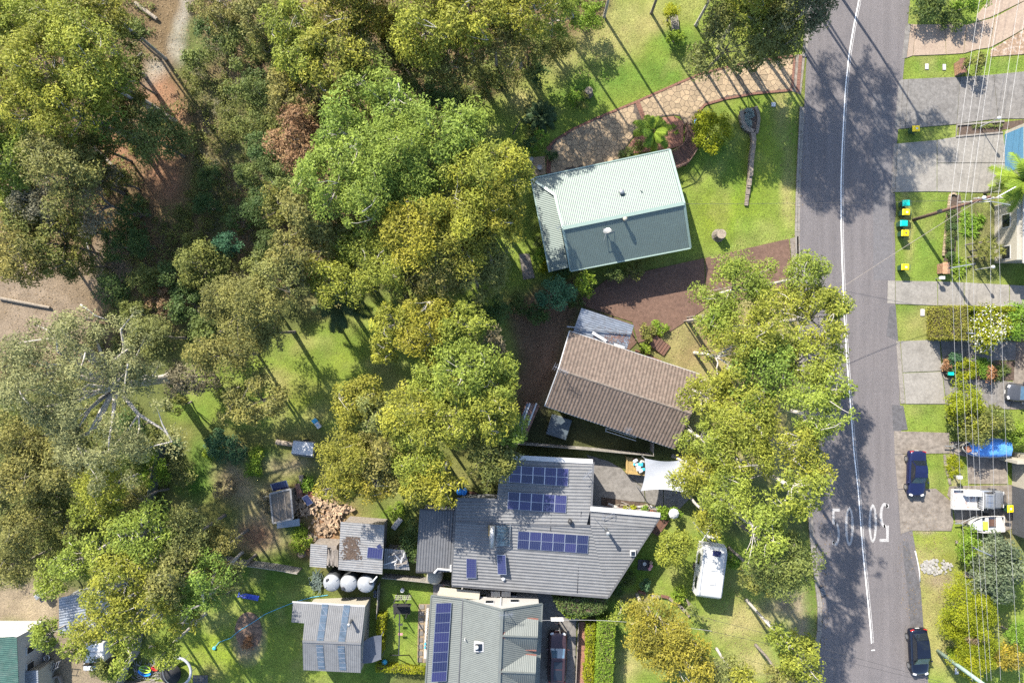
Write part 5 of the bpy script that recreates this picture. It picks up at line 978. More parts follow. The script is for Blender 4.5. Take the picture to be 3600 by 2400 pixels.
# ------------------------------------------------------------------ vehicles
def car(label, loc, rz, L, W, Hh, paint, kind='sedan', group=None, sun=0, name='parked_car'):
    """front towards +y. Body lofted from stations (y, half width at sill, half width at belt, belt height)"""
    t = thing(name, label, 'car', (*loc, .02), rz, group, world=False); y = L / 2; w_ = W / 2; bt = Hh * .62
    hb = kind == 'hatch'; suv = kind == 'suv'
    st = [(-1.0, .74, .38, .52), (-.985, .9, .66, .62), (-.93, .97, .86, .64 if not hb else .68), (-.7, 1, .9, .655), (-.35, 1, .93, .64), (0, 1, .94, .62), (.32, 1, .93, .6), (.55, 1, .91, .59), (.75, .99, .86, .56), (.9, .93, .74, .52), (.965, .84, .6, .46), (1.0, .66, .38, .38)]
    m = MB(); n = 12
    for fy, fw, fb, fh in st:
        Y = fy * y; ws = w_ * fw; wb = w_ * (fw * .35 + fb * .6); hb_ = Hh * fh; z0 = .2 if abs(fy) < .95 else .32
        for x, z in ((-ws * .86, z0), (-ws, z0 + .12), (-ws, hb_ * .72), (-wb, hb_ * .95), (-wb * .8, hb_), (-wb * .3, hb_ + .025), (wb * .3, hb_ + .025), (wb * .8, hb_), (wb, hb_ * .95), (ws, hb_ * .72), (ws, z0 + .12), (ws * .86, z0)): m.v.append((x, Y, z))
    for i in range(len(st) - 1):
        for k in range(n): m.f.append((i * n + k, i * n + (k + 1) % n, (i + 1) * n + (k + 1) % n, (i + 1) * n + k))
    m.f += [tuple(range(n - 1, -1, -1)), tuple(range((len(st) - 1) * n, len(st) * n))]
    body = m.build('body', paint, t, True, sub=1)
    # greenhouse: rear glass base, roof rear, roof front, windscreen base
    yr0, yr1, yf1, yf0 = {'sedan': (-.62, -.40, .10, .40), 'hatch': (-.90, -.62, .12, .48), 'suv': (-.93, -.80, .12, .40)}[kind]; zb = Hh * .6; zt = Hh; wt = w_ * .68; wb = w_ * .86
    P = lambda fy, x, z: (x, fy * y, z)
    q = {'a': P(yr0, -wb * .9, zb), 'b': P(yr0, wb * .9, zb), 'c': P(yr1, wt * .95, zt - .03), 'd': P(yr1, -wt * .95, zt - .03), 'e': P(yf1, -wt, zt - .02), 'f': P(yf1, wt, zt - .02), 'g': P(yf0, wb * .94, zb), 'h': P(yf0, -wb * .94, zb), 'i': P((yr1 + yf1) / 2, -wt * 1.02, zt + .02), 'j': P((yr1 + yf1) / 2, wt * 1.02, zt + .02), 'k': P((yr1 + yf1) / 2, 0, zt + .04)}
    def panel_(nm, ids, mt, par=t, off=0.0):
        v = [Vector(q[i]) for i in ids]; c = sum(v, Vector()) / len(v); nr = (v[1] - v[0]).cross(v[-1] - v[0]).normalized()
        if nr.z < 0 or (abs(nr.z) < .2 and nr.x * c.x < 0): nr = -nr
        return MB().add([p + nr * off for p in v], [tuple(range(len(v)))]).build(nm, mt, par)
    m = MB(); ks = list(q); m.add([q[k] for k in ks], [tuple(ks.index(c) for c in f_) for f_ in ('abcd', 'efgh', 'dcjki', 'ikjfe', 'adieh', 'bgfjc')]); m.build('cabin', paint, t)
    def shrink(ids, s): 
        v = [Vector(q[i]) for i in ids]; c = sum(v, Vector()) / len(v); return [c + (p - c) * s for p in v]
    for nm, ids in (('rear_window', 'abcd'), ('windscreen', 'efgh'), ('side_window', 'adieh'), ('side_window', 'bgfjc')):
        v = shrink(ids, .9); nr = (v[1] - v[0]).cross(v[-1] - v[0]).normalized(); c = sum(v, Vector()) / len(v); out = (c - Vector((0, c.y * .4, Hh * .5)))
        if nr.dot(out) < 0: nr = -nr
        MB().add([p + nr * .012 for p in v], [tuple(range(len(v)))]).build(nm, 'glass_blue' if nm == 'windscreen' else 'glass_dark', t)
    for k in range(sun):
        yc = (yr1 + (yf1 - yr1) * ((.72, .3)[k] if sun > 1 else .6)) * y; MB().box((0, yc, zt + .035), (wt * 1.25, (yf1 - yr1) * y * (.3 if k == 0 else .42), .02)).build('sunroof', 'glass_dark', t, bevel=.006)
    for sx in (-1, 1):
        for fy in (-.62, .62):
            wh_ = MB(); wh_.tube([(sx * (w_ - .22), fy * y, .33), (sx * (w_ + .005), fy * y, .33)], .33, 16); o = wh_.build('wheel', 'rubber', t); mm = MB(); mm.tube([(sx * (w_ - .02), fy * y, .33), (sx * (w_ + .015), fy * y, .33)], .21, 12); mm.build('rim', 'alloy', o)
        MB().box((sx * (w_ + .08), .36 * y, Hh * .64), (.2, .12, .14)).build('mirror', paint, t, bevel=.03)
        MB().box((sx * w_ * .62, y * .93, Hh * .47), (w_ * .36, .2, .13), -sx * .35).build('headlight', 'lamp_glass', t, bevel=.03); MB().box((sx * w_ * .68, -y * .965, Hh * .55), (w_ * .38, .1, .16), sx * .2).build('tail_light', 'tail_red', t, bevel=.02)
        for fy in (-.12, .2): MB().box((sx * (w_ + .004), fy * y, Hh * .5), (.03, .2, .03)).build('door_handle', paint, t)
    MB().box((0, -y * 1.0, .55), (.38, .03, .12)).build('number_plate', 'white_plastic', t); MB().box((0, y * .995, .4), (.38, .03, .11)).build('number_plate', 'white_plastic', t)
    return t
car('navy blue sedan parked on the verge facing down the road', c6(222, 384, .7), math.pi - .02, 4.35, 1.72, 1.42, 'paint_navy')
car('glossy black-blue hatchback parked on the verge near the bottom edge', c7(236, 700, .7), math.pi + .06, 4.45, 1.8, 1.46, 'paint_black', 'hatch')
car('dusky maroon four-wheel drive with two dark roof windows beside the sage house', e6(978, 590, .8), -.03, 4.75, 1.86, 1.78, 'paint_maroon', 'suv', sun=2)
car('grey hatchback parked at the middle of the right edge', c5(1160, 745, .7), 1.5, 4.2, 1.74, 1.45, 'paint_grey', 'hatch')
def ute():
    t = thing('utility_truck', 'white tray-back utility truck with rust-stained tray on the driveway', 'truck', (*c6(588, 540, .6), .03), -math.pi / 2 - .02, world=False)
    # front towards +y
    def loft(st, nm, mt):
        m = MB()
        for Y, hw, z0, z1 in st: m.v += [(-hw, Y, z0), (-hw, Y, z1 * .9), (-hw * .8, Y, z1), (hw * .8, Y, z1), (hw, Y, z1 * .9), (hw, Y, z0)]
        for i in range(len(st) - 1):
            for k in range(6): m.f.append((i * 6 + k, i * 6 + (k + 1) % 6, i * 6 + 6 + (k + 1) % 6, i * 6 + 6 + k))
        m.f += [(5, 4, 3, 2, 1, 0), tuple(range(len(st) * 6 - 6, len(st) * 6))]; return m.build(nm, mt, t, True, bevel=.03)
    loft([(.1, .86, .4, 1.1), (1.0, .88, .4, 1.12), (1.2, .88, .4, 1.12), (2.1, .86, .4, 1.05), (2.42, .78, .42, .95), (2.52, .6, .45, .75)], 'body', 'paint_silver')
    loft([(.12, .8, 1.1, 1.15), (.2, .72, 1.1, 1.74), (.35, .7, 1.1, 1.78), (.95, .7, 1.1, 1.76), (1.05, .7, 1.1, 1.7), (1.55, .78, 1.08, 1.13)], 'cab', 'paint_silver')
    MB().add([(-.62, 1.06, 1.7), (.62, 1.06, 1.7), (.7, 1.5, 1.2), (-.7, 1.5, 1.2)], [(0, 1, 2, 3)]).build('windscreen', 'glass_blue', t)
    for s in (-1, 1): MB().add([(s * .76, .3, 1.2), (s * .715, .38, 1.66), (s * .715, .95, 1.64), (s * .8, 1.35, 1.2)], [(0, 1, 2, 3)]).build('side_window', 'glass_dark', t); MB().box((s * 1.0, 1.25, 1.25), (.2, .1, .18)).build('mirror', 'steel_dark', t)
    MB().box((0, -1.25, .85), (1.82, 2.5, .08)).build('tray_floor', 'ute_tray', t)
    for s in (-1, 1): MB().box((s * .91, -1.25, 1.03), (.06, 2.5, .34)).build('tray_side', 'white_paint', t)
    MB().box((0, -2.49, 1.03), (1.82, .06, .34)).build('tailgate', 'white_paint', t)
    hb = MB(); hb.tube([(-.85, -.02, .9), (-.85, -.02, 1.7), (.85, -.02, 1.7), (.85, -.02, .9)], .04, 6)
    for k in range(7): hb.tube([(-.7 + .23 * k, -.02, 1.0), (-.7 + .23 * k, -.02, 1.7)], .015, 4)
    hb.build('headboard', 'white_paint', t); MB().box((-.62, -.75, 1.3), (.5, 1.55, .5)).build('tool_box', 'white_paint', t, bevel=.06)
    rk = MB()
    for yy in (.3, .8): rk.tube([(-.72, yy, 1.86), (.72, yy, 1.86)], .025, 5)
    for xx in (-.6, 0, .6): rk.tube([(xx, .2, 1.87), (xx, .9, 1.87)], .02, 4)
    rk.build('roof_rack', 'galv', t)
    bb = MB(); bb.tube([(-.8, 2.4, .75), (-.55, 2.62, .75), (.55, 2.62, .75), (.8, 2.4, .75)], .05, 6); bb.tube([(-.5, 2.6, .6), (-.5, 2.6, 1.0), (.5, 2.6, 1.0), (.5, 2.6, .6)], .04, 6); bb.build('bull_bar', 'steel_dark', t)
    for sx in (-1, 1):
        for yy in (-1.45, 1.75): wh_ = MB(); wh_.tube([(sx * .68, yy, .36), (sx * .92, yy, .36)], .36, 16); o = wh_.build('wheel', 'rubber', t); mm = MB(); mm.tube([(sx * .9, yy, .36), (sx * .93, yy, .36)], .22, 12); mm.build('rim', 'galv', o)
        MB().box((sx * .6, 2.47, .82), (.3, .08, .16)).build('headlight', 'lamp_glass', t)
ute()
def boat(label, loc, rz, L, W, tarp=False):
    t = thing('trailer_boat', label, 'boat', (*loc, .03), rz, world=False); st = [(-.5, .9, .1), (-.2, 1, .05), (.1, .97, .05), (.3, .78, .1), (.42, .45, .2), (.49, .1, .35)]; m = MB()
    for fy, fw, z in st:
        for fx, zz in ((-1, 1.05), (-.86, .7), (-.45, .45 + z), (0, .38 + z), (.45, .45 + z), (.86, .7), (1, 1.05)): m.v.append((fx * fw * W / 2, fy * L, zz + (.18 * max(0, fy) * 2 if zz > 1 else 0)))
    for i in range(5):
        for k in range(6): m.f.append((i * 7 + k, i * 7 + k + 1, i * 7 + 8 + k, i * 7 + 7 + k))
    m.f.append(tuple(range(6, -1, -1))); m.build('hull', 'white_plastic' if not tarp else 'dirty_white', t, True)
    g = MB(); q = [(-st[i][1] * W / 2, st[i][0] * L, 1.07 + .36 * max(0, st[i][0])) for i in range(6)]; q2 = [(-a, b, c) for a, b, c in q]; g.tube(q + q2[::-1], .05, 6); g.tube([q[0], q2[0]], .06, 6); g.build('gunwale', 'dirty_white', t)
    if tarp:
        m = MB(); n = 9; nl = 14
        for i in range(nl + 1):
            fy = -.53 + i / nl * .9; w0 = np.interp(fy, [s[0] for s in st], [s[1] for s in st]) * W / 2 * 1.08
            for k in range(n): a = (k / (n - 1) - .5) * 2; m.v.append((a * w0 * (1 + .04 * math.sin(i * 2.3)), fy * L, 1.32 + .22 * (1 - a * a) - (.38 if abs(a) == 1 else 0) + .05 * math.sin(i * 1.7 + k * 2.1)))
        for i in range(nl):
            for k in range(n - 1): m.f.append((i * n + k, i * n + k + 1, i * n + n + k + 1, i * n + n + k))
        m.build('tarpaulin', 'tarp_blue', t, True); MB().box((-.1, L * .4, 1.45), (.6, .5, .3), .4).build('life_jacket', 'terracotta', t, bevel=.1)
        MB().add([(-W * .42, L * .2, 1.5), (W * .42, L * .2, 1.5), (.2, L * .46, 1.45), (-.2, L * .46, 1.45)], [(0, 1, 2, 3)]).build('bow_cover', 'sail', t)
    else:
        MB().add([(-W * .4, L * .12, 1.1), (W * .4, L * .12, 1.1), (W * .2, L * .4, 1.28), (0, L * .48, 1.36), (-W * .2, L * .4, 1.28)], [(0, 1, 2, 3, 4)]).build('foredeck', 'white_plastic', t)
        MB().box((0, -.12 * L, .72), (W * .78, L * .5, .06)).build('deck_floor', 'sail', t); MB().box((0, -.02 * L, 1.0), (W * .85, .3, .1)).build('thwart', 'white_plastic', t); MB().box((0, -.36 * L, 1.0), (W * .85, .5, .12)).build('stern_seat', 'white_plastic', t)
        MB().box((-.1, .03 * L, 1.08), (W * .5, .45, .06)).build('green_mat', 'plastic_lime', t); MB().box((.1, -.2 * L, .85), (W * .4, .7, .15)).build('cargo_crate', 'timber_deck', t)
        o = MB(); o.box((0, -.56 * L, 1.2), (.3, .42, .4)); o.box((0, -.55 * L, .75), (.12, .14, .7)); o.build('outboard_motor', 'black', t, bevel=.04)
    tr = MB(); tr.tube([(-W * .38, -.5 * L, .42), (-W * .38, .2 * L, .42), (0, .62 * L, .42), (W * .38, .2 * L, .42), (W * .38, -.5 * L, .42)], .05, 6); tr.tube([(0, .55 * L, .42), (0, .75 * L, .42)], .06, 6); tr.tube([(0, .6 * L, .42), (0, .6 * L, .9)], .05, 5); tr.build('trailer', 'galv', t)
    for s in (-1, 1): wh_ = MB(); wh_.tube([(s * (W / 2 - .12), -.12 * L, .3), (s * (W / 2 + .06), -.12 * L, .3)], .28, 14); wh_.build('wheel', 'rubber', t)
boat('open white dinghy with outboard motor on its trailer below the truck', c6(655, 703, 1), math.pi / 2 + .03, 3.4, 1.55); boat('boat under a bright blue tarpaulin above the white truck', c6(650, 222, 1.2), math.pi / 2 - .02, 4.4, 1.75, True)
def caravan():
    t = thing('caravan', 'white touring caravan parked on the front lawn', 'caravan', (*e5(760, 645, 1.4), .02), -.13, world=False)
    W, L = 2.25, 4.95; m = MB(); prof = [(-L / 2, .75), (-L / 2 - .0, 2.1), (-L / 2 + .25, 2.5), (-L / 2 + .6, 2.62), (L / 2 - .6, 2.62), (L / 2 - .12, 2.2), (L / 2, 1.5), (L / 2 - .15, .75)]
    n = len(prof); m.v = [(-W / 2, y, z) for y, z in prof] + [(W / 2, y, z) for y, z in prof]; m.f = [tuple(range(n)), tuple(range(2 * n - 1, n - 1, -1))] + [(i, n + i, n + (i + 1) % n, (i + 1) % n) for i in range(n)]; m.build('body', 'white_plastic', t, bevel=.06)
    for y in (-.8, .5, 1.3): b = MB().box((.05, y, 2.66), (.6, .55, .1)).build('roof_hatch', 'white_plastic', t, bevel=.03)
    MB().box((W / 2 - .1, 0, 2.66), (.06, L - .8, .05)).build('roof_rail', 'alloy', t); MB().box((-W / 2 + .06, 0, 2.66), (.14, L - .7, .12)).build('rolled_awning', 'tarp_white', t)
    MB().box((.1, L / 2 - .62, 2.7), (.75, .5, .04)).build('small_solar_panel', 'solar_cell', t)
    for s in (-1, 1):
        for y in (-1.3, .9): MB().box((s * (W / 2 + .005), y, 1.7), (.03, 1.1, .6)).build('window', 'glass_dark', t)
        w_ = MB(); w_.tube([(s * (W / 2 - .25), -.3, .34), (s * (W / 2 - .02), -.3, .34)], .34, 14); w_.build('wheel', 'rubber', t)
    d = MB(); d.tube([(-.7, L / 2 - .2, .55), (0, L / 2 + 1.2, .5), (.7, L / 2 - .2, .55)], .05, 6); d.tube([(0, L / 2 + 1.2, .0), (0, L / 2 + 1.2, .7)], .04, 6); d.build('drawbar', 'galv', t)
    for s in (-.2, .15): MB().lathe([(.14, 0), (.15, .1), (.15, .45), (.1, .55), (.04, .6)], (s, L / 2 + .35, .55), 12).build('gas_bottle', 'dirty_white', t, True)
    MB().box((W / 2 + .004, -.2, 1.25), (.02, .62, 1.6)).build('door', 'dirty_white', t)
caravan()
# ------------------------------------------------------------------ wheelie bins
def bin0(lid):
    t = thing('wheelie_bin', 'x', 'bin', group='wheelie bins', world=False); m = MB(); m.add([(-.2, -.24, .06), (.2, -.24, .06), (.2, .24, .06), (-.2, .24, .06), (-.28, -.34, .98), (.28, -.34, .98), (.28, .34, .98), (-.28, .34, .98)], [(0, 3, 2, 1), (4, 5, 6, 7), (0, 1, 5, 4), (1, 2, 6, 5), (2, 3, 7, 6), (3, 0, 4, 7)]); m.build('body', 'bin_green', t, bevel=.03)
    l = MB(); l.add([(-.3, -.38, .98), (.3, -.38, .98), (.3, .36, .99), (-.3, .36, .99), (-.24, -.3, 1.07), (.24, -.3, 1.07), (.24, .28, 1.08), (-.24, .28, 1.08)], [(0, 3, 2, 1), (4, 5, 6, 7), (0, 1, 5, 4), (1, 2, 6, 5), (2, 3, 7, 6), (3, 0, 4, 7)]); lo = l.build('lid', lid, t, bevel=.03)
    MB().box((0, 0, 1.085), (.3, .34, .02)).build('lid_panel', lid, lo)
    h = MB(); h.tube([(-.25, .38, .95), (-.25, .45, 1.0), (.25, .45, 1.0), (.25, .38, .95)], .022, 6); h.build('handle', 'bin_green', t)
    for s in (-1, 1): w_ = MB(); w_.tube([(s * .24, .3, .1), (s * .3, .3, .1)], .1, 12); w_.build('wheel', 'rubber', t)
    return t
for lid, ls in (('lid_yellow', [(c3(478, 282, 1.05), 'yellow-lidded bin on the small grass strip between driveways', -1.55, 1), (c3(342, 1434, 1.05), 'yellow-lidded bin between the two teal-lidded bins', -1.6, 0), (c4(188, 268, 1.05), 'yellow-lidded bin just below the two teal-lidded bins', -1.6, 1), (c4(188, 535, 1.05), 'yellow-lidded bin alone beside the concrete path', -1.6, 0), (c6(812, 606, 1.05), 'yellow-lidded bin in front of the white utility truck', 0.05, 0)]), ('lid_teal', [(c3(342, 1308, 1.05), 'upper teal-lidded bin on the verge by the pole', -1.55, 0), (c4(178, 190, 1.05), 'lower teal-lidded bin on the verge by the pole', -1.6, 0)])):
    b0 = bin0(lid)
    for k, (p, l, rz, lab) in enumerate(ls):
        o = b0 if k == 0 else dup(b0); place(o, (*p, .01), rz, l)
        if lab: MB().box((0, .02, 1.098), (.16, .2, .008)).build('sticker', 'white_plastic', o)
# ------------------------------------------------------------------ power poles, lines and lamps
def ppole(label, base, h, matn, arms, r=.17, lamp=None):
    t = thing('power_pole', label, 'pole', (*base, 0)); b = Vector((*base, -.2)); MB().tube([b, (base[0], base[1], h * .5), (base[0], base[1], h)], [r, r * .88, r * .72], 12).build('pole', matn, t, True)
    for z, d, L, off in arms:
        d = Vector((*d, 0)).normalized(); c = Vector((*base, z)) + d * off; am = MB(); am.box(c, (L, .1, .12), math.atan2(d.y, d.x)); o = am.build('crossarm', 'timber_grey', t)
        k = max(2, int(L / .55))
        for i in range(k): q = c + d * L * ((i + .5) / k - .5); MB().lathe([(.03, 0), (.05, .08), (.03, .12), (.045, .18), (.02, .22)], q + Vector((0, 0, .06)), 8).build('insulator', 'white_plastic', o, True)
    return t
pb = c3(440, 1540); PP = ppole('brown timber power pole on the verge beside the bins', pb, 10.2, 'timber_pole', [(9.7, (1, .02), 2.4, .2), (8.3, (1, .03), 1.9, -.35)])
m = MB()
for a, b in (((1.2, .12, 9.2), (2.4, 0.9, 9.8)), ((1.0, -.1, 8.9), (2.4, -.45, 9.2))): m.tube([(pb[0], pb[1], a[2] - 1.0), (pb[0] + a[0], pb[1] + a[1], a[2]), (pb[0] + b[0], pb[1] + b[1], b[2])], .045, 6)
m.build('service_conduit', 'galv', PP); MB().box((pb[0] - .2, pb[1], 4.2), (.2, .3, .45)).build('fuse_box', 'steel_dark', PP); MB().tube([(pb[0] + .19, pb[1] - .05, 0), (pb[0] + .17, pb[1] - .05, 8)], .03, 5).build('cable_guard', 'galv', PP)
p = c3(1415, 1235, 10); MB().lathe([(.02, -.1), (.16, 0), (.17, .1), (.1, .2), (.02, .23)], (*p, 9.9), 12).build('pole_cap', 'white_plastic', PP, True)
pb2 = c7(355, 695); P2 = ppole('pale green power pole leaning out of the bottom edge', pb2, 9.8, 'pole_green', [(9.3, (1, .06), 2.6, .25)], .2)
m = MB(); q = Vector((*pb2, 8.2)); m.tube([q, q + Vector((-1.0, -.2, .4)), q + Vector((-2.3, -.45, .45))], .05, 6); m.build('lamp_arm', 'galv', P2); MB().box(tuple(q + Vector((-2.5, -.5, .45))), (.6, .24, .14), .2).build('street_lamp_head', 'galv', P2, bevel=.04)
def wire(name, label, pts, sag, r, matn, group):
    o = MB(); P = [Vector(p) for p in pts]; out = []
    for a, b in zip(P, P[1:]):
        for k in range(15): t = k / 14; q = a.lerp(b, t); q.z -= sag * 4 * t * (1 - t); out.append(q)
    o.tube(out, r, 5); return tag(o.build(name, matn), label, 'power line', group)
wr = [((3453, 0), (3341, 717), (3418, 2393), 8.5), ((3480, 0), (3365, 717), (3449, 2393), 8.5), ((3513, 0), (3391, 717), (3470, 2392), 8.5), ((3526, 0), (3416, 690), (3485, 2391), 9.9), ((3592, 0), (3483, 690), (3518, 2390), 9.9), ((3622, 0), (3509, 690), (3585, 2400), 9.9)]
for i, (a, b, c, z) in enumerate(wr):
    A0, B0, C0 = Vector((*S(*a, z), z)), Vector((*S(*b, z), z)), Vector((*S(*c, 9.5), 9.5)); N0 = A0 + (A0 - B0) * .9
    wire('power_line', f'{nth(i, 6)} of the six pale power lines strung along the right side', [N0, B0, C0], .35, .011, 'cable_pale', 'power lines along the street')
top = Vector((pb[0], pb[1], 9.0))
wire('service_line', 'thin dark service line from the mint roof across the road', [P3(c1, 1895, 742, 4.9), tuple(top)], .4, .014, 'cable_dark', 'service lines')
wire('service_line', 'twisted service line crossing the road into the big canopy', [(*T[6](1040, 452, 6), 6), tuple(top)], .3, .02, 'timber_grey', 'service lines')
q = Vector((*pb2, 9.0))
for k, (x, y) in enumerate(((200, 1208), (340, 1150))): wire('service_line', ('lower', 'upper')[k] + ' dark service line crossing the road at the bottom', [(*T[9](x - 300, y - 60, 5), 5), tuple(q + Vector((0, .1 * k, .2 * k)))], .5, .014, 'cable_dark', 'service lines')
wire('service_line', 'pale service line reaching the sage roof from the bottom verge', [P3(e6, 872, 345, 4.3), P3(e6, 1345, 348, 5.2), (*T[9](200, 1208, 6), 6)], .15, .015, 'cable_pale', 'service lines')
for f, a, b, l in ((T[6], (1842, 278), (2008, 250), 'grey spreader bar clamped to the lines near the brick letterbox'), (T[9], (2005, 635), (2128, 690), 'pale spreader bar on the lines above the grey-green tree'), (T[6], (1960, 725), (2012, 730), 'short grey clamp on the lines above the golden hedge')):
    t = thing('line_spreader', l, 'line fitting', (*f(*a, 9.2), 9.2)); m = MB(); A_, B_ = Vector((*f(*a, 9.2), 9.2)), Vector((*f(*b, 9.2), 9.2)); m.tube([A_, B_], .045, 6); m.build('bar', 'galv', t)
    for q in (A_, B_): MB().box(q, (.14, .14, .16)).build('clamp', 'steel_dark', t)
for f, b, h, l in ((c3, (1345, 262), 2.6, 'white garden lamp post in the bed between two driveways'), (c4, (735, 556), 2.4, 'white garden lamp post near the brick letterbox')):
    p = f(*b); t = thing('garden_lamp', l, 'lamp', (*p, 0)); MB().lathe([(.08, 0), (.045, .15), (.04, h - .25), (.07, h - .2)], (*p, 0), 8).build('post', 'white_paint', t, True); MB().lathe([(.05, 0), (.13, .08), (.17, .2), (.13, .32), (.03, .38)], (*p, h - .22), 14).build('globe', 'white_plastic', t, True)
# street light arm at the caravan, pole with box near the lawn
t = thing('service_post', 'slim timber post with a grey meter box beside the grey house lawn', 'post', (*e5(425, 840), 0)); p = e5(425, 845); MB().tube([(*p, 0), (p[0], p[1], 3.1)], .1, 8).build('post', 'timber_grey', t); MB().box((p[0], p[1], 3.2), (.55, .42, .2)).build('box_top', 'galv', t)
t = thing('service_post', 'pale steel post standing behind the caravan tow bar', 'post', (*e5(672, 392), 0)); A_ = Vector((*e5(742, 475), 0)); MB().tube([A_, (*e5(740, 472), 2.4)], .05, 8).build('post', 'galv', t); MB().tube([(*e5(672, 390, 1.2), 1.2), (*e5(740, 472), 2.4)], .035, 6).build('stay', 'galv', t)
# ------------------------------------------------------------------ letterboxes, lids and small street things
def brickbox(label, p, rz, sz, roof_m):
    t = thing('brick_letterbox', label, 'letterbox', (*p, 0), rz, world=False); nx = int(sz[1] / .24); nzz = 7
    for k in range(nzz):
        for i in range(nx):
            for s in (-1, 1): MB().box((s * (sz[0] / 2 - .055), -sz[1] / 2 + (i + .5 + (.0 if k % 2 else .12)) * sz[1] / nx * .93, .06 + k * .12), (.11, sz[1] / nx - .03, .11)).build('brick', 'brick_pale', t)
    MB().box((0, 0, .42), (sz[0] - .12, sz[1] - .02, .84)).build('core', 'grey_block', t)
    for s in (-1, 1): m = MB(); m.box((s * sz[0] * .27, 0, .98), (sz[0] * .62, sz[1] + .12, .06), 0, 0, s * .5); m.build('cap_slab', roof_m, t)
    for k in range(3): MB().box((0, (k - 1) * .3, 1.1), (.06, .2, .04)).build('ridge_stone', 'sandstone', t)
brickbox('long brick letterbox between the top driveways', c2(1090, 925, .6), .08, (.5, 1.25), 'brick'); brickbox('brick letterbox at the end of the stone edging by the path', c4(492, 545, .6), 0, (.62, .98), 'brick_pale')
for p, l, mt in ((T[9](1905, 150, .9), 'white letterbox by the spiky clump above the truck', 'white_plastic'), (c4(472, 620, .9), 'small white letterbox beside the concrete path', 'white_plastic'), (T[6](1832, 1005, .6), 'teal letterbox in the garden island', 'lid_teal')):
    t = thing('letterbox', l, 'letterbox', (*p, 0)); MB().box((p[0], p[1], .4), (.08, .08, .85)).build('post', 'galv', t); b_ = MB().box((p[0], p[1], .95), (.42, .3, .3)).build('box', mt, t, bevel=.03); MB().box((p[0] - .2, p[1], 1.0), (.02, .2, .03)).build('slot', 'black', b_)
for f, x, y, s, l in ((c2, 620, 920, (.28, .5), 'left white meter lid in the shaded grass strip'), (c2, 860, 928, (.26, .52), 'right white meter lid in the shaded grass strip'), (T[3], 625, 722, (.38, .38), 'white pit lid in the lawn near the kerb'), (c5, 320, 108, (.36, .62), 'white meter lid in the verge below the path'), (c7, 472, 818, (.34, .6), 'white meter lid beside the green pole')):
    p = f(x, y); t = thing('meter_lid', l, 'meter lid', (*p, 0), group='meter lids'); MB().box((*p, .02), (*s, .05)).build('lid', 'white_plastic', t, bevel=.02); MB().box((*p, .012), (s[0] + .08, s[1] + .08, .03)).build('rim', 'kerb_concrete', t)
# stone edging and walls over the road
t = thing('stone_edging', 'row of small yellow sandstone blocks edging the verge garden', 'edging', (*c4(505, 280), 0)); pts = [c3(1020, 1200), c3(990, 1178), c3(945, 1185), c3(925, 1230), c3(905, 1420), c3(885, 1568)] + [c4(500, 250), c4(488, 350), c4(478, 470)]
q = resample(pts, .3)
for a, b in zip(q, q[1:]): d = b - a; c = (a + b) / 2; MB().box((c.x, c.y, .09), (.28, .17 + random.uniform(0, .03), .18), math.atan2(d.y, d.x) + random.uniform(-.05, .05)).build('stone', 'sandstone', t, bevel=.02)
strct(sheet('garden_bed', pl(c3, [(960, 1210), (1080, 1190), (1100, 1300), (1060, 1568), (920, 1568)]) [:5], .004, 'soil_bed')); strct(sheet('garden_bed', pl(c4, [(520, 170), (590, 170), (580, 480), (485, 490)]), .004, 'soil_bed'))
strct(sheet('garden_bed', pl(c3, [(1055, 245), (1700, 190), (1960, 160), (1960, 250), (1660, 300), (1650, 335), (1055, 378)]), .005, 'soil_bed'))
t = thing('bed_border', 'concrete border round the garden bed between two driveways', 'border', (*c3(1020, 300), 0)); m = MB(); ribbon(m, [c3(1680, 185), c3(1030, 235), c3(1020, 395), c3(1660, 340)], .17, -.05, .12); m.build('border', 'kerb_concrete', t)
# garden island over the road
t = thing('island_border', 'low concrete rim of the planted island between dark driveway strips', 'border', (*c5(600, 560), 0)); m = MB(); ribbon(m, [c5(870, 490), c5(490, 490), c5(462, 540), c5(470, 590), c5(490, 625), c5(560, 640)], .12, -.05, .14); m.build('rim', 'kerb_concrete', t); strct(sheet('garden_bed', pl(c5, [(480, 495), (1040, 490), (1040, 640), (500, 635), (465, 560)]), .045, 'soil_bed'))
# pale rubble patch and fallen white pipe on the verge
t = thing('rubble_patch', 'flattened heap of pale broken concrete on the right verge', 'rubble', (*c7(345, 165), 0))
for k in range(95):
    a = random.uniform(0, 6.28); rr = math.sqrt(random.random()); p = c7(345 + 98 * rr * math.cos(a), 165 + 52 * rr * math.sin(a)); s = random.uniform(.14, .34); n = random.randint(5, 7)
    MB().prism([(p[0] + s * random.uniform(.4, .65) * math.cos(6.28 * j / n), p[1] + s * random.uniform(.4, .65) * math.sin(6.28 * j / n)) for j in range(n)], 0, random.uniform(.03, .09)).build('fragment', 'pebble_white', t)
t = thing('white_pipe', 'long curved white pipe lying on the right verge', 'pipe', (*c7(225, 160), 0)); MB().tube([(*c7(x, y), .06) for x, y in ((208, 62), (216, 95), (228, 150), (236, 200), (238, 255))], .055, 8).build('pipe', 'white_plastic', t, True)
t = thing('stone_step', 'flat grey concrete block beside the golden conifer', 'block', (*c7(555, 210), 0)); MB().box((*c7(555, 210), .12), (1.2, .5, .24), -.03).build('block', 'grey_block', t, bevel=.02)
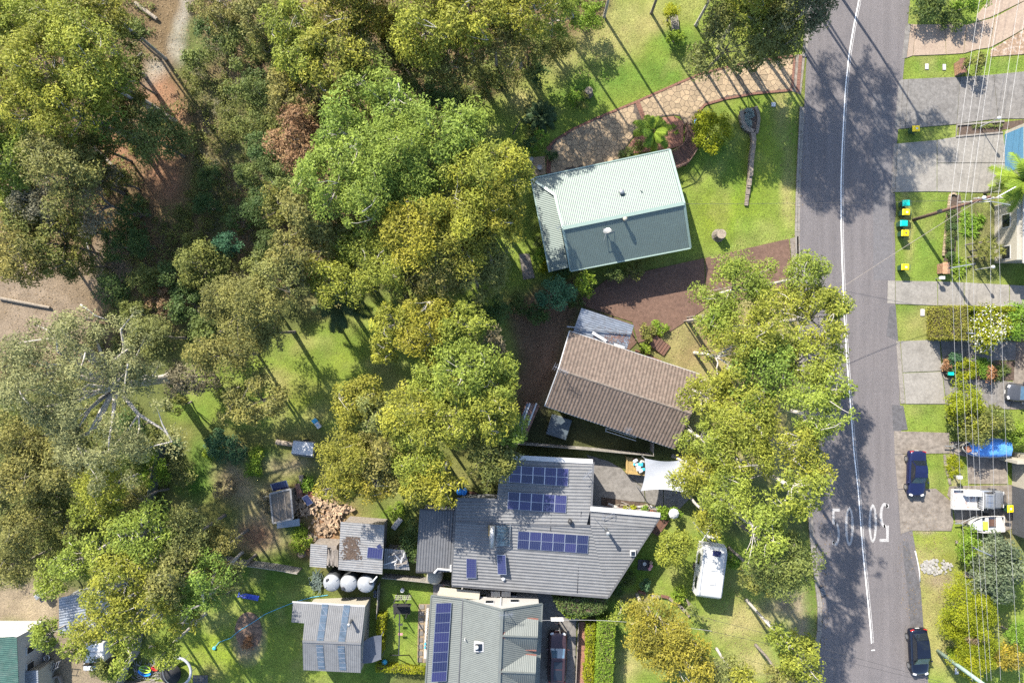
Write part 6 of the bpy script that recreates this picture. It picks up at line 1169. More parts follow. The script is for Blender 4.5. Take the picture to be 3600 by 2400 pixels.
# ------------------------------------------------------------------ garden plants
def hedge(label, f, poly, h, typ, den=1.0, leaf=(.13, .085), name='hedge', group=None, cat='hedge'):
    P2 = [f(x, y, h) for x, y in poly]; xs = [p[0] for p in P2]; ys = [p[1] for p in P2]; cx, cy = sum(xs) / len(xs), sum(ys) / len(ys); t = thing(name, label, cat, (cx, cy, 0), group=group)
    ar = abs(sum(P2[i - 1][0] * P2[i][1] - P2[i][0] * P2[i - 1][1] for i in range(len(P2)))) / 2; per = sum(math.dist(P2[i - 1], P2[i]) for i in range(len(P2))); n = int(den * (ar * 1.6 + per * h * .8) / (leaf[0] * leaf[1] * .5)); pts = []; out = []
    nt = int(n * ar * 1.6 / (ar * 1.6 + per * h * .8)); X = rng.uniform(min(xs), max(xs), nt * 3); Y = rng.uniform(min(ys), max(ys), nt * 3); k = inpoly(X, Y, P2); X, Y = X[k][:nt], Y[k][:nt]
    pts.append(np.stack([X, Y, h + .16 * (fbm(X * 2.4, Y * 2.4, 7) - .5) * 2 + rng.normal(0, .07, len(X))], 1)); out.append(np.tile([0, 0, 1.], (len(X), 1)))
    for i in range(len(P2)):
        a, b = np.array(P2[i - 1]), np.array(P2[i]); m_ = int((n - nt) * np.linalg.norm(b - a) / per) + 3; u = rng.random((m_, 1)); e = (b - a) / np.linalg.norm(b - a); nn = np.array([e[1], -e[0]]); nn = nn if (a + nn * .1 - [cx, cy]) @ (a + nn * .1 - [cx, cy]) > (a - [cx, cy]) @ (a - [cx, cy]) else -nn
        z = rng.uniform(.05, h, m_); q = a + (b - a) * u + nn * (rng.normal(0, .07, (m_, 1)) - .02); pts.append(np.column_stack([q, z])); out.append(np.tile([nn[0], nn[1], .3], (m_, 1)))
    P = np.concatenate(pts); O = np.concatenate(out); V = leaf_arrays(P, O, len(P), *leaf, up=.35); lum = fbm(P[:, 0] * 1.8 + 9, P[:, 1] * 1.8, 17)
    leaf_mesh('foliage', V, (np.clip(lum * 1.3 - .3 + rng.normal(0, .2, len(P)), 0, 1), np.clip(rng.normal(.55, .3, len(P)), 0, 1)), 'leaf_' + typ, t); LEAVES[0] += len(P)
    MB().prism(inset(P2, .14), 0, h - .16).build('stem_core', 'soil_bed', t); return t
def blade_set(origins, dirs, L, w_, droop, seg=3):
    """strap leaves as narrow strips: arrays of segments (quads)"""
    n = len(origins); V = []; d = np.array(dirs, float); o = np.array(origins, float); side = np.cross(d, [0, 0, 1.]); side /= np.linalg.norm(side, axis=1)[:, None] + 1e-9; prev = o; pw = np.full(n, w_ * .8)
    for k in range(1, seg + 1):
        t = k / seg; c = o + d * (L * t)[:, None]; c[:, 2] -= droop * L * t * t; c[:, 2] = np.maximum(c[:, 2], .04); ww = np.full(n, w_ * (1.0 if k < seg - 1 else .7 if k < seg else .08)); V.append(np.stack([prev - side * pw[:, None] / 2, prev + side * pw[:, None] / 2, c + side * ww[:, None] / 2, c - side * ww[:, None] / 2], 1)); prev = c; pw = ww
    return np.concatenate(V)
def rosettes(name, label, cat, f, centres, typ, n, L, w_, el=(.2, 1.2), droop=.5, spread=.25, group=None, part='leaves', h=.6, trunk=0):
    c0 = f(*centres[0], h); t = thing(name, label, cat, (*c0, 0), group=group); O = []; Dd = []
    for x, y in centres:
        p = f(x, y, h)
        for k in range(n): a = random.uniform(0, 6.28); e = random.uniform(*el); O.append((p[0] + random.gauss(0, spread * .3), p[1] + random.gauss(0, spread * .3), trunk + random.uniform(.03, .15))); Dd.append((math.cos(a) * math.cos(e), math.sin(a) * math.cos(e), math.sin(e)))
    n_ = len(O); Ls = L * rng.uniform(.65, 1.15, n_); V = blade_set(O, Dd, Ls, w_, droop); ti = np.clip(rng.normal(.35, .25, n_), 0, 1); leaf_mesh(part, V, (np.tile(ti, 3), np.tile(np.clip(rng.normal(.5, .3, n_), 0, 1), 3)), 'leaf_' + typ, t)
    if trunk:
        m = MB()
        for x, y in centres: p = f(x, y, h); m.tube([(*p, 0), (*p, trunk + .05)], .07, 6)
        m.build('stem', 'bark_grey', t)
    return t
def palm(label, p, h, nf, L, typ, lean=(0, 0), group=None, wl=.55, name='palm_tree', el=(-.1, 1.15), tr=.11):
    t = thing(name, label, 'palm', (*p, 0), group=group); top = Vector((p[0] + lean[0], p[1] + lean[1], h)); MB().tube([(*p, -.1), (p[0] + lean[0] * .35, p[1] + lean[1] * .35, h * .5), top], [tr * 1.35, tr, tr * .9], 8).build('trunk', 'bark_grey', t, True)
    for k in range(nf):
        a = k * 2.39996 + random.uniform(-.2, .2); e = el[0] + (el[1] - el[0]) * (k / nf); d = Vector((math.cos(a) * math.cos(e), math.sin(a) * math.cos(e), math.sin(e))); spine = []; LL = L * random.uniform(.85, 1.1)
        for j in range(9): s = j / 8; q = top + d * LL * s; q.z -= .62 * LL * s * s * math.cos(e); spine.append(q)
        O = []; D2 = []
        for j in range(70):
            s = .12 + .88 * j / 70; i = min(7, int(s * 8)); q = spine[i].lerp(spine[i + 1], s * 8 - i); tg = (spine[i + 1] - spine[i]).normalized(); sd_ = tg.cross(Vector((0, 0, 1))).normalized()
            for sg in (-1, 1): O.append(q); D2.append(sd_ * sg * .8 + tg * .62 + Vector((0, 0, random.uniform(-.25, .15))))
        n_ = len(O); ls = np.array([wl * math.sin(math.pi * (.12 + .8 * (i // 2) / 70)) + .08 for i in range(n_)]); V = blade_set([tuple(o) for o in O], [tuple(x) for x in D2], ls, .042, .35, 2); ti = np.clip(rng.normal(.3 + .35 * random.random(), .15, n_), 0, 1); fr_ = leaf_mesh('frond', V, (np.tile(ti, 2), np.tile(np.clip(rng.normal(.55, .2, n_), 0, 1), 2)), 'leaf_' + typ, t)
        mm = MB(); mm.tube(spine, [.028 - .0026 * j for j in range(9)], 4); mm.build('midrib', 'leaf_L' if typ != 'P' else 'leaf_P', fr_)
    return t
palm('small palm with arching yellow-green fronds by the mint roof', T[2](2110, 960), 2.6, 15, 1.9, 'L', wl=.5)
palm('tall palm with long fronds beside the cream garage house', T[3](2080, 1330), 4.8, 17, 2.7, 'L', wl=.75); palm('dark green palm spreading under the gums above the back lawn', T[5](60, 560), 4.2, 16, 2.6, 'P', wl=.6)
palm('feathery dark palm on the back lawn edge', T[5](170, 380), 3.0, 12, 2.0, 'P', wl=.5)
palm('broad dark cycad on the lawn above the paved drive', T[2](1370, 815), .7, 42, 1.75, 'P', name='cycad', wl=.28, el=(.0, 1.3), tr=.2)
rosettes('yucca_clump', 'clump of bright spiky yuccas at the paved drive corner', 'plant', T[2], [(1340, 930), (1300, 960), (1380, 970), (1290, 1020), (1340, 1020), (1410, 930), (1270, 1060), (1370, 900)], 'L', 34, .55, .06, (.0, 1.2), .3, h=1.2, trunk=.8)
rosettes('yucca_clump', 'round leafy yucca on the lawn above the cycad', 'plant', T[2], [(1640, 670), (1600, 640), (1680, 650), (1620, 720), (1670, 720)], 'K', 40, .6, .07, (.0, 1.2), .35, h=.9, trunk=.5)
rosettes('agapanthus_bed', 'bed of strap-leaved plants under the forest edge', 'plant', T[2], [(880 + 26 * k, 660 - 12 * k + random.uniform(-20, 20)) for k in range(10)], 'D', 30, .6, .05, (.3, 1.3), .6, h=.5)
tree(1638, 303, 45, 'A', 2.6, 'round golden-green shrub on the mint house lawn', 'shrub', 'round_shrub', den=2.1, zf=.85, shell=.75, leaf=(.17, .12), low=-.5)
zone('along the side of the mint roofed house', 'shrubs along the mint house', [(1226, 305, 14, 'K', 1.2), (1322, 225, 0.1 + 20, 'L', 1.6), (1218, 330, 18, 'D', 1.5), (1268, 355, 15, 'D', 1.2), (1245, 585, 20, 'L', 1.6), (1252, 612, 16, 'A', 1.2), (1240, 555, 16, 'K', 1.4), (1290, 618, 24, 'D', 2.2), (1440, 352, 16, 'D', 1.0), (1468, 335, 14, 'K', 1.0)], cat='shrub')
rosettes('mulch_plant', 'low spiky plant in the red mulch by the boardwalk', 'plant', T[2], [(2320, 900), (2300, 860)], 'L', 24, .35, .05, (.1, 1.1), .3)
strct(sheet('garden_bed', pl(T[2], [(2290, 800), (2200, 812), (2100, 860), (2000, 970), (1940, 1065), (2260, 1030), (2352, 1000), (2360, 840)]), .016, 'mulch_red'))
# shrubs over the road
zone('beside the pink stencilled driveway', 'shrubs over the road, top', [(2150, 10, 52, 'D', 2.0, dict(ry=36)), (2234, 0, 42, 'L', 2.5, dict(ry=26)), (2244, 140, 30, 'K', 2.0), (2190, 45, 30, 'D', 1.2, dict(den=.6))], cat='shrub')
hedge('golden-brown clipped hedge block below the concrete path', c5, [(456, 62), (690, 55), (690, 325), (455, 318)], 2.0, 'N')
tree(0, 0, 0.1, 'U', 2, 'x') if False else None
tree(2282, 752, 62, 'A', 2.6, 'white-flowering shrub right of the golden-brown hedge', 'shrub', 'flowering_shrub', ry=50, den=1.6, mat2=('F', .16), leaf=(.2, .12)); tree(2345, 742, 34, 'L', 2.8, 'soft green shrub at the right end of the hedge row', 'shrub', 'shrub', ry=50, den=1.4)
hedge('yellow clipped hedge strip behind the white-flowering shrub', c5, [(690, 58), (960, 70), (1050, 64), (1050, 100), (690, 90)], 2.2, 'A')
zone('in the planted island between driveways', 'shrubs in the island', [(2177, 835, 14, 'R', .7), (2198, 826, 18, 'T', 1.0), (2222, 850, 27, 'A', 1.5, dict(den=1.6)), (2258, 842, 22, 'L', 1.2), (2272, 858, 20, 'R', 1.3, dict(den=.5)), (2195, 852, 16, 'T', .8)], cat='shrub')
rosettes('flax_clump', 'big clump of dark strap leaves at the island end', 'plant', c5, [(940, 560), (900, 540), (980, 580), (930, 600), (1000, 560)], 'D', 60, 1.1, .08, (.15, 1.3), .55, h=.8)
zone('above the blue tarpaulin boat', 'shrubs above the blue boat', [(2222, 935, 48, 'A', 3.2, dict(den=1.5)), (2262, 975, 56, 'K', 3.4, dict(den=1.5)), (2338, 992, 30, 'L', 2.6), (2300, 960, 30, 'K', 2.8), (2205, 965, 30, 'K', 2.4)], cat='shrub')
rosettes('spiky_clump', 'pale yellow-green grassy clump above the white truck', 'plant', c6, [(450, 310), (480, 330), (440, 350), (490, 380), (470, 290), (455, 395), (510, 330)], 'A', 60, .6, .045, (.15, 1.3), .6, h=.5)
tree(2231, 1258, 22, 'L', 2.6, 'bright lime shrub beside the right verge', 'shrub', 'shrub', ry=44, den=1.8); tree(2300, 1310, 58, 'U', 4.2, 'large dark grey-green leafy tree at the right edge', 'tree', 'leafy_tree', ry=84, den=1.8, leaf=(.24, .14))
tree(2234, 1412, 62, 'A', 4.0, 'big rounded golden conifer beside the right verge', 'shrub', 'golden_conifer', ry=84, den=2.0, shell=.72, zf=.8, leaf=(.17, .09)); tree(2250, 1512, 58, 'A', 3.4, 'lower golden conifer beside the green pole', 'shrub', 'golden_conifer', ry=46, den=2.0, shell=.7, leaf=(.17, .09))
tree(2245, 1468, 34, 'B', 3.75, 'dead brown foliage between the two golden conifers', 'shrub', 'dead_shrub', ry=17, den=1.8, leaf=(.17, .09)); tree(2320, 1510, 34, 'N', 3.2, 'olive shrub right of the golden conifers', 'shrub', 'shrub', den=1.5); tree(2345, 1465, 26, 'L', 3.0, 'vivid green shrub on the right edge by the conifers', 'shrub', 'shrub', ry=34, den=1.6); tree(2190, 1500, 16, 'L', .8, 'small green tuft at the foot of the conifers', 'shrub', 'shrub')
for k, y in enumerate((98, 165, 215, 272, 326, 370, 437)): tree(0, 0, 1, 'K', 1, 'x') if False else tree(3100 / 1.5306 + (552 - (8 if y > 300 else 0)) / 2.24 / 1.5306, (700 + y / 2.24) / 1.5306, 9.5, 'D', .8, f'{nth(k, 7, "topmost", "bottom", "from the top")} clipped ball shrub in the sandstone-edged bed', 'shrub', 'ball_shrub', den=2.2, shell=.75, zf=.9, leaf=(.11, .07), group='ball shrubs in a row')
rosettes('lily_clump', 'large clump of broad bright leaves near the cream house', 'plant', c4, [(700, 120), (760, 150), (720, 200), (790, 200), (700, 250), (770, 260), (820, 140), (680, 170)], 'L', 42, .8, .085, (.1, 1.25), .6, h=.8)
rosettes('lily_clump', 'bright leafy clump beside the brick letterbox', 'plant', c4, [(590, 480), (640, 470), (620, 530), (670, 540), (590, 540), (700, 510), (650, 580)], 'L', 40, .75, .08, (.1, 1.25), .6, h=.8)
rosettes('dracaena', 'tall spiky dracaenas against the cream house wall', 'plant', c4, [(760, 340), (820, 330), (880, 330), (800, 390), (860, 390), (930, 380), (780, 440), (850, 450), (960, 420), (900, 440)], 'K', 36, .65, .06, (-.1, 1.2), .4, h=1.8, trunk=1.5)
rosettes('border_plants', 'row of small leafy plants in the bed by the lamp post', 'plant', c3, [(1300 + 45 * k, 255 - 4 * k + random.uniform(-12, 12)) for k in range(9)], 'K', 20, .3, .06, (.1, 1.2), .4, h=.3)
# grey house and bottom gardens
hedge('tall ivy-covered hedge running down to the bottom edge', T[8], [(1775, 1150), (1888, 1155), (1862, 1700), (1752, 1700)], 2.2, 'L', 1.1)
for k, q in enumerate(([(1692, 1165), (1750, 1165), (1745, 1320), (1690, 1318)], [(1690, 1335), (1745, 1337), (1742, 1450), (1688, 1448)], [(1678, 1460), (1740, 1462), (1735, 1568), (1675, 1568)])): hedge(f'{("top", "middle", "bottom")[k]} clipped golden hedge block beside the maroon car drive', T[8], q, 1.3, 'A', group='golden hedge blocks')
hedge('dark glossy camellia hedge under the grey roof edge', T[8], [(1460, 985), (1560, 975), (1840, 985), (1830, 1050), (1770, 1100), (1560, 1100), (1500, 1060)], 2.4, 'D', 1.0, (.18, .12)); hedge('bright green front of the hedge by the basketball hoop', T[8], [(1505, 1062), (1560, 1102), (1640, 1105), (1700, 1095), (1690, 1120), (1550, 1120)], 2.0, 'L', 1.0, (.18, .12))
hedge('upright golden hedge block left of the swing lawn', T[8], [(245, 1110), (300, 1108), (292, 1240), (242, 1238)], 1.2, 'A'); hedge('low golden hedge along the bottom of the swing lawn', T[8], [(238, 1440), (300, 1452), (575, 1475), (570, 1510), (280, 1490), (235, 1490)], .9, 'A'); hedge('narrow hedge strip beside the dark shade cloth', T[8], [(275, 1270), (290, 1270), (285, 1360), (272, 1360)], 1.1, 'A')
zone('beside the grey house side annex', 'shrubs by the annex', [(945, 1250, 20, 'D', 2.0, dict(ry=56)), (905, 1170, 26, 'L', .5, dict(den=.5)), (953, 1262, 12, 'L', 1.8)], cat='shrub')
zone('on the grey house front lawn', 'shrubs on the front lawn', [(1442, 1330, 22, 'D', 1.0), (1480, 1345, 16, 'T', .8), (1520, 1140 + 35, 16, 'L', 1.0), (1560, 1365, 20, 'L', .8), (1415, 1355, 18, 'D', 1.0)], cat='shrub')
zone('in the back garden by the iron fence', 'garden plants by the fence', [(500, 1015, 36, 'T', 1.2, dict(ry=42)), (545, 1045, 24, 'T', .8), (585, 1075, 22, 'L', .8), (590, 1040, 16, 'L', .7), (480, 1035, 22, 'L', .8), (420, 1095, 34, 'O', 1.6, dict(den=.5)), (520, 1120, 30, 'X', 1.2, dict(den=.5)), (700, 1115, 20, 'L', .5), (690, 1240, 22, 'L', .7, dict(ry=32)), (610, 1150, 30, 'X', .8, dict(den=.4)), (650, 1180, 26, 'X', .7, dict(den=.4)), (232, 1530, 32, 'K', 2.5), (252, 1545, 22, 'L', 2.0)], cat='shrub')
rosettes('aloe_row', 'row of spiky aloes in the trough along the iron fence', 'plant', e8, [(215, 150), (195, 200), (190, 260), (185, 350), (200, 130)], 'T', 26, .6, .07, (.1, 1.2), .2)
rosettes('silver_bed', 'silver-leaved plants filling the round end of the garden wall', 'plant', g1, [(random.gauss(600, 26), random.uniform(10, 175)) for k in range(34)], 'V', 22, .2, .06, (.2, 1.3), .2, h=.7, trunk=.4)
rosettes('dry_tuft', 'dead brown tuft behind the grey annex', 'plant', T[8], [(710, 345), (690, 360), (735, 350)], 'B', 40, .4, .05, (.1, 1.2), .4)
rosettes('spiky_plant', 'bright spiky plant beside the timber steps', 'plant', e1, [(715, 270), (735, 265)], 'A', 46, .55, .05, (.1, 1.3), .4); zone('beside the timber steps of the tiled house', 'shrubs by the steps', [(1490, 765, 22, 'K', 1.0), (1520, 752, 20, 'L', .7), (1480, 800, 14, 'L', .6)], cat='shrub')
rosettes('dracaena', 'tall spiky dracaena rising through the big canopy', 'plant', T[6], [(240, 590), (270, 640), (215, 620)], 'L', 40, .8, .08, (-.1, 1.2), .4, h=9.5, trunk=9.2)
# ------------------------------------------------------------------ mint house garden: boardwalk, wall, stump, bits
bw = thing('curved_boardwalk', 'curved dark timber boardwalk with handrails at the mint house corner', 'boardwalk', (*g1(90, 300), 0))
inn = [g1(x, y, .6) for x, y in ((70, 140), (70, 210), (65, 280), (25, 330), (-40, 370), (-120, 400))]; out_ = [g1(x, y, .6) for x, y in ((142, 140), (155, 240), (170, 320), (120, 410), (80, 465), (-60, 525))]
ri = resample(inn, .135 * .72); n = 36; L1 = [0]; 
def along(pts, t):
    ls = [math.dist(a, b) for a, b in zip(pts, pts[1:])]; s = t * sum(ls)
    for (a, b), l in zip(zip(pts, pts[1:]), ls):
        if s <= l: return (a[0] + (b[0] - a[0]) * s / l, a[1] + (b[1] - a[1]) * s / l)
        s -= l
    return pts[-1]
for k in range(n):
    a, b, c, d = along(inn, (k + .06) / n), along(out_, (k + .06) / n), along(out_, (k + .94) / n), along(inn, (k + .94) / n); MB().prism([a, b, c, d], .52, .56).build('deck_board', 'timber_deck', bw)
for pts in (inn, out_):
    m = MB(); m.tube([(*p, 1.5) for p in pts], .05, 5); m.tube([(*p, 1.05) for p in pts], .03, 5); m.build('handrail', 'timber_deck', bw)
    for p in pts: MB().box((p[0], p[1], .75), (.1, .1, 1.5)).build('rail_post', 'timber_deck', bw)
wl_ = thing('garden_wall', 'low curving block retaining wall across the mint house lawn', 'wall', (*g1(600, 500), 0))
path_ = [g1(x, y) for x, y in ((520, 60), (530, 130), (560, 185), (610, 205), (622, 260), (618, 330), (605, 420), (600, 480), (596, 560), (588, 640), (582, 700), (576, 760), (570, 815))]; q = resample(path_, .42)
for i, (a, b) in enumerate(zip(q, q[1:])):
    d = b - a; c = (a + b) / 2; hh = .55 if i < len(q) * .62 else .55 - .45 * (i - len(q) * .62) / (len(q) * .38)
    for kz in range(max(1, int(hh / .18))): MB().box((c.x, c.y, .09 + .18 * kz), (.4, .34 - .02 * (kz % 2), .175), math.atan2(d.y, d.x) + random.uniform(-.05, .05)).build('block', 'grey_block', wl_, bevel=.015)
    if i % 2 == 0 and i < len(q) - 3: MB().box((c.x, c.y, .18 * max(1, int(hh / .18)) + .035), (.84, .4, .06), math.atan2(d.y, d.x)).build('capping_stone', 'grey_block', wl_, bevel=.01)
m = MB(); ribbon(m, [g1(x, y) for x, y in ((640, 0), (660, 50), (665, 110), (655, 190), (645, 220))], .3, 0, .45); m.build('kerb_edge', 'grey_block', wl_); MB().prism([g1(x, y) for x, y in ((540, 20), (640, 0), (655, 110), (640, 200), (580, 195), (545, 130))], 0, .4).build('soil_fill', 'soil_bed', wl_)
t = thing('hose_coil', 'coiled bright blue garden hose beside the boardwalk', 'hose', (*g1(165, 125), 0)); m = MB(); m.tube([(*g1(165 + (28 - k * .3) * math.cos(k * .5), 125 + 36 * math.sin(k * .5) * (1 - k * .008)), .06 + .006 * k) for k in range(44)], .03, 5); m.build('hose', 'plastic_blue', t)
def stump(f, x, y, r, h, l, mt='log'):
    t = thing('tree_stump', l, 'stump', (*f(x, y), 0)); p = f(x, y); MB().lathe([(r * 1.35, -.05), (r * 1.1, .15), (r, h * .6), (r * .97, h)], (*p, 0), 12).build('bark', 'bark_grey', t); MB().lathe([(r * .93, 0), (r * .93, .02)], (*p, h), 12).build('cut_face', mt, t)
stump(T[6], 245, 55, .48, 1.0, 'pale cut tree stump on the lawn below the mint roof'); stump(T[2], 1700, 645, .38, .8, 'grey stump beside the round yucca'); stump(e2, 545, 560, .34, .5, 'round sawn log end standing by the firewood heap')
t = thing('garden_bench', 'weathered slatted bench on the top lawn', 'bench', (*T[2](2290, 165), 0), .12, world=False)
for k in range(5): MB().box((-.3 + .15 * k, 0, .42), (.11, 1.5, .04)).build('slat', 'timber_grey', t)
for sx in (-.3, .3):
    for sy in (-.65, .65): MB().box((sx, sy, .2), (.08, .08, .4)).build('leg', 'timber_grey', t)
zone('beside the slatted bench on the top lawn', 'shrubs by the bench', [(1543, 27, 21, 'A', 2.2, dict(den=1.4)), (1554, 82, 18, 'L', 1.6, dict(den=1.3))], cat='shrub')
for x, y, l in ((1365, 1160, 'round pot plant on the paving at the mint house corner'), (1305, 1105, 'dark pot plant by the yucca clump')): t = thing('plant_pot', l, 'pot', (*T[2](x, y), 0)); p = T[2](x, y); MB().lathe([(.16, 0), (.22, .3), (.25, .36), (.22, .36), (.2, .3), (.05, .28)], (*p, .03), 14).build('pot', 'dirty_white', t); rosettes('foliage_tuft', None, None, T[2], [(x, y)], 'D', 16, .22, .05, (.5, 1.3), .3).parent = None
for o in [o for o in COL.objects if o.name.startswith('foliage_tuft')]: tag(o, ('leafy tuft in the round pot', 'leafy tuft in the dark pot')[o.name != 'foliage_tuft'] + ' by the mint house', 'plant')
t = thing('hose_stand', 'black fallen pole lying across the lawn by the cycad', 'pole', (*T[2](1205, 870), 0)); MB().tube([(*T[2](1235, 825), .1), (*T[2](1180, 930), .1)], .05, 6).build('pole', 'black', t)
# ------------------------------------------------------------------ fences
def fence(label, pts, h, matn, post='galv', step=2.4, board=.2, name='fence', f=None, rail=True):
    P = [f(x, y) for x, y in pts] if f else pts; t = thing(name, label, 'fence', (*P[0], 0)); q = resample(P, board)
    for i, (a, b) in enumerate(zip(q, q[1:])):
        d = b - a; c = (a + b) / 2; s = .012 * (i % 2); MB().box((c.x, c.y, h / 2 + random.uniform(-.01, .01)), (board - .012, .03 + s, h), math.atan2(d.y, d.x)).build('paling', matn, t)
    for a in resample(P, step): MB().box((a.x, a.y, h / 2), (.08, .08, h + .06)).build('post', post, t)
    if rail: m = MB(); m.tube([(*p, h + .02) for p in P], .035, 4); m.build('top_rail', matn, t)
    return t
fence('dark green sheet fence along the left back garden', [(162, 130), (130, 250), (100, 400), (78, 530), (70, 600)], 1.7, 'fence_green', f=e8)
fence('grey paling fence below the firewood yard', [(540, 850), (640, 870), (760, 885), (900, 905), (1010, 925)], 1.6, 'fence_grey', 'timber_grey', f=e8)
fence('pale fence between the tiled house and the grey house', [(1180, 1470), (1400, 1488), (1700, 1512), (1900, 1532), (2130, 1552)], 1.6, 'fence_grey', 'timber_grey', f=T[5])
fence('short side fence at the tiled house corner', [(2128, 1465), (2126, 1550)], 1.6, 'fence_grey', 'timber_grey', f=T[5]); fence('weathered fence strip below the grey annex', [(300, 812), (420, 822), (600, 842), (760, 862)], 1.3, 'fence_grey', 'timber_grey', f=T[8])
fence('dark boundary fence left of the bottom lawn', [(900, 440), (880, 560), (820, 640), (778, 760)], 1.6, 'fence_grey', 'timber_grey', f=e7); fence('low timber edge of the toy yard at the bottom', [(800, 735), (1000, 742), (1120, 752)], .5, 'timber_grey', 'timber_grey', f=e7)
fence('timber side fence beside the maroon car drive', [(1632, 1140), (1625, 1300), (1612, 1568), (1606, 1700)], .5, 'timber_grey', 'timber_grey', f=T[8], board=.3); fence('paling strip left of the swing lawn', [(268, 870), (262, 1000), (255, 1100)], 1.0, 'fence_grey', 'timber_grey', f=T[8])
strct(sheet('garden_bed', pl(T[8], [(1632, 1140), (1690, 1150), (1675, 1568), (1612, 1568)]), .004, 'mulch_red'))
# ------------------------------------------------------------------ back yard of the firewood shed
wsd = thing('woodshed', 'low shed with clear brown corrugated roof beside the firewood heap', 'shed', (*e2(200, 670), 0)); zW, _, _w = roof(wsd, e2, [(110, 570, 2.0), (272, 532, 2.0), (292, 765, 1.8), (135, 802, 1.8)], (0, 3), 'polycarb', .12, .02); walls(wsd, [e2(x, y, 1.9) for x, y in ((110, 570), (272, 532), (292, 765), (135, 802))], 1.75, 'timber_grey', .2)
m = MB()
for a, b in (((110, 570, 2.03), (272, 532, 2.03)), ((272, 532, 2.03), (292, 765, 1.83)), ((292, 765, 1.83), (135, 802, 1.83)), ((135, 802, 1.83), (110, 570, 2.03))): cap(m, P3(e2, *a), P3(e2, *b), .16, .06)
m.build('roof_edge', 'roof_zinc', wsd)
for x in (.35, .68): a = Vector(P3(e2, 110, 570, 2.05)).lerp(Vector(P3(e2, 272, 532, 2.05)), x); b = Vector(P3(e2, 135, 802, 1.85)).lerp(Vector(P3(e2, 292, 765, 1.85)), x); MB().tube([a, b], .025, 4).build('rafter', 'timber_grey', wsd)
t = thing('iron_cover', 'pale blue iron sheet leaning below the brown woodshed', 'cover', (*e2(255, 800), 0)); roof(t, e2, [(165, 800, 1.0), (342, 765, 1.0), (346, 822, .7), (168, 842, .7)], (0, 3), 'roof_zinc_blue', .16, .025, name='sheet'); walls(t, [e2(x, y, .8) for x, y in ((165, 800), (342, 765), (346, 822), (168, 842))], .6, 'timber_grey', .15, 'stack')
def lone_panel(f, q, h, l, dz=.25):
    w4 = [Vector(P3(f, x, y, h)) for x, y in q]; pc = sum(w4, Vector()) / 4; panel(pc, w4[1] - w4[0], w4[0] - w4[3] + Vector((0, 0, dz)), (w4[1] - w4[0]).length, (w4[0] - w4[3]).length, l, 'single solar panels', 0)
lone_panel(e2, ((118, 490), (245, 460), (255, 525), (127, 557)), 1.9, 'dark blue solar panel propped above the brown woodshed'); lone_panel(e2, ((365, 597), (408, 572), (448, 645), (400, 673)), .7, 'black and white solar panel lying on the firewood heap')
t = thing('white_gas_bottle', 'white plastic drum beside the brown woodshed', 'drum', (*e2(88, 595), 0)); p = e2(88, 597); MB().lathe([(.2, 0), (.21, .1), (.21, .6), (.16, .7), (.06, .74)], (*p, 0), 14).build('drum', 'white_plastic', t, True)
t = thing('iron_sheet', 'rusty corrugated sheet leaning on the firewood', 'sheet', (*e2(340, 545), 0)); roof(t, e2, [(305, 497, .8), (340, 485, .85), (370, 595, .5), (330, 607, .45)], (0, 3), 'roof_rust', .1, .02, name='sheet')
def logs(label, f, a, b, r, z=None): t = thing('log', label, 'log', (*f(*a), 0)); p, q = Vector((*f(*a), r)), Vector((*f(*b), r)); MB().tube([p, p.lerp(q, .5) + Vector((0, 0, .02)), q], [r, r * .95, r * .85], 9).build('bark', 'log', t); return t
logs('thick pale log standing by the woodshed', e2, (362, 420), (368, 550), .24); logs('long weathered log lying beside the white trailer', e2, (168, 160), (300, 180), .26); logs('timber beam poking out from the dark sheet fence', e8, (-10, 490), (82, 455), .11); logs('fallen pale trunk on the far left leaf litter', T[4], (0, 485), (352, 552), .16); logs('short log on the forest floor near the track', T[1], (800, 545), (985, 365), .12); logs('grey log lying in the shaded gully', T[1], (880, 620), (1230, 850), .24); logs('fallen log half buried in the litter bank', T[1], (650, 1010), (850, 1210), .16); logs('mossy fallen log below the gully', T[1], (940, 30), (1090, 140), .2)
fh = thing('firewood_heap', 'big heap of split firewood beside the woodshed', 'firewood', (*e2(560, 720), 0)); ctr = [(330, 640, 60, 70), (560, 660, 60, 90), (600, 800, 70, 60), (640, 700, 40, 40), (430, 700, 50, 40), (540, 840, 60, 40), (480, 620, 40, 40), (680, 690, 50, 20)]
for k in range(300):
    c = random.choice(ctr); x, y = random.gauss(c[0], c[2] * .55), random.gauss(c[1], c[3] * .55); p = e2(x, y)
    if x < 300 or (x > 660 and y > 735): continue
    s = (random.uniform(.25, .6), random.uniform(.1, .22), random.uniform(.08, .18)); MB().box((*p, random.uniform(.05, .32)), s, random.uniform(0, 3.1), random.uniform(-.4, .4), random.uniform(-.4, .4)).build('split_log', 'firewood', fh)
m = MB()
for k in range(500): c = random.choice(ctr); p = e2(random.gauss(c[0], c[2] * .7), random.gauss(c[1], c[3] * .7)); m.box((*p, random.uniform(.0, .1)), (random.uniform(.1, .35), random.uniform(.05, .14), .06), random.uniform(0, 3))
tag(m.build('wood_chips', 'firewood_mass', fh), kind='stuff')
t = thing('brick_stack', 'small stack of red bricks by the leaning panel', 'bricks', (*e2(405, 560), 0))
for k in range(38): p = e2(378 + (k % 6) * 13 + random.uniform(-4, 4), 548 + (k // 6 % 3) * 14 + (k % 6) * 2); MB().box((*p, .06 + .1 * (k // 18)), (.23, .11, .09), .3 + random.uniform(-.3, .3)).build('brick', 'terracotta', t)
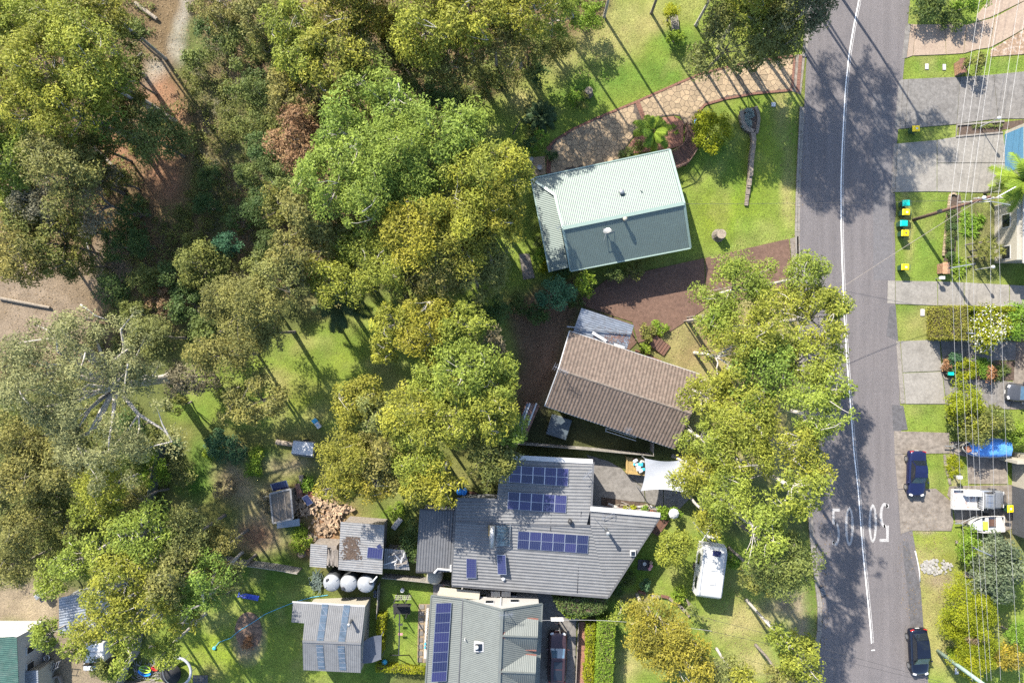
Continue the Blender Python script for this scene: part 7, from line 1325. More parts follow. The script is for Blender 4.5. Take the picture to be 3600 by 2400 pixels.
for k, (x, y, r) in enumerate(((148, 55, .28), (178, 68, .2), (100, 155, .3), (124, 95, .17))): stump(e3, x, y, r, .4, ('large sawn round above the lean-to', 'small sawn round above the lean-to', 'sawn round left of the lean-to', 'little sawn round by the weeds')[k], 'firewood')
tr_ = thing('box_trailer', 'white box trailer with propped lid in the back garden', 'trailer', (*e2(380, 210), 0)); fl = [e2(x, y, .6) for x, y in ((305, 150), (466, 165), (458, 250), (418, 275), (294, 258))]; fl = [fl[0], fl[1], e2(460, 278, .6), fl[4]]
MB().prism(fl, .45, .52).build('floor', 'sail', tr_)
for a, b in zip(fl, fl[1:] + fl[:1]): m = MB(); ribbon(m, [a, b], .06, .45, .95); m.build('side_board', 'roof_zinc', tr_)
MB().slab3([(p[0] * .98 + fl[0][0] * .02, p[1], 1.0) for p in (fl[0], fl[1])] + [(*(Vector(fl[2]).lerp(Vector(fl[1]), .12)), 1.25), (*(Vector(fl[3]).lerp(Vector(fl[0]), .12)), 1.25)], .03).build('lid', 'tarp_white', tr_)
for s in (.4,): 
    for e_ in (0, 1): c = Vector(fl[0]).lerp(Vector(fl[1]), .5) if e_ == 0 else Vector(fl[3]).lerp(Vector(fl[2]), .5); w_ = MB(); w_.tube([(c.x, c.y - .08, .3), (c.x, c.y + .12, .3)], .28, 12); w_.build('wheel', 'rubber', tr_)
t = thing('cool_box', 'white cool box with open blue lid on the back lawn', 'cool box', (*S(1121, 1493), 0), .65, world=False); MB().box((0, 0, .2), (.42, .6, .4)).build('tub', 'white_plastic', t, bevel=.03); MB().box((0, .5, .3), (.5, .5, .06), 0, .5).build('lid', 'plastic_sky', t, bevel=.04); MB().box((0, 0, .41), (.12, .12, .02)).build('lid_catch', 'plastic_sky', t)
# ------------------------------------------------------------------ water tanks, tank-side clutter, play yard
for k, (x, y) in enumerate(((268, 325), (365, 328), (463, 332))):
    p = e3(x, y, 2.2); t = thing('water_tank', f'{("left", "middle", "right")[k]} round grey water tank of the row of three', 'water tank', (*p, 0), group='water tanks'); r = .82; MB().lathe([(r, 0), (r, 2.0), (r * .98, 2.08)], (*p, 0), 28).build('wall', 'tank_side', t, True); MB().lathe([(r * .99, 2.06), (r * .9, 2.14), (r * .5, 2.3), (.1, 2.38), (.02, 2.38)], (*p, 0), 28).build('dome', 'tank', t, True)
    for i in range(4): a = .6 + i * 1.57; MB().box((p[0] + math.cos(a) * r * .75, p[1] + math.sin(a) * r * .75, 2.22), (.26, .07, .07), a, 0, .4).build('rib', 'tank', t)
    q = ((-.3, .3), (-.45, -.4), (.5, .2))[k]; MB().lathe([(.2, 0), (.2, .1), (.16, .13), (.02, .14)], (p[0] + q[0], p[1] + q[1], 2.18), 14).build('inlet_strainer', 'steel_dark', t)
p = e3(490, 318, 2.4); m = MB(); m.tube([(*e3(530, 285, 2.7), 2.7), (*e3(505, 315, 2.6), 2.6), (*p, 2.35)], .07, 8); tag(m.build('tank_downpipe', 'white_plastic'), 'bent white downpipe feeding the right water tank', 'pipe')
t = thing('heat_pump', 'pale dome tank tucked under the annex edge', 'tank', (*T[8](640, 820), 0)); p = T[8](645, 828, 1.2); MB().lathe([(.75, 0), (.75, 1.5), (.6, 1.65), (.1, 1.75)], (*p, 0), 24).build('shell', 'wall_cream', t, True)
t = thing('net_heap', 'crumpled green and white netting beside the tanks', 'netting', (*e3(195, 310), 0)); m = MB()
for k in range(26): p = [(*e3(190 + random.gauss(0, 18), 310 + random.gauss(0, 32)), random.uniform(.03, .3)) for _ in range(4)]; m.tube(p, .035, 4)
m.build('net', 'leaf_V', t)
for k, (x, y) in enumerate(((517, 380), (517, 400))): p = e3(x, y, .5); t = thing('bucket', ('upper', 'lower')[k] + ' pale bucket beside the right water tank', 'bucket', (*p, 0)); MB().lathe([(.14, 0), (.17, .34), (.15, .34), (.13, .04), (.02, .04)], (*p, .02), 14).build('pail', 'roof_zinc_blue', t, True)
sw = thing('play_tower', 'dark play tower with net top and long swing beam on the small lawn', 'swing set', (*e3(670, 450), 0)); p0 = e3(672, 450)
for x, y in ((640, 405), (705, 405), (640, 492), (705, 492)): p = e3(x, y, 1); MB().box((*p, 1.1), (.09, .09, 2.2)).build('post', 'steel_dark', sw)
MB().box((*e3(672, 470, 1.1), 1.1), (1.6, 1.0, .08)).build('platform', 'mesh_black', sw); MB().box((*e3(672, 450, 1.8), 1.8), (1.7, .05, .6)).build('rear_net', 'mesh_black', sw); m = MB()
for k in range(7): a = P3(e3, 638 + k * 13, 392, 2.2); b = P3(e3, 640 + k * 11, 420, 2.2); m.tube([a, b], .02, 4)
for k in range(3): m.tube([P3(e3, 632, 394 + 12 * k, 2.2), P3(e3, 726, 396 + 10 * k, 2.2)], .02, 4)
m.build('top_net', 'wall_cream', sw); MB().tube([P3(e3, 660, 500, 2.2), P3(e3, 655, 736, 2.2)], .06, 8).build('swing_beam', 'steel_dark', sw)
for s in (-1, 1): MB().tube([P3(e3, 655, 736, 2.2), (*e3(660 + 55 * s, 735), 0)], .05, 6).build('leg', 'steel_dark', sw)
for y, mt in ((560, 'steel_dark'), (615, 'plastic_pink')):
    a, b = P3(e3, 648, y, 2.2), P3(e3, 668, y, 2.2); c = e3(664, y, .5); st_ = MB().box((*c, .5), (.42, .2, .05)).build('swing_seat', mt, sw); m = MB(); m.tube([(a[0], a[1], 2.15), (c[0] - .2, c[1], .5)], .012, 4); m.tube([(a[0] + .3, a[1], 2.15), (c[0] + .2, c[1], .5)], .012, 4); m.build('swing_rope', 'cable_dark', st_)
p = e3(670, 376, .9); t = thing('tower_flag', 'white round bucket on the lawn above the play tower', 'bucket', (*p, 0)); MB().lathe([(.17, 0), (.2, .5), (.15, .52), (.05, .5)], (*p, .0), 14).build('pail', 'white_plastic', t, True)
pv = strct(bpy.data.objects.new('stepping_path', None)); COL.objects.link(pv); sheet('gravel', pl(e3, [(770, 442), (838, 442), (835, 500), (815, 780), (760, 775), (765, 500)]), .004, 'gravel_tan', pv)
for r_ in range(9):
    for cc in (0, 1):
        if r_ in (1, 2, 3, 4, 5, 6, 7) and cc: continue
        p = e3(788 + cc * 38 - r_ * 1.5, 458 + r_ * 38); MB().box((*p, .03), (.42, .42, .06), .03).build('paver', 'paving_grey', pv, bevel=.01)
t = thing('drying_rack', 'row of white pipes and bottles along the sage house wall', 'pipes', (*e3(815, 600), 0)); MB().box((*e3(812, 610, .4), .4), (.25, 4.8, .1), -.05).build('bench', 'dirty_white', t)
for k in range(9): MB().lathe([(.08, 0), (.09, .3), (.03, .4)], (*e3(818 - k * 1.6, 530 + k * 20, .6), .45), 8).build('bottle', 'white_plastic' if k < 7 else 'plastic_sky', t, True)
p = e3(572, 780, .4); t = thing('beach_ball', 'pale turquoise ball in the hedge corner', 'ball', (*p, 0)); bm_ = MB(); bm_.lathe([(.01, -.28), (.16, -.23), (.25, -.12), (.28, 0), (.25, .12), (.16, .23), (.01, .28)], (*p, .3), 18); bm_.build('ball', 'plastic_sky', t, True)
t = thing('shade_cloth', 'dark blue-grey shade cloth strung beside the grey shed', 'shade cloth', (*e3(500, 700), 0)); m = MB(); n = 9
cs = [Vector(P3(e3, *a)) for a in ((440, 665, 2.5), (556, 622, 1.9), (552, 758, 1.9), (440, 782, 2.4))]
for i in range(n + 1):
    for j in range(n + 1): u, v = i / n, j / n; q = cs[0].lerp(cs[1], u).lerp(cs[3].lerp(cs[2], u), v); q.z -= .5 * (u * (1 - u) + v * (1 - v)) * .6; q.y += .35 * math.sin(math.pi * u) * (v - .5) * -1; m.v.append(tuple(q))
m.f = [(i * (n + 1) + j, (i + 1) * (n + 1) + j, (i + 1) * (n + 1) + j + 1, i * (n + 1) + j + 1) for i in range(n) for j in range(n)]; m.build('cloth', 'sail_dark', t, True)
for c in cs[1:3]: MB().tube([(c.x, c.y, 0), tuple(c)], .04, 6).build('post', 'galv', t)
t = thing('wheelbarrow', 'upturned grey tub beside the annex weeds', 'tub', (*T[8](385, 470), 0)); p = T[8](383, 472, .4); MB().box((*p, .3), (.55, 1.25, .4), -.65).build('tub', 'dirty_white', t, bevel=.1)
t = thing('junk_lean_to', 'broken iron lean-to cluttered with boards beside the workshop', 'lean-to', (*e3(640, 190), 0)); roof(t, e3, [(575, 125, 1.9), (690, 135, 1.9), (718, 248, 1.7), (566, 240, 1.7)], (0, 3), 'roof_zinc', .2, .03); walls(t, [e3(x, y, 1.8) for x, y in ((575, 125), (690, 135), (715, 246), (568, 238))], 1.55, 'timber_grey', .15)
for k in range(9): MB().box((*e3(600 + random.uniform(0, 90), 150 + random.uniform(0, 70), 2), 1.95 + .02 * k), (random.uniform(.5, 1.3), .1, .04), random.uniform(-1.5, 1.5)).build('loose_board', random.choice(('white_paint', 'timber_grey')), t)
for k, (x, y) in enumerate(((745, 515), (800, 515))): t = thing('plastic_drum', ('left', 'right')[k] + ' blue plastic drum behind the grey roof', 'drum', (*S(1400 + x / 3.447, 1580 + y / 3.447), 0)); p = S(1400 + x / 3.447, 1580 + y / 3.447, .7); MB().lathe([(.26, 0), (.29, .25), (.29, .6), (.26, .85), (.22, .87), (.02, .86)], (*p, 0), 18).build('drum', 'plastic_blue', t, True)
t = thing('pallet_deck', 'brown slatted pallets behind the grey roof', 'pallet', (*T[8](900, 275), 0))
for k in range(8): MB().box((*T[8](860 + k * 12, 268 + k * 2), .15), (.14, 1.0, .04), .5).build('slat', 'timber_deck', t)
p = e6(652, 150, .5); t = thing('paddling_pool', 'round blue paddling pool between the two houses', 'pool', (*p, 0)); MB().lathe([(.62, 0), (.64, .35), (.58, .36), (.55, .05), (.02, .05)], (*p, .03), 24).build('tub', 'slide_blue', t, True)
p = e6(213, 95, .3); t = thing('red_bucket', 'red bucket on the side path', 'bucket', (*p, 0)); MB().lathe([(.15, 0), (.19, .35), (.16, .35), (.13, .04), (.02, .04)], (*p, .03), 14).build('pail', 'plastic_red', t, True)
t = thing('basketball_hoop', 'basketball hoop on a pole above the maroon car', 'basketball hoop', (*e6(978, 310), 0)); p = e6(978, 312); MB().tube([(*p, 0), (p[0], p[1], 3.0), (p[0] + .05, p[1] - .35, 3.2)], .06, 8).build('pole', 'black', t); c = e6(977, 340, 3.3); MB().box((c[0], c[1], 3.2), (1.15, .05, .75)).build('backboard', 'white_plastic', t); m = MB(); c2_ = (c[0], c[1] - .3); m.tube([(c2_[0] + .23 * math.cos(a), c2_[1] + .23 * math.sin(a), 3.0) for a in np.linspace(0, 6.28, 17)], .02, 5); rm_ = m.build('rim', 'terracotta', t); m = MB()
for k in range(9): a = k * .7; m.tube([(c2_[0] + .22 * math.cos(a), c2_[1] + .22 * math.sin(a), 2.98), (c2_[0] + .13 * math.cos(a + .35), c2_[1] + .13 * math.sin(a + .35), 2.6)], .01, 3)
m.build('net', 'white_plastic', rm_)
# the bottom lawn: slide, garden bed, hose, trampoline, toys
t = thing('plastic_slide', 'long dark blue plastic slide lying on the shaded bottom lawn', 'slide', (*T[7](1715, 965), 0), -.24, world=False); m = MB()
for i in range(9): y = -1.0 + i * .25; m.v += [(y, -.25, .34 - .03 * i), (y, -.2, .12 + .015 * math.sin(i)), (y, .2, .12 + .015 * math.sin(i)), (y, .25, .34 - .03 * i)]
m.f = [(i * 4 + k, i * 4 + k + 1, i * 4 + k + 5, i * 4 + k + 4) for i in range(8) for k in range(3)]; m.build('chute', 'slide_blue', t, True)
for s in (-.6, .6): MB().box((s, 0, .06), (.1, .4, .12)).build('foot', 'slide_blue', t)
strct(sheet('mulch_circle', [T[7](1712 + 92 * math.cos(a), 1205 + 128 * math.sin(a)) for a in np.linspace(0, 6.1, 22)], .012, 'gum_leaf_litter')); t = thing('garden_hose', 'pale blue hose trailing over the mulch bed on the lawn', 'hose', (*T[7](1480, 1325), 0)); MB().tube([(*T[7](x, y), .04) for x, y in ((1480, 1322), (1510, 1285), (1590, 1255), (1650, 1205), (1740, 1150), (1830, 1090), (1950, 1040), (2040, 1005), (2150, 975), (2260, 960))], .03, 5).build('hose', 'hose', t); MB().lathe([(.16, 0), (.16, .12), (.1, .16), (.02, .17)], (*T[7](1478, 1325), .0), 12).build('sprinkler', 'plastic_sky', t)
tree(570, 1478, 14, 'R', .5, 'low reddish plant in the mulch bed on the lawn', 'shrub', 'shrub', den=.5, trunk=False)
t = thing('trampoline', 'round trampoline with collapsed black mat and grey padding', 'trampoline', (*e7(1110, 680), 0)); c = e7(1115, 680, .8); m = MB(); ring = [(c[0] + 1.35 * math.cos(a), c[1] + 1.35 * math.sin(a), .85) for a in np.linspace(-1.4, 2.6, 30)]; m.tube(ring, [.13] * 30, 6); m.build('padding', 'sail', t, True); m = MB(); cc = e7(1080, 690, .5); m.lathe([(1.0, .45), (.8, .25), (.4, .15), (.02, .12)], (cc[0], cc[1], .2), 24); m.build('mat', 'mesh_black', t, True)
m = MB(); m.tube([(c[0] + 1.35 * math.cos(a), c[1] + 1.35 * math.sin(a), .8) for a in np.linspace(0, 6.28, 33)], .03, 5); m.build('frame', 'galv', t)
for k in range(6): a = k * 1.047; MB().tube([(c[0] + 1.35 * math.cos(a), c[1] + 1.35 * math.sin(a), .8), (c[0] + 1.45 * math.cos(a), c[1] + 1.45 * math.sin(a), 0)], .03, 5).build('leg', 'galv', t)
for x, y, s, mt, l, nm in ((925, 655, (.85, .5, .35), 'plastic_lime', 'lime green toy tub in the toy yard', 'toy_tub'), (918, 678, (.9, .45, .25), 'plastic_blue', 'bright blue toy tray below the lime tub', 'toy_tray'), (985, 652, (.5, .3, .3), 'plastic_red', 'red toy box right of the lime tub', 'toy_box')):
    p = e7(x, y); t = thing(nm, l, 'toy', (*p, 0), -.25, world=False); m = MB(); m.lathe([(s[0] * .6, 0), (s[0] * .7, s[2]), (s[0] * .62, s[2]), (s[0] * .5, .06), (.02, .06)], (0, 0, .02), 4 * 4, 1, s[1] / s[0]); m.build('tub', mt, t); MB().box((0, 0, s[2] + .02), (s[0] * 1.3, .06, .05)).build('handle', mt, t)
m = MB()
for k in range(170): p = e7(random.uniform(850, 1030), random.uniform(640, 735)); a = random.uniform(0, 3.1); L = random.uniform(.2, .8); m.tube([(*p, .04), (p[0] + L * math.cos(a), p[1] + L * math.sin(a), random.uniform(.05, .25))], .02, 4)
tag(m.build('brushwood', 'dead_wood'), 'scattered dry sticks around the toy yard', 'sticks', kind='stuff')
t = thing('garden_table', 'grey slatted table at the bottom edge of the lawn', 'table', (*e7(1262, 735), 0))
for k in range(5): MB().box((*e7(1225 + k * 19, 735, .7), .7), (.25, 1.0, .05)).build('slat', 'steel_dark', t)
for x in (1225, 1300):
    for y in (715, 755): MB().box((*e7(x, y, .35), .34), (.07, .07, .68)).build('leg', 'steel_dark', t)
# bottom-left corner clutter
t = thing('step_ladder', 'pale folding ladder leaning beside the green roof cottage', 'ladder', (*e7(320, 655), 0)); A_, B_ = P3(e7, 285, 665, .1), P3(e7, 375, 632, 1.4); A_, B_ = Vector(A_), Vector(B_); sd2 = Vector((.1, .3, 0)); m = MB(); m.tube([A_ - sd2, B_ - sd2], .03, 5); m.tube([A_ + sd2, B_ + sd2], .03, 5); m.build('rail', 'alloy', t)
for k in range(6): MB().tube([A_.lerp(B_, (k + .5) / 6) - sd2, A_.lerp(B_, (k + .5) / 6) + sd2], .025, 5).build('rung', 'alloy', t)
t = thing('utility_van', 'white van roof half hidden under the bottom-left gum', 'van', (*e7(575, 560), 0)); MB().prism([e7(x, y, 1.9) for x, y in ((535, 505), (650, 500), (655, 625), (530, 628))], .4, 1.9).build('body', 'white_plastic', t, bevel=.15); MB().box((*e7(590, 560, 1.95), 1.93), (1.6, .08, .05)).build('roof_bar', 'galv', t)
for x in (545, 640):
    for y in (525, 605): p = e7(x, y, .3); w_ = MB(); w_.tube([(p[0] - .1, p[1], .32), (p[0] + .1, p[1], .32)], .32, 12); w_.build('wheel', 'rubber', t)
MB().box((*e7(590, 632, 1.3), 1.4), (1.7, .05, .5)).build('windscreen', 'glass_dark', t)
t = thing('folding_table', 'white trestle table with blue items below the white van', 'table', (*e7(590, 652), 0)); MB().box((*e7(590, 652, .75), .75), (1.9, .65, .04), -.05).build('top', 'tarp_white', t); MB().box((*e7(612, 650, .8), .79), (.7, .4, .04), .2).build('blue_sheet', 'tarp_blue', t)
for s in (555, 630): MB().box((*e7(s, 652, .4), .37), (.05, .5, .74)).build('leg', 'galv', t)
for k, (x, y, mt, l) in enumerate(((240, 605, 'plastic_pink', 'pink tub on the cottage terrace'), (288, 597, 'white_plastic', 'white basin on the cottage terrace'), (200, 500, 'white_plastic', 'white bucket beside the cottage wall'), (262, 508, 'terracotta', 'terracotta pot beside the cottage wall'))): p = e7(x, y, .4); t = thing('tub', l, 'tub', (*p, 0)); MB().lathe([(.2, 0), (.3, .3), (.26, .3), (.18, .05), (.02, .05)], (*p, .03), 14, .8 if k > 1 else 1, .8 if k > 1 else 1).build('shell', mt, t, True)
driveway('cottage_terrace', [pl(e7, [(180, 560), (300, 560), (320, 680), (180, 680)])], 'concrete_grey')
t = thing('planter_frame', 'timber planter frame right of the cottage terrace', 'planter', (*e7(345, 720), 0))
for a, b in (((300, 560), (320, 690)), ((320, 690), (380, 640)), ((310, 720), (380, 700)), ((380, 700), (400, 745))): m = MB(); ribbon(m, [e7(*a), e7(*b)], .14, 0, .35); m.build('board', 'timber_grey', t)
t = thing('green_tub', 'grey metal barbecue on legs under the thicket', 'barbecue', (*e7(255, 205), 0)); p = e7(250, 200, .8); MB().box((*p, .8), (.9, .5, .3), .6).build('hood', 'galv', t, bevel=.08); MB().box((p[0] + .2, p[1] - .45, .7), (.5, .4, .05), .6).build('side_shelf', 'steel_dark', t)
for dx in (-.3, .3): MB().box((p[0] + dx, p[1], .35), (.06, .4, .7), .6).build('leg', 'steel_dark', t)
# ------------------------------------------------------------------ yard east of the grey house
dk = thing('pine_deck', 'new pine deck with lattice floor beside the shade sail', 'deck', (*g3(700, 120), 0)); a, b, c, d = (Vector(g3(x, y, .9)) for x, y in ((610, 20), (800, 30), (795, 205), (610, 185)))
for k in range(20): t0, t1 = k / 20 + .005, (k + 1) / 20 - .005; MB().prism([tuple(a.lerp(d, t0)), tuple(b.lerp(c, t0)), tuple(b.lerp(c, t1)), tuple(a.lerp(d, t1))], .82, .86).build('deck_board', 'timber_pine', dk)
for u, v in ((a, d), (d, c)): m = MB(); ribbon(m, [u, v], .12, .6, .95); m.build('bearer', 'timber_pine', dk)
for u in (a, b, c, d): MB().box((u.x, u.y, .4), (.1, .1, .8)).build('post', 'timber_pine', dk)
t = thing('bagged_goods', 'heap of white bags and boxes on the pine deck', 'bags', (*g3(735, 120, 1), .86))
for k in range(16): p = g3(random.uniform(685, 785), random.uniform(50, 180), 1.1); MB().box((*p, 1.0 + random.uniform(0, .15)), (random.uniform(.2, .55), random.uniform(.2, .4), random.uniform(.12, .3)), random.uniform(0, 3)).build('bag', random.choice(('tarp_white', 'white_plastic', 'dirty_white', 'plastic_sky', 'timber_deck')), t, bevel=.06)
ss = thing('shade_sail', 'pale grey shade sail stretched beside the pine deck', 'shade sail', (*g3(980, 200), 0)); cs = [Vector(P3(g3, *q)) for q in ((795, 30, 2.7), (1240, 40, 2.9), (1250, 400, 3.0), (757, 372, 2.3))]; m = MB(); n = 10
for i in range(n + 1):
    for j in range(n + 1): u, v = i / n, j / n; q = cs[0].lerp(cs[1], u).lerp(cs[3].lerp(cs[2], u), v); k1 = math.sin(math.pi * u) * (v - .5) ** 3 * 4; k2 = math.sin(math.pi * v) * (u - .5) ** 3 * 4; q.y += .5 * k1; q.x -= .4 * k2; q.z -= .25 * math.sin(math.pi * u) * math.sin(math.pi * v); m.v.append(tuple(q))
m.f = [(i * (n + 1) + j, (i + 1) * (n + 1) + j, (i + 1) * (n + 1) + j + 1, i * (n + 1) + j + 1) for i in range(n) for j in range(n)]; m.build('cloth', 'sail', ss, True)
for c in cs: MB().tube([(c.x, c.y, 0), tuple(c)], .05, 6).build('post', 'galv', ss)
gb = thing('junk_bed', 'garden bed crowded with planks and pots along the grey parapet', 'garden bed', (*g3(650, 540), 0)); MB().prism([g3(x, y) for x, y in ((340, 440), (480, 460), (640, 480), (800, 500), (990, 565), (985, 600), (520, 595), (340, 565))], -.03, .06).build('soil', 'soil_bed', gb)
for k in range(24): x = random.uniform(370, 960); y = 505 + (x - 370) * .1 + random.uniform(-30, 35); MB().box((*g3(x, y), .1 + random.uniform(0, .25)), (random.uniform(.5, 1.5), random.uniform(.08, .2), .06), random.uniform(-.5, .25)).build('plank', random.choice(('timber_grey', 'dirty_white', 'timber_deck', 'log')), gb)
for k in range(12): x = random.uniform(470, 950); p = g3(x, 545 + (x - 470) * .09 + random.uniform(-18, 18)); MB().lathe([(.1, 0), (.16, .26), (.13, .26), (.02, .2)], (*p, .05), 12).build('pot', random.choice(('terracotta', 'white_plastic', 'plastic_sky', 'black', 'steel_dark')), gb, True)
zone('in the junk garden bed by the parapet', 'plants in the junk bed', [(1550 - 70, 1160 + 10, 9, 'L', .6), (1484 + 70, 1180, 16, 'L', 1.0), (1436, 1170, 7, 'A', .6), (1455, 1168, 7, 'A', .6)], cat='plant', name='pot_plant')
dd = thing('entry_deck', 'dark red timber landing with steps at the grey house corner', 'deck', (*g3(930, 740), 0)); a, b, c, d = (Vector(g3(x, y, .5)) for x, y in ((940, 650), (1050, 700), (935, 850), (855, 800)))
for k in range(11): t0, t1 = k / 11 + .008, (k + 1) / 11 - .008; MB().prism([tuple(a.lerp(b, t0)), tuple(a.lerp(b, t1)), tuple(d.lerp(c, t1)), tuple(d.lerp(c, t0))], .42, .46).build('deck_board', 'timber_deck', dd)
for u in (a, b, c, d): MB().box((u.x, u.y, .2), (.1, .1, .42)).build('post', 'timber_deck', dd)
t = thing('garden_umbrella', 'small white folded parasol top beside the entry deck', 'parasol', (*g3(1105, 615), 0)); p = g3(1105, 615, 1.6); MB().tube([(*p, 0), (*p, 1.7)], .03, 6).build('pole', 'alloy', t); MB().lathe([(.5, 1.5), (.3, 1.66), (.02, 1.78)], (*p, 0), 8).build('canopy', 'white_plastic', t)
t = thing('fire_pit', 'dark square mat with small stand on the shaded front lawn', 'mat', (*e5(405, 625), 0)); MB().box((*e5(405, 625), .03), (1.1, 1.0, .05), -.1).build('mat', 'steel_dark', t); MB().lathe([(.14, 0), (.18, .3), (.14, .3), (.02, .2)], (*e5(410, 618, .2), .05), 12).build('stand', 'white_plastic', t)
for k, (x, y, mt, l) in enumerate(((446, 613, 'sandstone', 'pale round stool on the shaded front lawn'), (447, 631, 'plastic_pink', 'upper pink round stool on the shaded lawn'), (438, 647, 'plastic_pink', 'lower pink round stool on the shaded lawn'))): p = e5(x, y, .4); t = thing('round_stool', l, 'stool', (*p, 0)); MB().lathe([(.13, 0), (.15, .4), (.17, .42), (.16, .46), (.02, .47)], (*p, 0), 16).build('seat', mt, t, True)
t = thing('log_border', 'timber and stone border along the front lawn garden', 'border', (*e5(470, 790), 0))
for k, (x, y) in enumerate(((395, 772), (470, 795), (520, 795), (560, 815), (600, 845), (620, 865), (640, 885))): MB().box((*e5(x, y), .12), (.75, .25, .24), (-.3, -.1, -.2, -.6, -.8, -.9, -1)[k]).build('border_block', random.choice(('brick', 'timber_grey', 'grey_block')), t, bevel=.03)
t = thing('traffic_cone_hose', 'grate and leaf pile in the gutter near the bottom', 'drain grate', (*T[9](945, 910), 0)); MB().box((*T[9](962, 935), .06), (.45, 1.0, .08), .25).build('grate', 'steel_dark', t)
for k in range(5): MB().box((*T[9](962 + k * 3 - 6, 915 + k * 10), .11), (.4, .05, .03), .25).build('grate_bar', 'galv', t)
# dead branches lying about the forest
for k, (f, pts, r, l) in enumerate(((T[4], ((560, 530), (610, 560), (660, 605), (720, 625), (785, 650)), .09, 'twisted white dead branch above the huge gum'), (T[4], ((550, 630), (590, 615), (635, 630)), .06, 'short white dead branch above the huge gum'), (T[1], ((1480, 0), (1540, 30), (1600, 70), (1640, 40)), .07, 'bare white branch at the top of the gully'), (T[1], ((80, 895), (200, 860), (330, 830)), .2, 'thick pale fallen bough on the left edge'), (T[4], ((590, 60), (620, 150), (640, 260)), .07, 'thin dead trunk on the bare slope'))): t = thing('dead_branch', l, 'branch', (*f(*pts[0]), 0)); MB().tube([(*f(x, y), r + .15 * (i % 2)) for i, (x, y) in enumerate(pts)], [r * (1 - .12 * i) for i in range(len(pts))], 6).build('limb', 'dead_wood', t, True)
# ------------------------------------------------------------------ uncountable cover
def mask_sample(n, fn):
    X = rng.uniform(-49, 49, n); Y = rng.uniform(-33, 33, n); dx = (X * KPX + 1800) * .65333; dy = (1200 - Y * KPX) * .65333; k = fn(dx, dy, X, Y); return X[k], Y[k]
FOREST = [(-60, -60), (1440, -60), (1330, 80), (1190, 180), (1080, 250), (980, 420), (900, 620), (620, 700), (470, 740), (300, 900), (380, 1000), (380, 1180), (560, 1290), (330, 1300), (100, 1340), (-60, 1340)]
BARE = [(90, 700, 150, 110), (395, 60, 45, 110), (370, 200, 60, 60), (385, 400, 55, 90)]
def f_under(dx, dy, X, Y):
    k = inpoly(dx, dy, FOREST); b = np.zeros(len(dx), bool)
    for cx, cy, rx, ry in BARE: b |= ((dx - cx) / rx) ** 2 + ((dy - cy) / ry) ** 2 < 1
    return k & (~b) & (fbm(X * .35, Y * .35, 77) > .36)
X, Y = mask_sample(9500, f_under); n = len(X); hh = rng.uniform(.25, 1.5, n) ** 1.2; k = 46; idx = np.repeat(np.arange(n), k); q = rng.normal(size=(n * k, 3)); q /= np.linalg.norm(q, axis=1)[:, None]; q[:, 2] = np.abs(q[:, 2]); rr = rng.random(n * k) ** .4; rad = (.3 + .35 * hh)[idx]
P = np.stack([X[idx] + q[:, 0] * rr * rad, Y[idx] + q[:, 1] * rr * rad, .05 + hh[idx] * q[:, 2] * rr], 1); V = leaf_arrays(P, q, len(P), .2, .1); ct = np.clip(rng.normal(.25, .25, n), 0, 1)
tag(leaf_mesh('undergrowth', V, (np.clip(ct[idx] + rng.normal(0, .15, len(P)), 0, 1), np.clip(rng.normal(.5, .3, len(P)), 0, 1)), 'leaf_K', None), 'tangle of low green scrub covering the forest floor', 'undergrowth', kind='stuff'); LEAVES[0] += len(P)
# long grass in the gully
GULLY = [(430, 100), (520, 90), (600, 300), (640, 600), (560, 700), (300, 640), (180, 620), (420, 520), (460, 330)]
X, Y = mask_sample(16000, lambda dx, dy, X, Y: inpoly(dx, dy, GULLY) & (fbm(X * .6, Y * .6, 88) > .46)); n = len(X); kk = 9; idx = np.repeat(np.arange(n), kk); a = rng.uniform(0, 6.28, n * kk); e = rng.uniform(.3, 1.3, n * kk); V = blade_set(np.stack([X[idx], Y[idx], np.full(n * kk, .02)], 1), np.stack([np.cos(a) * np.cos(e), np.sin(a) * np.cos(e), np.sin(e)], 1), rng.uniform(.4, .95, n * kk), .04, .55, 2)
ti = np.clip(rng.normal(.3, .3, n), 0, 1)[idx]; tag(leaf_mesh('gully_grass', V, (np.tile(ti, 2), np.tile(rng.random(n * kk), 2)), 'leaf_X', None), 'long pale grass tussocks in the shaded gully', 'grass', kind='stuff')
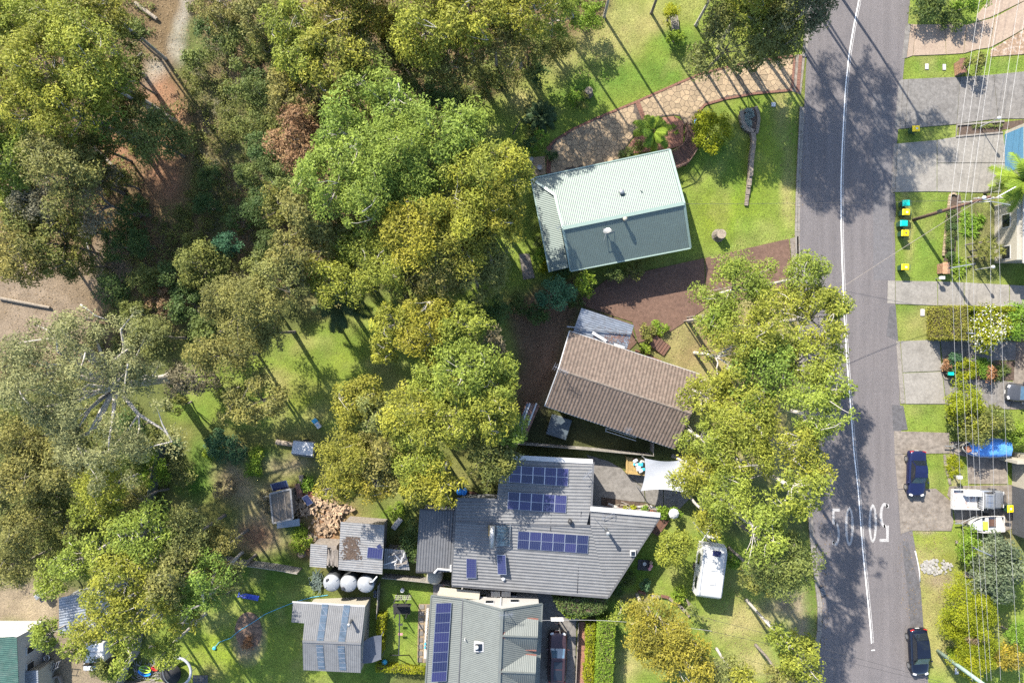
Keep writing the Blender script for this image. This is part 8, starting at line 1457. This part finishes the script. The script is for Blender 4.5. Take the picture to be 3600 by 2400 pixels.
# lawn blades
gi = grassw[14:-14, 14:-14]; cxs, cys = gx[14:-14], gy[14:-14]
X = rng.uniform(-49, 49, 240000); Y = rng.uniform(-33, 33, 240000); ii = np.clip(((X + 60) / .3).astype(int), 0, gi.shape[0] - 1); jj = np.clip(((Y + 42) / .3).astype(int), 0, gi.shape[1] - 1); k = rng.random(len(X)) < gi[ii, jj]; X, Y = X[k], Y[k]; gcol = gc[14:-14, 14:-14][ii[k], jj[k]]
for R_ in (LEFT + RIGHT[::-1],): k = ~inpoly(X, Y, R_); X, Y, gcol = X[k], Y[k], gcol[k]
n = len(X); a = rng.uniform(0, 6.28, n); L = rng.uniform(.04, .09, n); w_ = rng.uniform(.02, .05, n); z = np.zeros(n) - .02; dr = np.stack([np.cos(a), np.sin(a), rng.uniform(.1, .6, n)], 1); sd3 = np.stack([-np.sin(a), np.cos(a), np.zeros(n)], 1); O = np.stack([X, Y, z], 1); V = np.stack([O - sd3 * w_[:, None], O + sd3 * w_[:, None], O + dr * L[:, None]], 1)
me_o = leaf_mesh('lawn_grass', V, (np.clip((gcol[:, 0] / gcol[:, 1] - .62) * 2.2 + rng.normal(0, .15, n), 0, 1), np.clip(rng.normal(.5, .35, n), 0, 1)), 'blade_lawn', None); tag(me_o, 'short mown grass over the lawns and verges', 'grass', kind='stuff')
# fallen leaves
def f_lit(dx, dy, X, Y):
    k = inpoly(dx, dy, FOREST)
    for cx, cy, rx, ry in ((1820, 330, 30, 260), (1830, 860, 40, 300), (1870, 1300, 40, 250), (1600, 780, 90, 80), (1240, 830, 60, 110), (2110, 1260, 40, 40), (2120, 1300, 60, 160), (760, 1200, 90, 90), (1700, 1430, 90, 80), (1360, 120, 90, 70)): k |= (((dx - cx) / rx) ** 2 + ((dy - cy) / ry) ** 2 < 1) & (rng.random(len(dx)) < .6)
    return k
X, Y = mask_sample(60000, f_lit); n = len(X); P = np.stack([X, Y, np.full(n, .03) + rng.uniform(0, .02, n)], 1); V = leaf_arrays(P, np.zeros((n, 3)), n, .16, .06, up=3); tag(leaf_mesh('fallen_leaves', V, (rng.random(n), rng.random(n)), 'leaf_B', None), 'scattered dry leaves over forest floor and kerbs', 'leaves', kind='stuff')
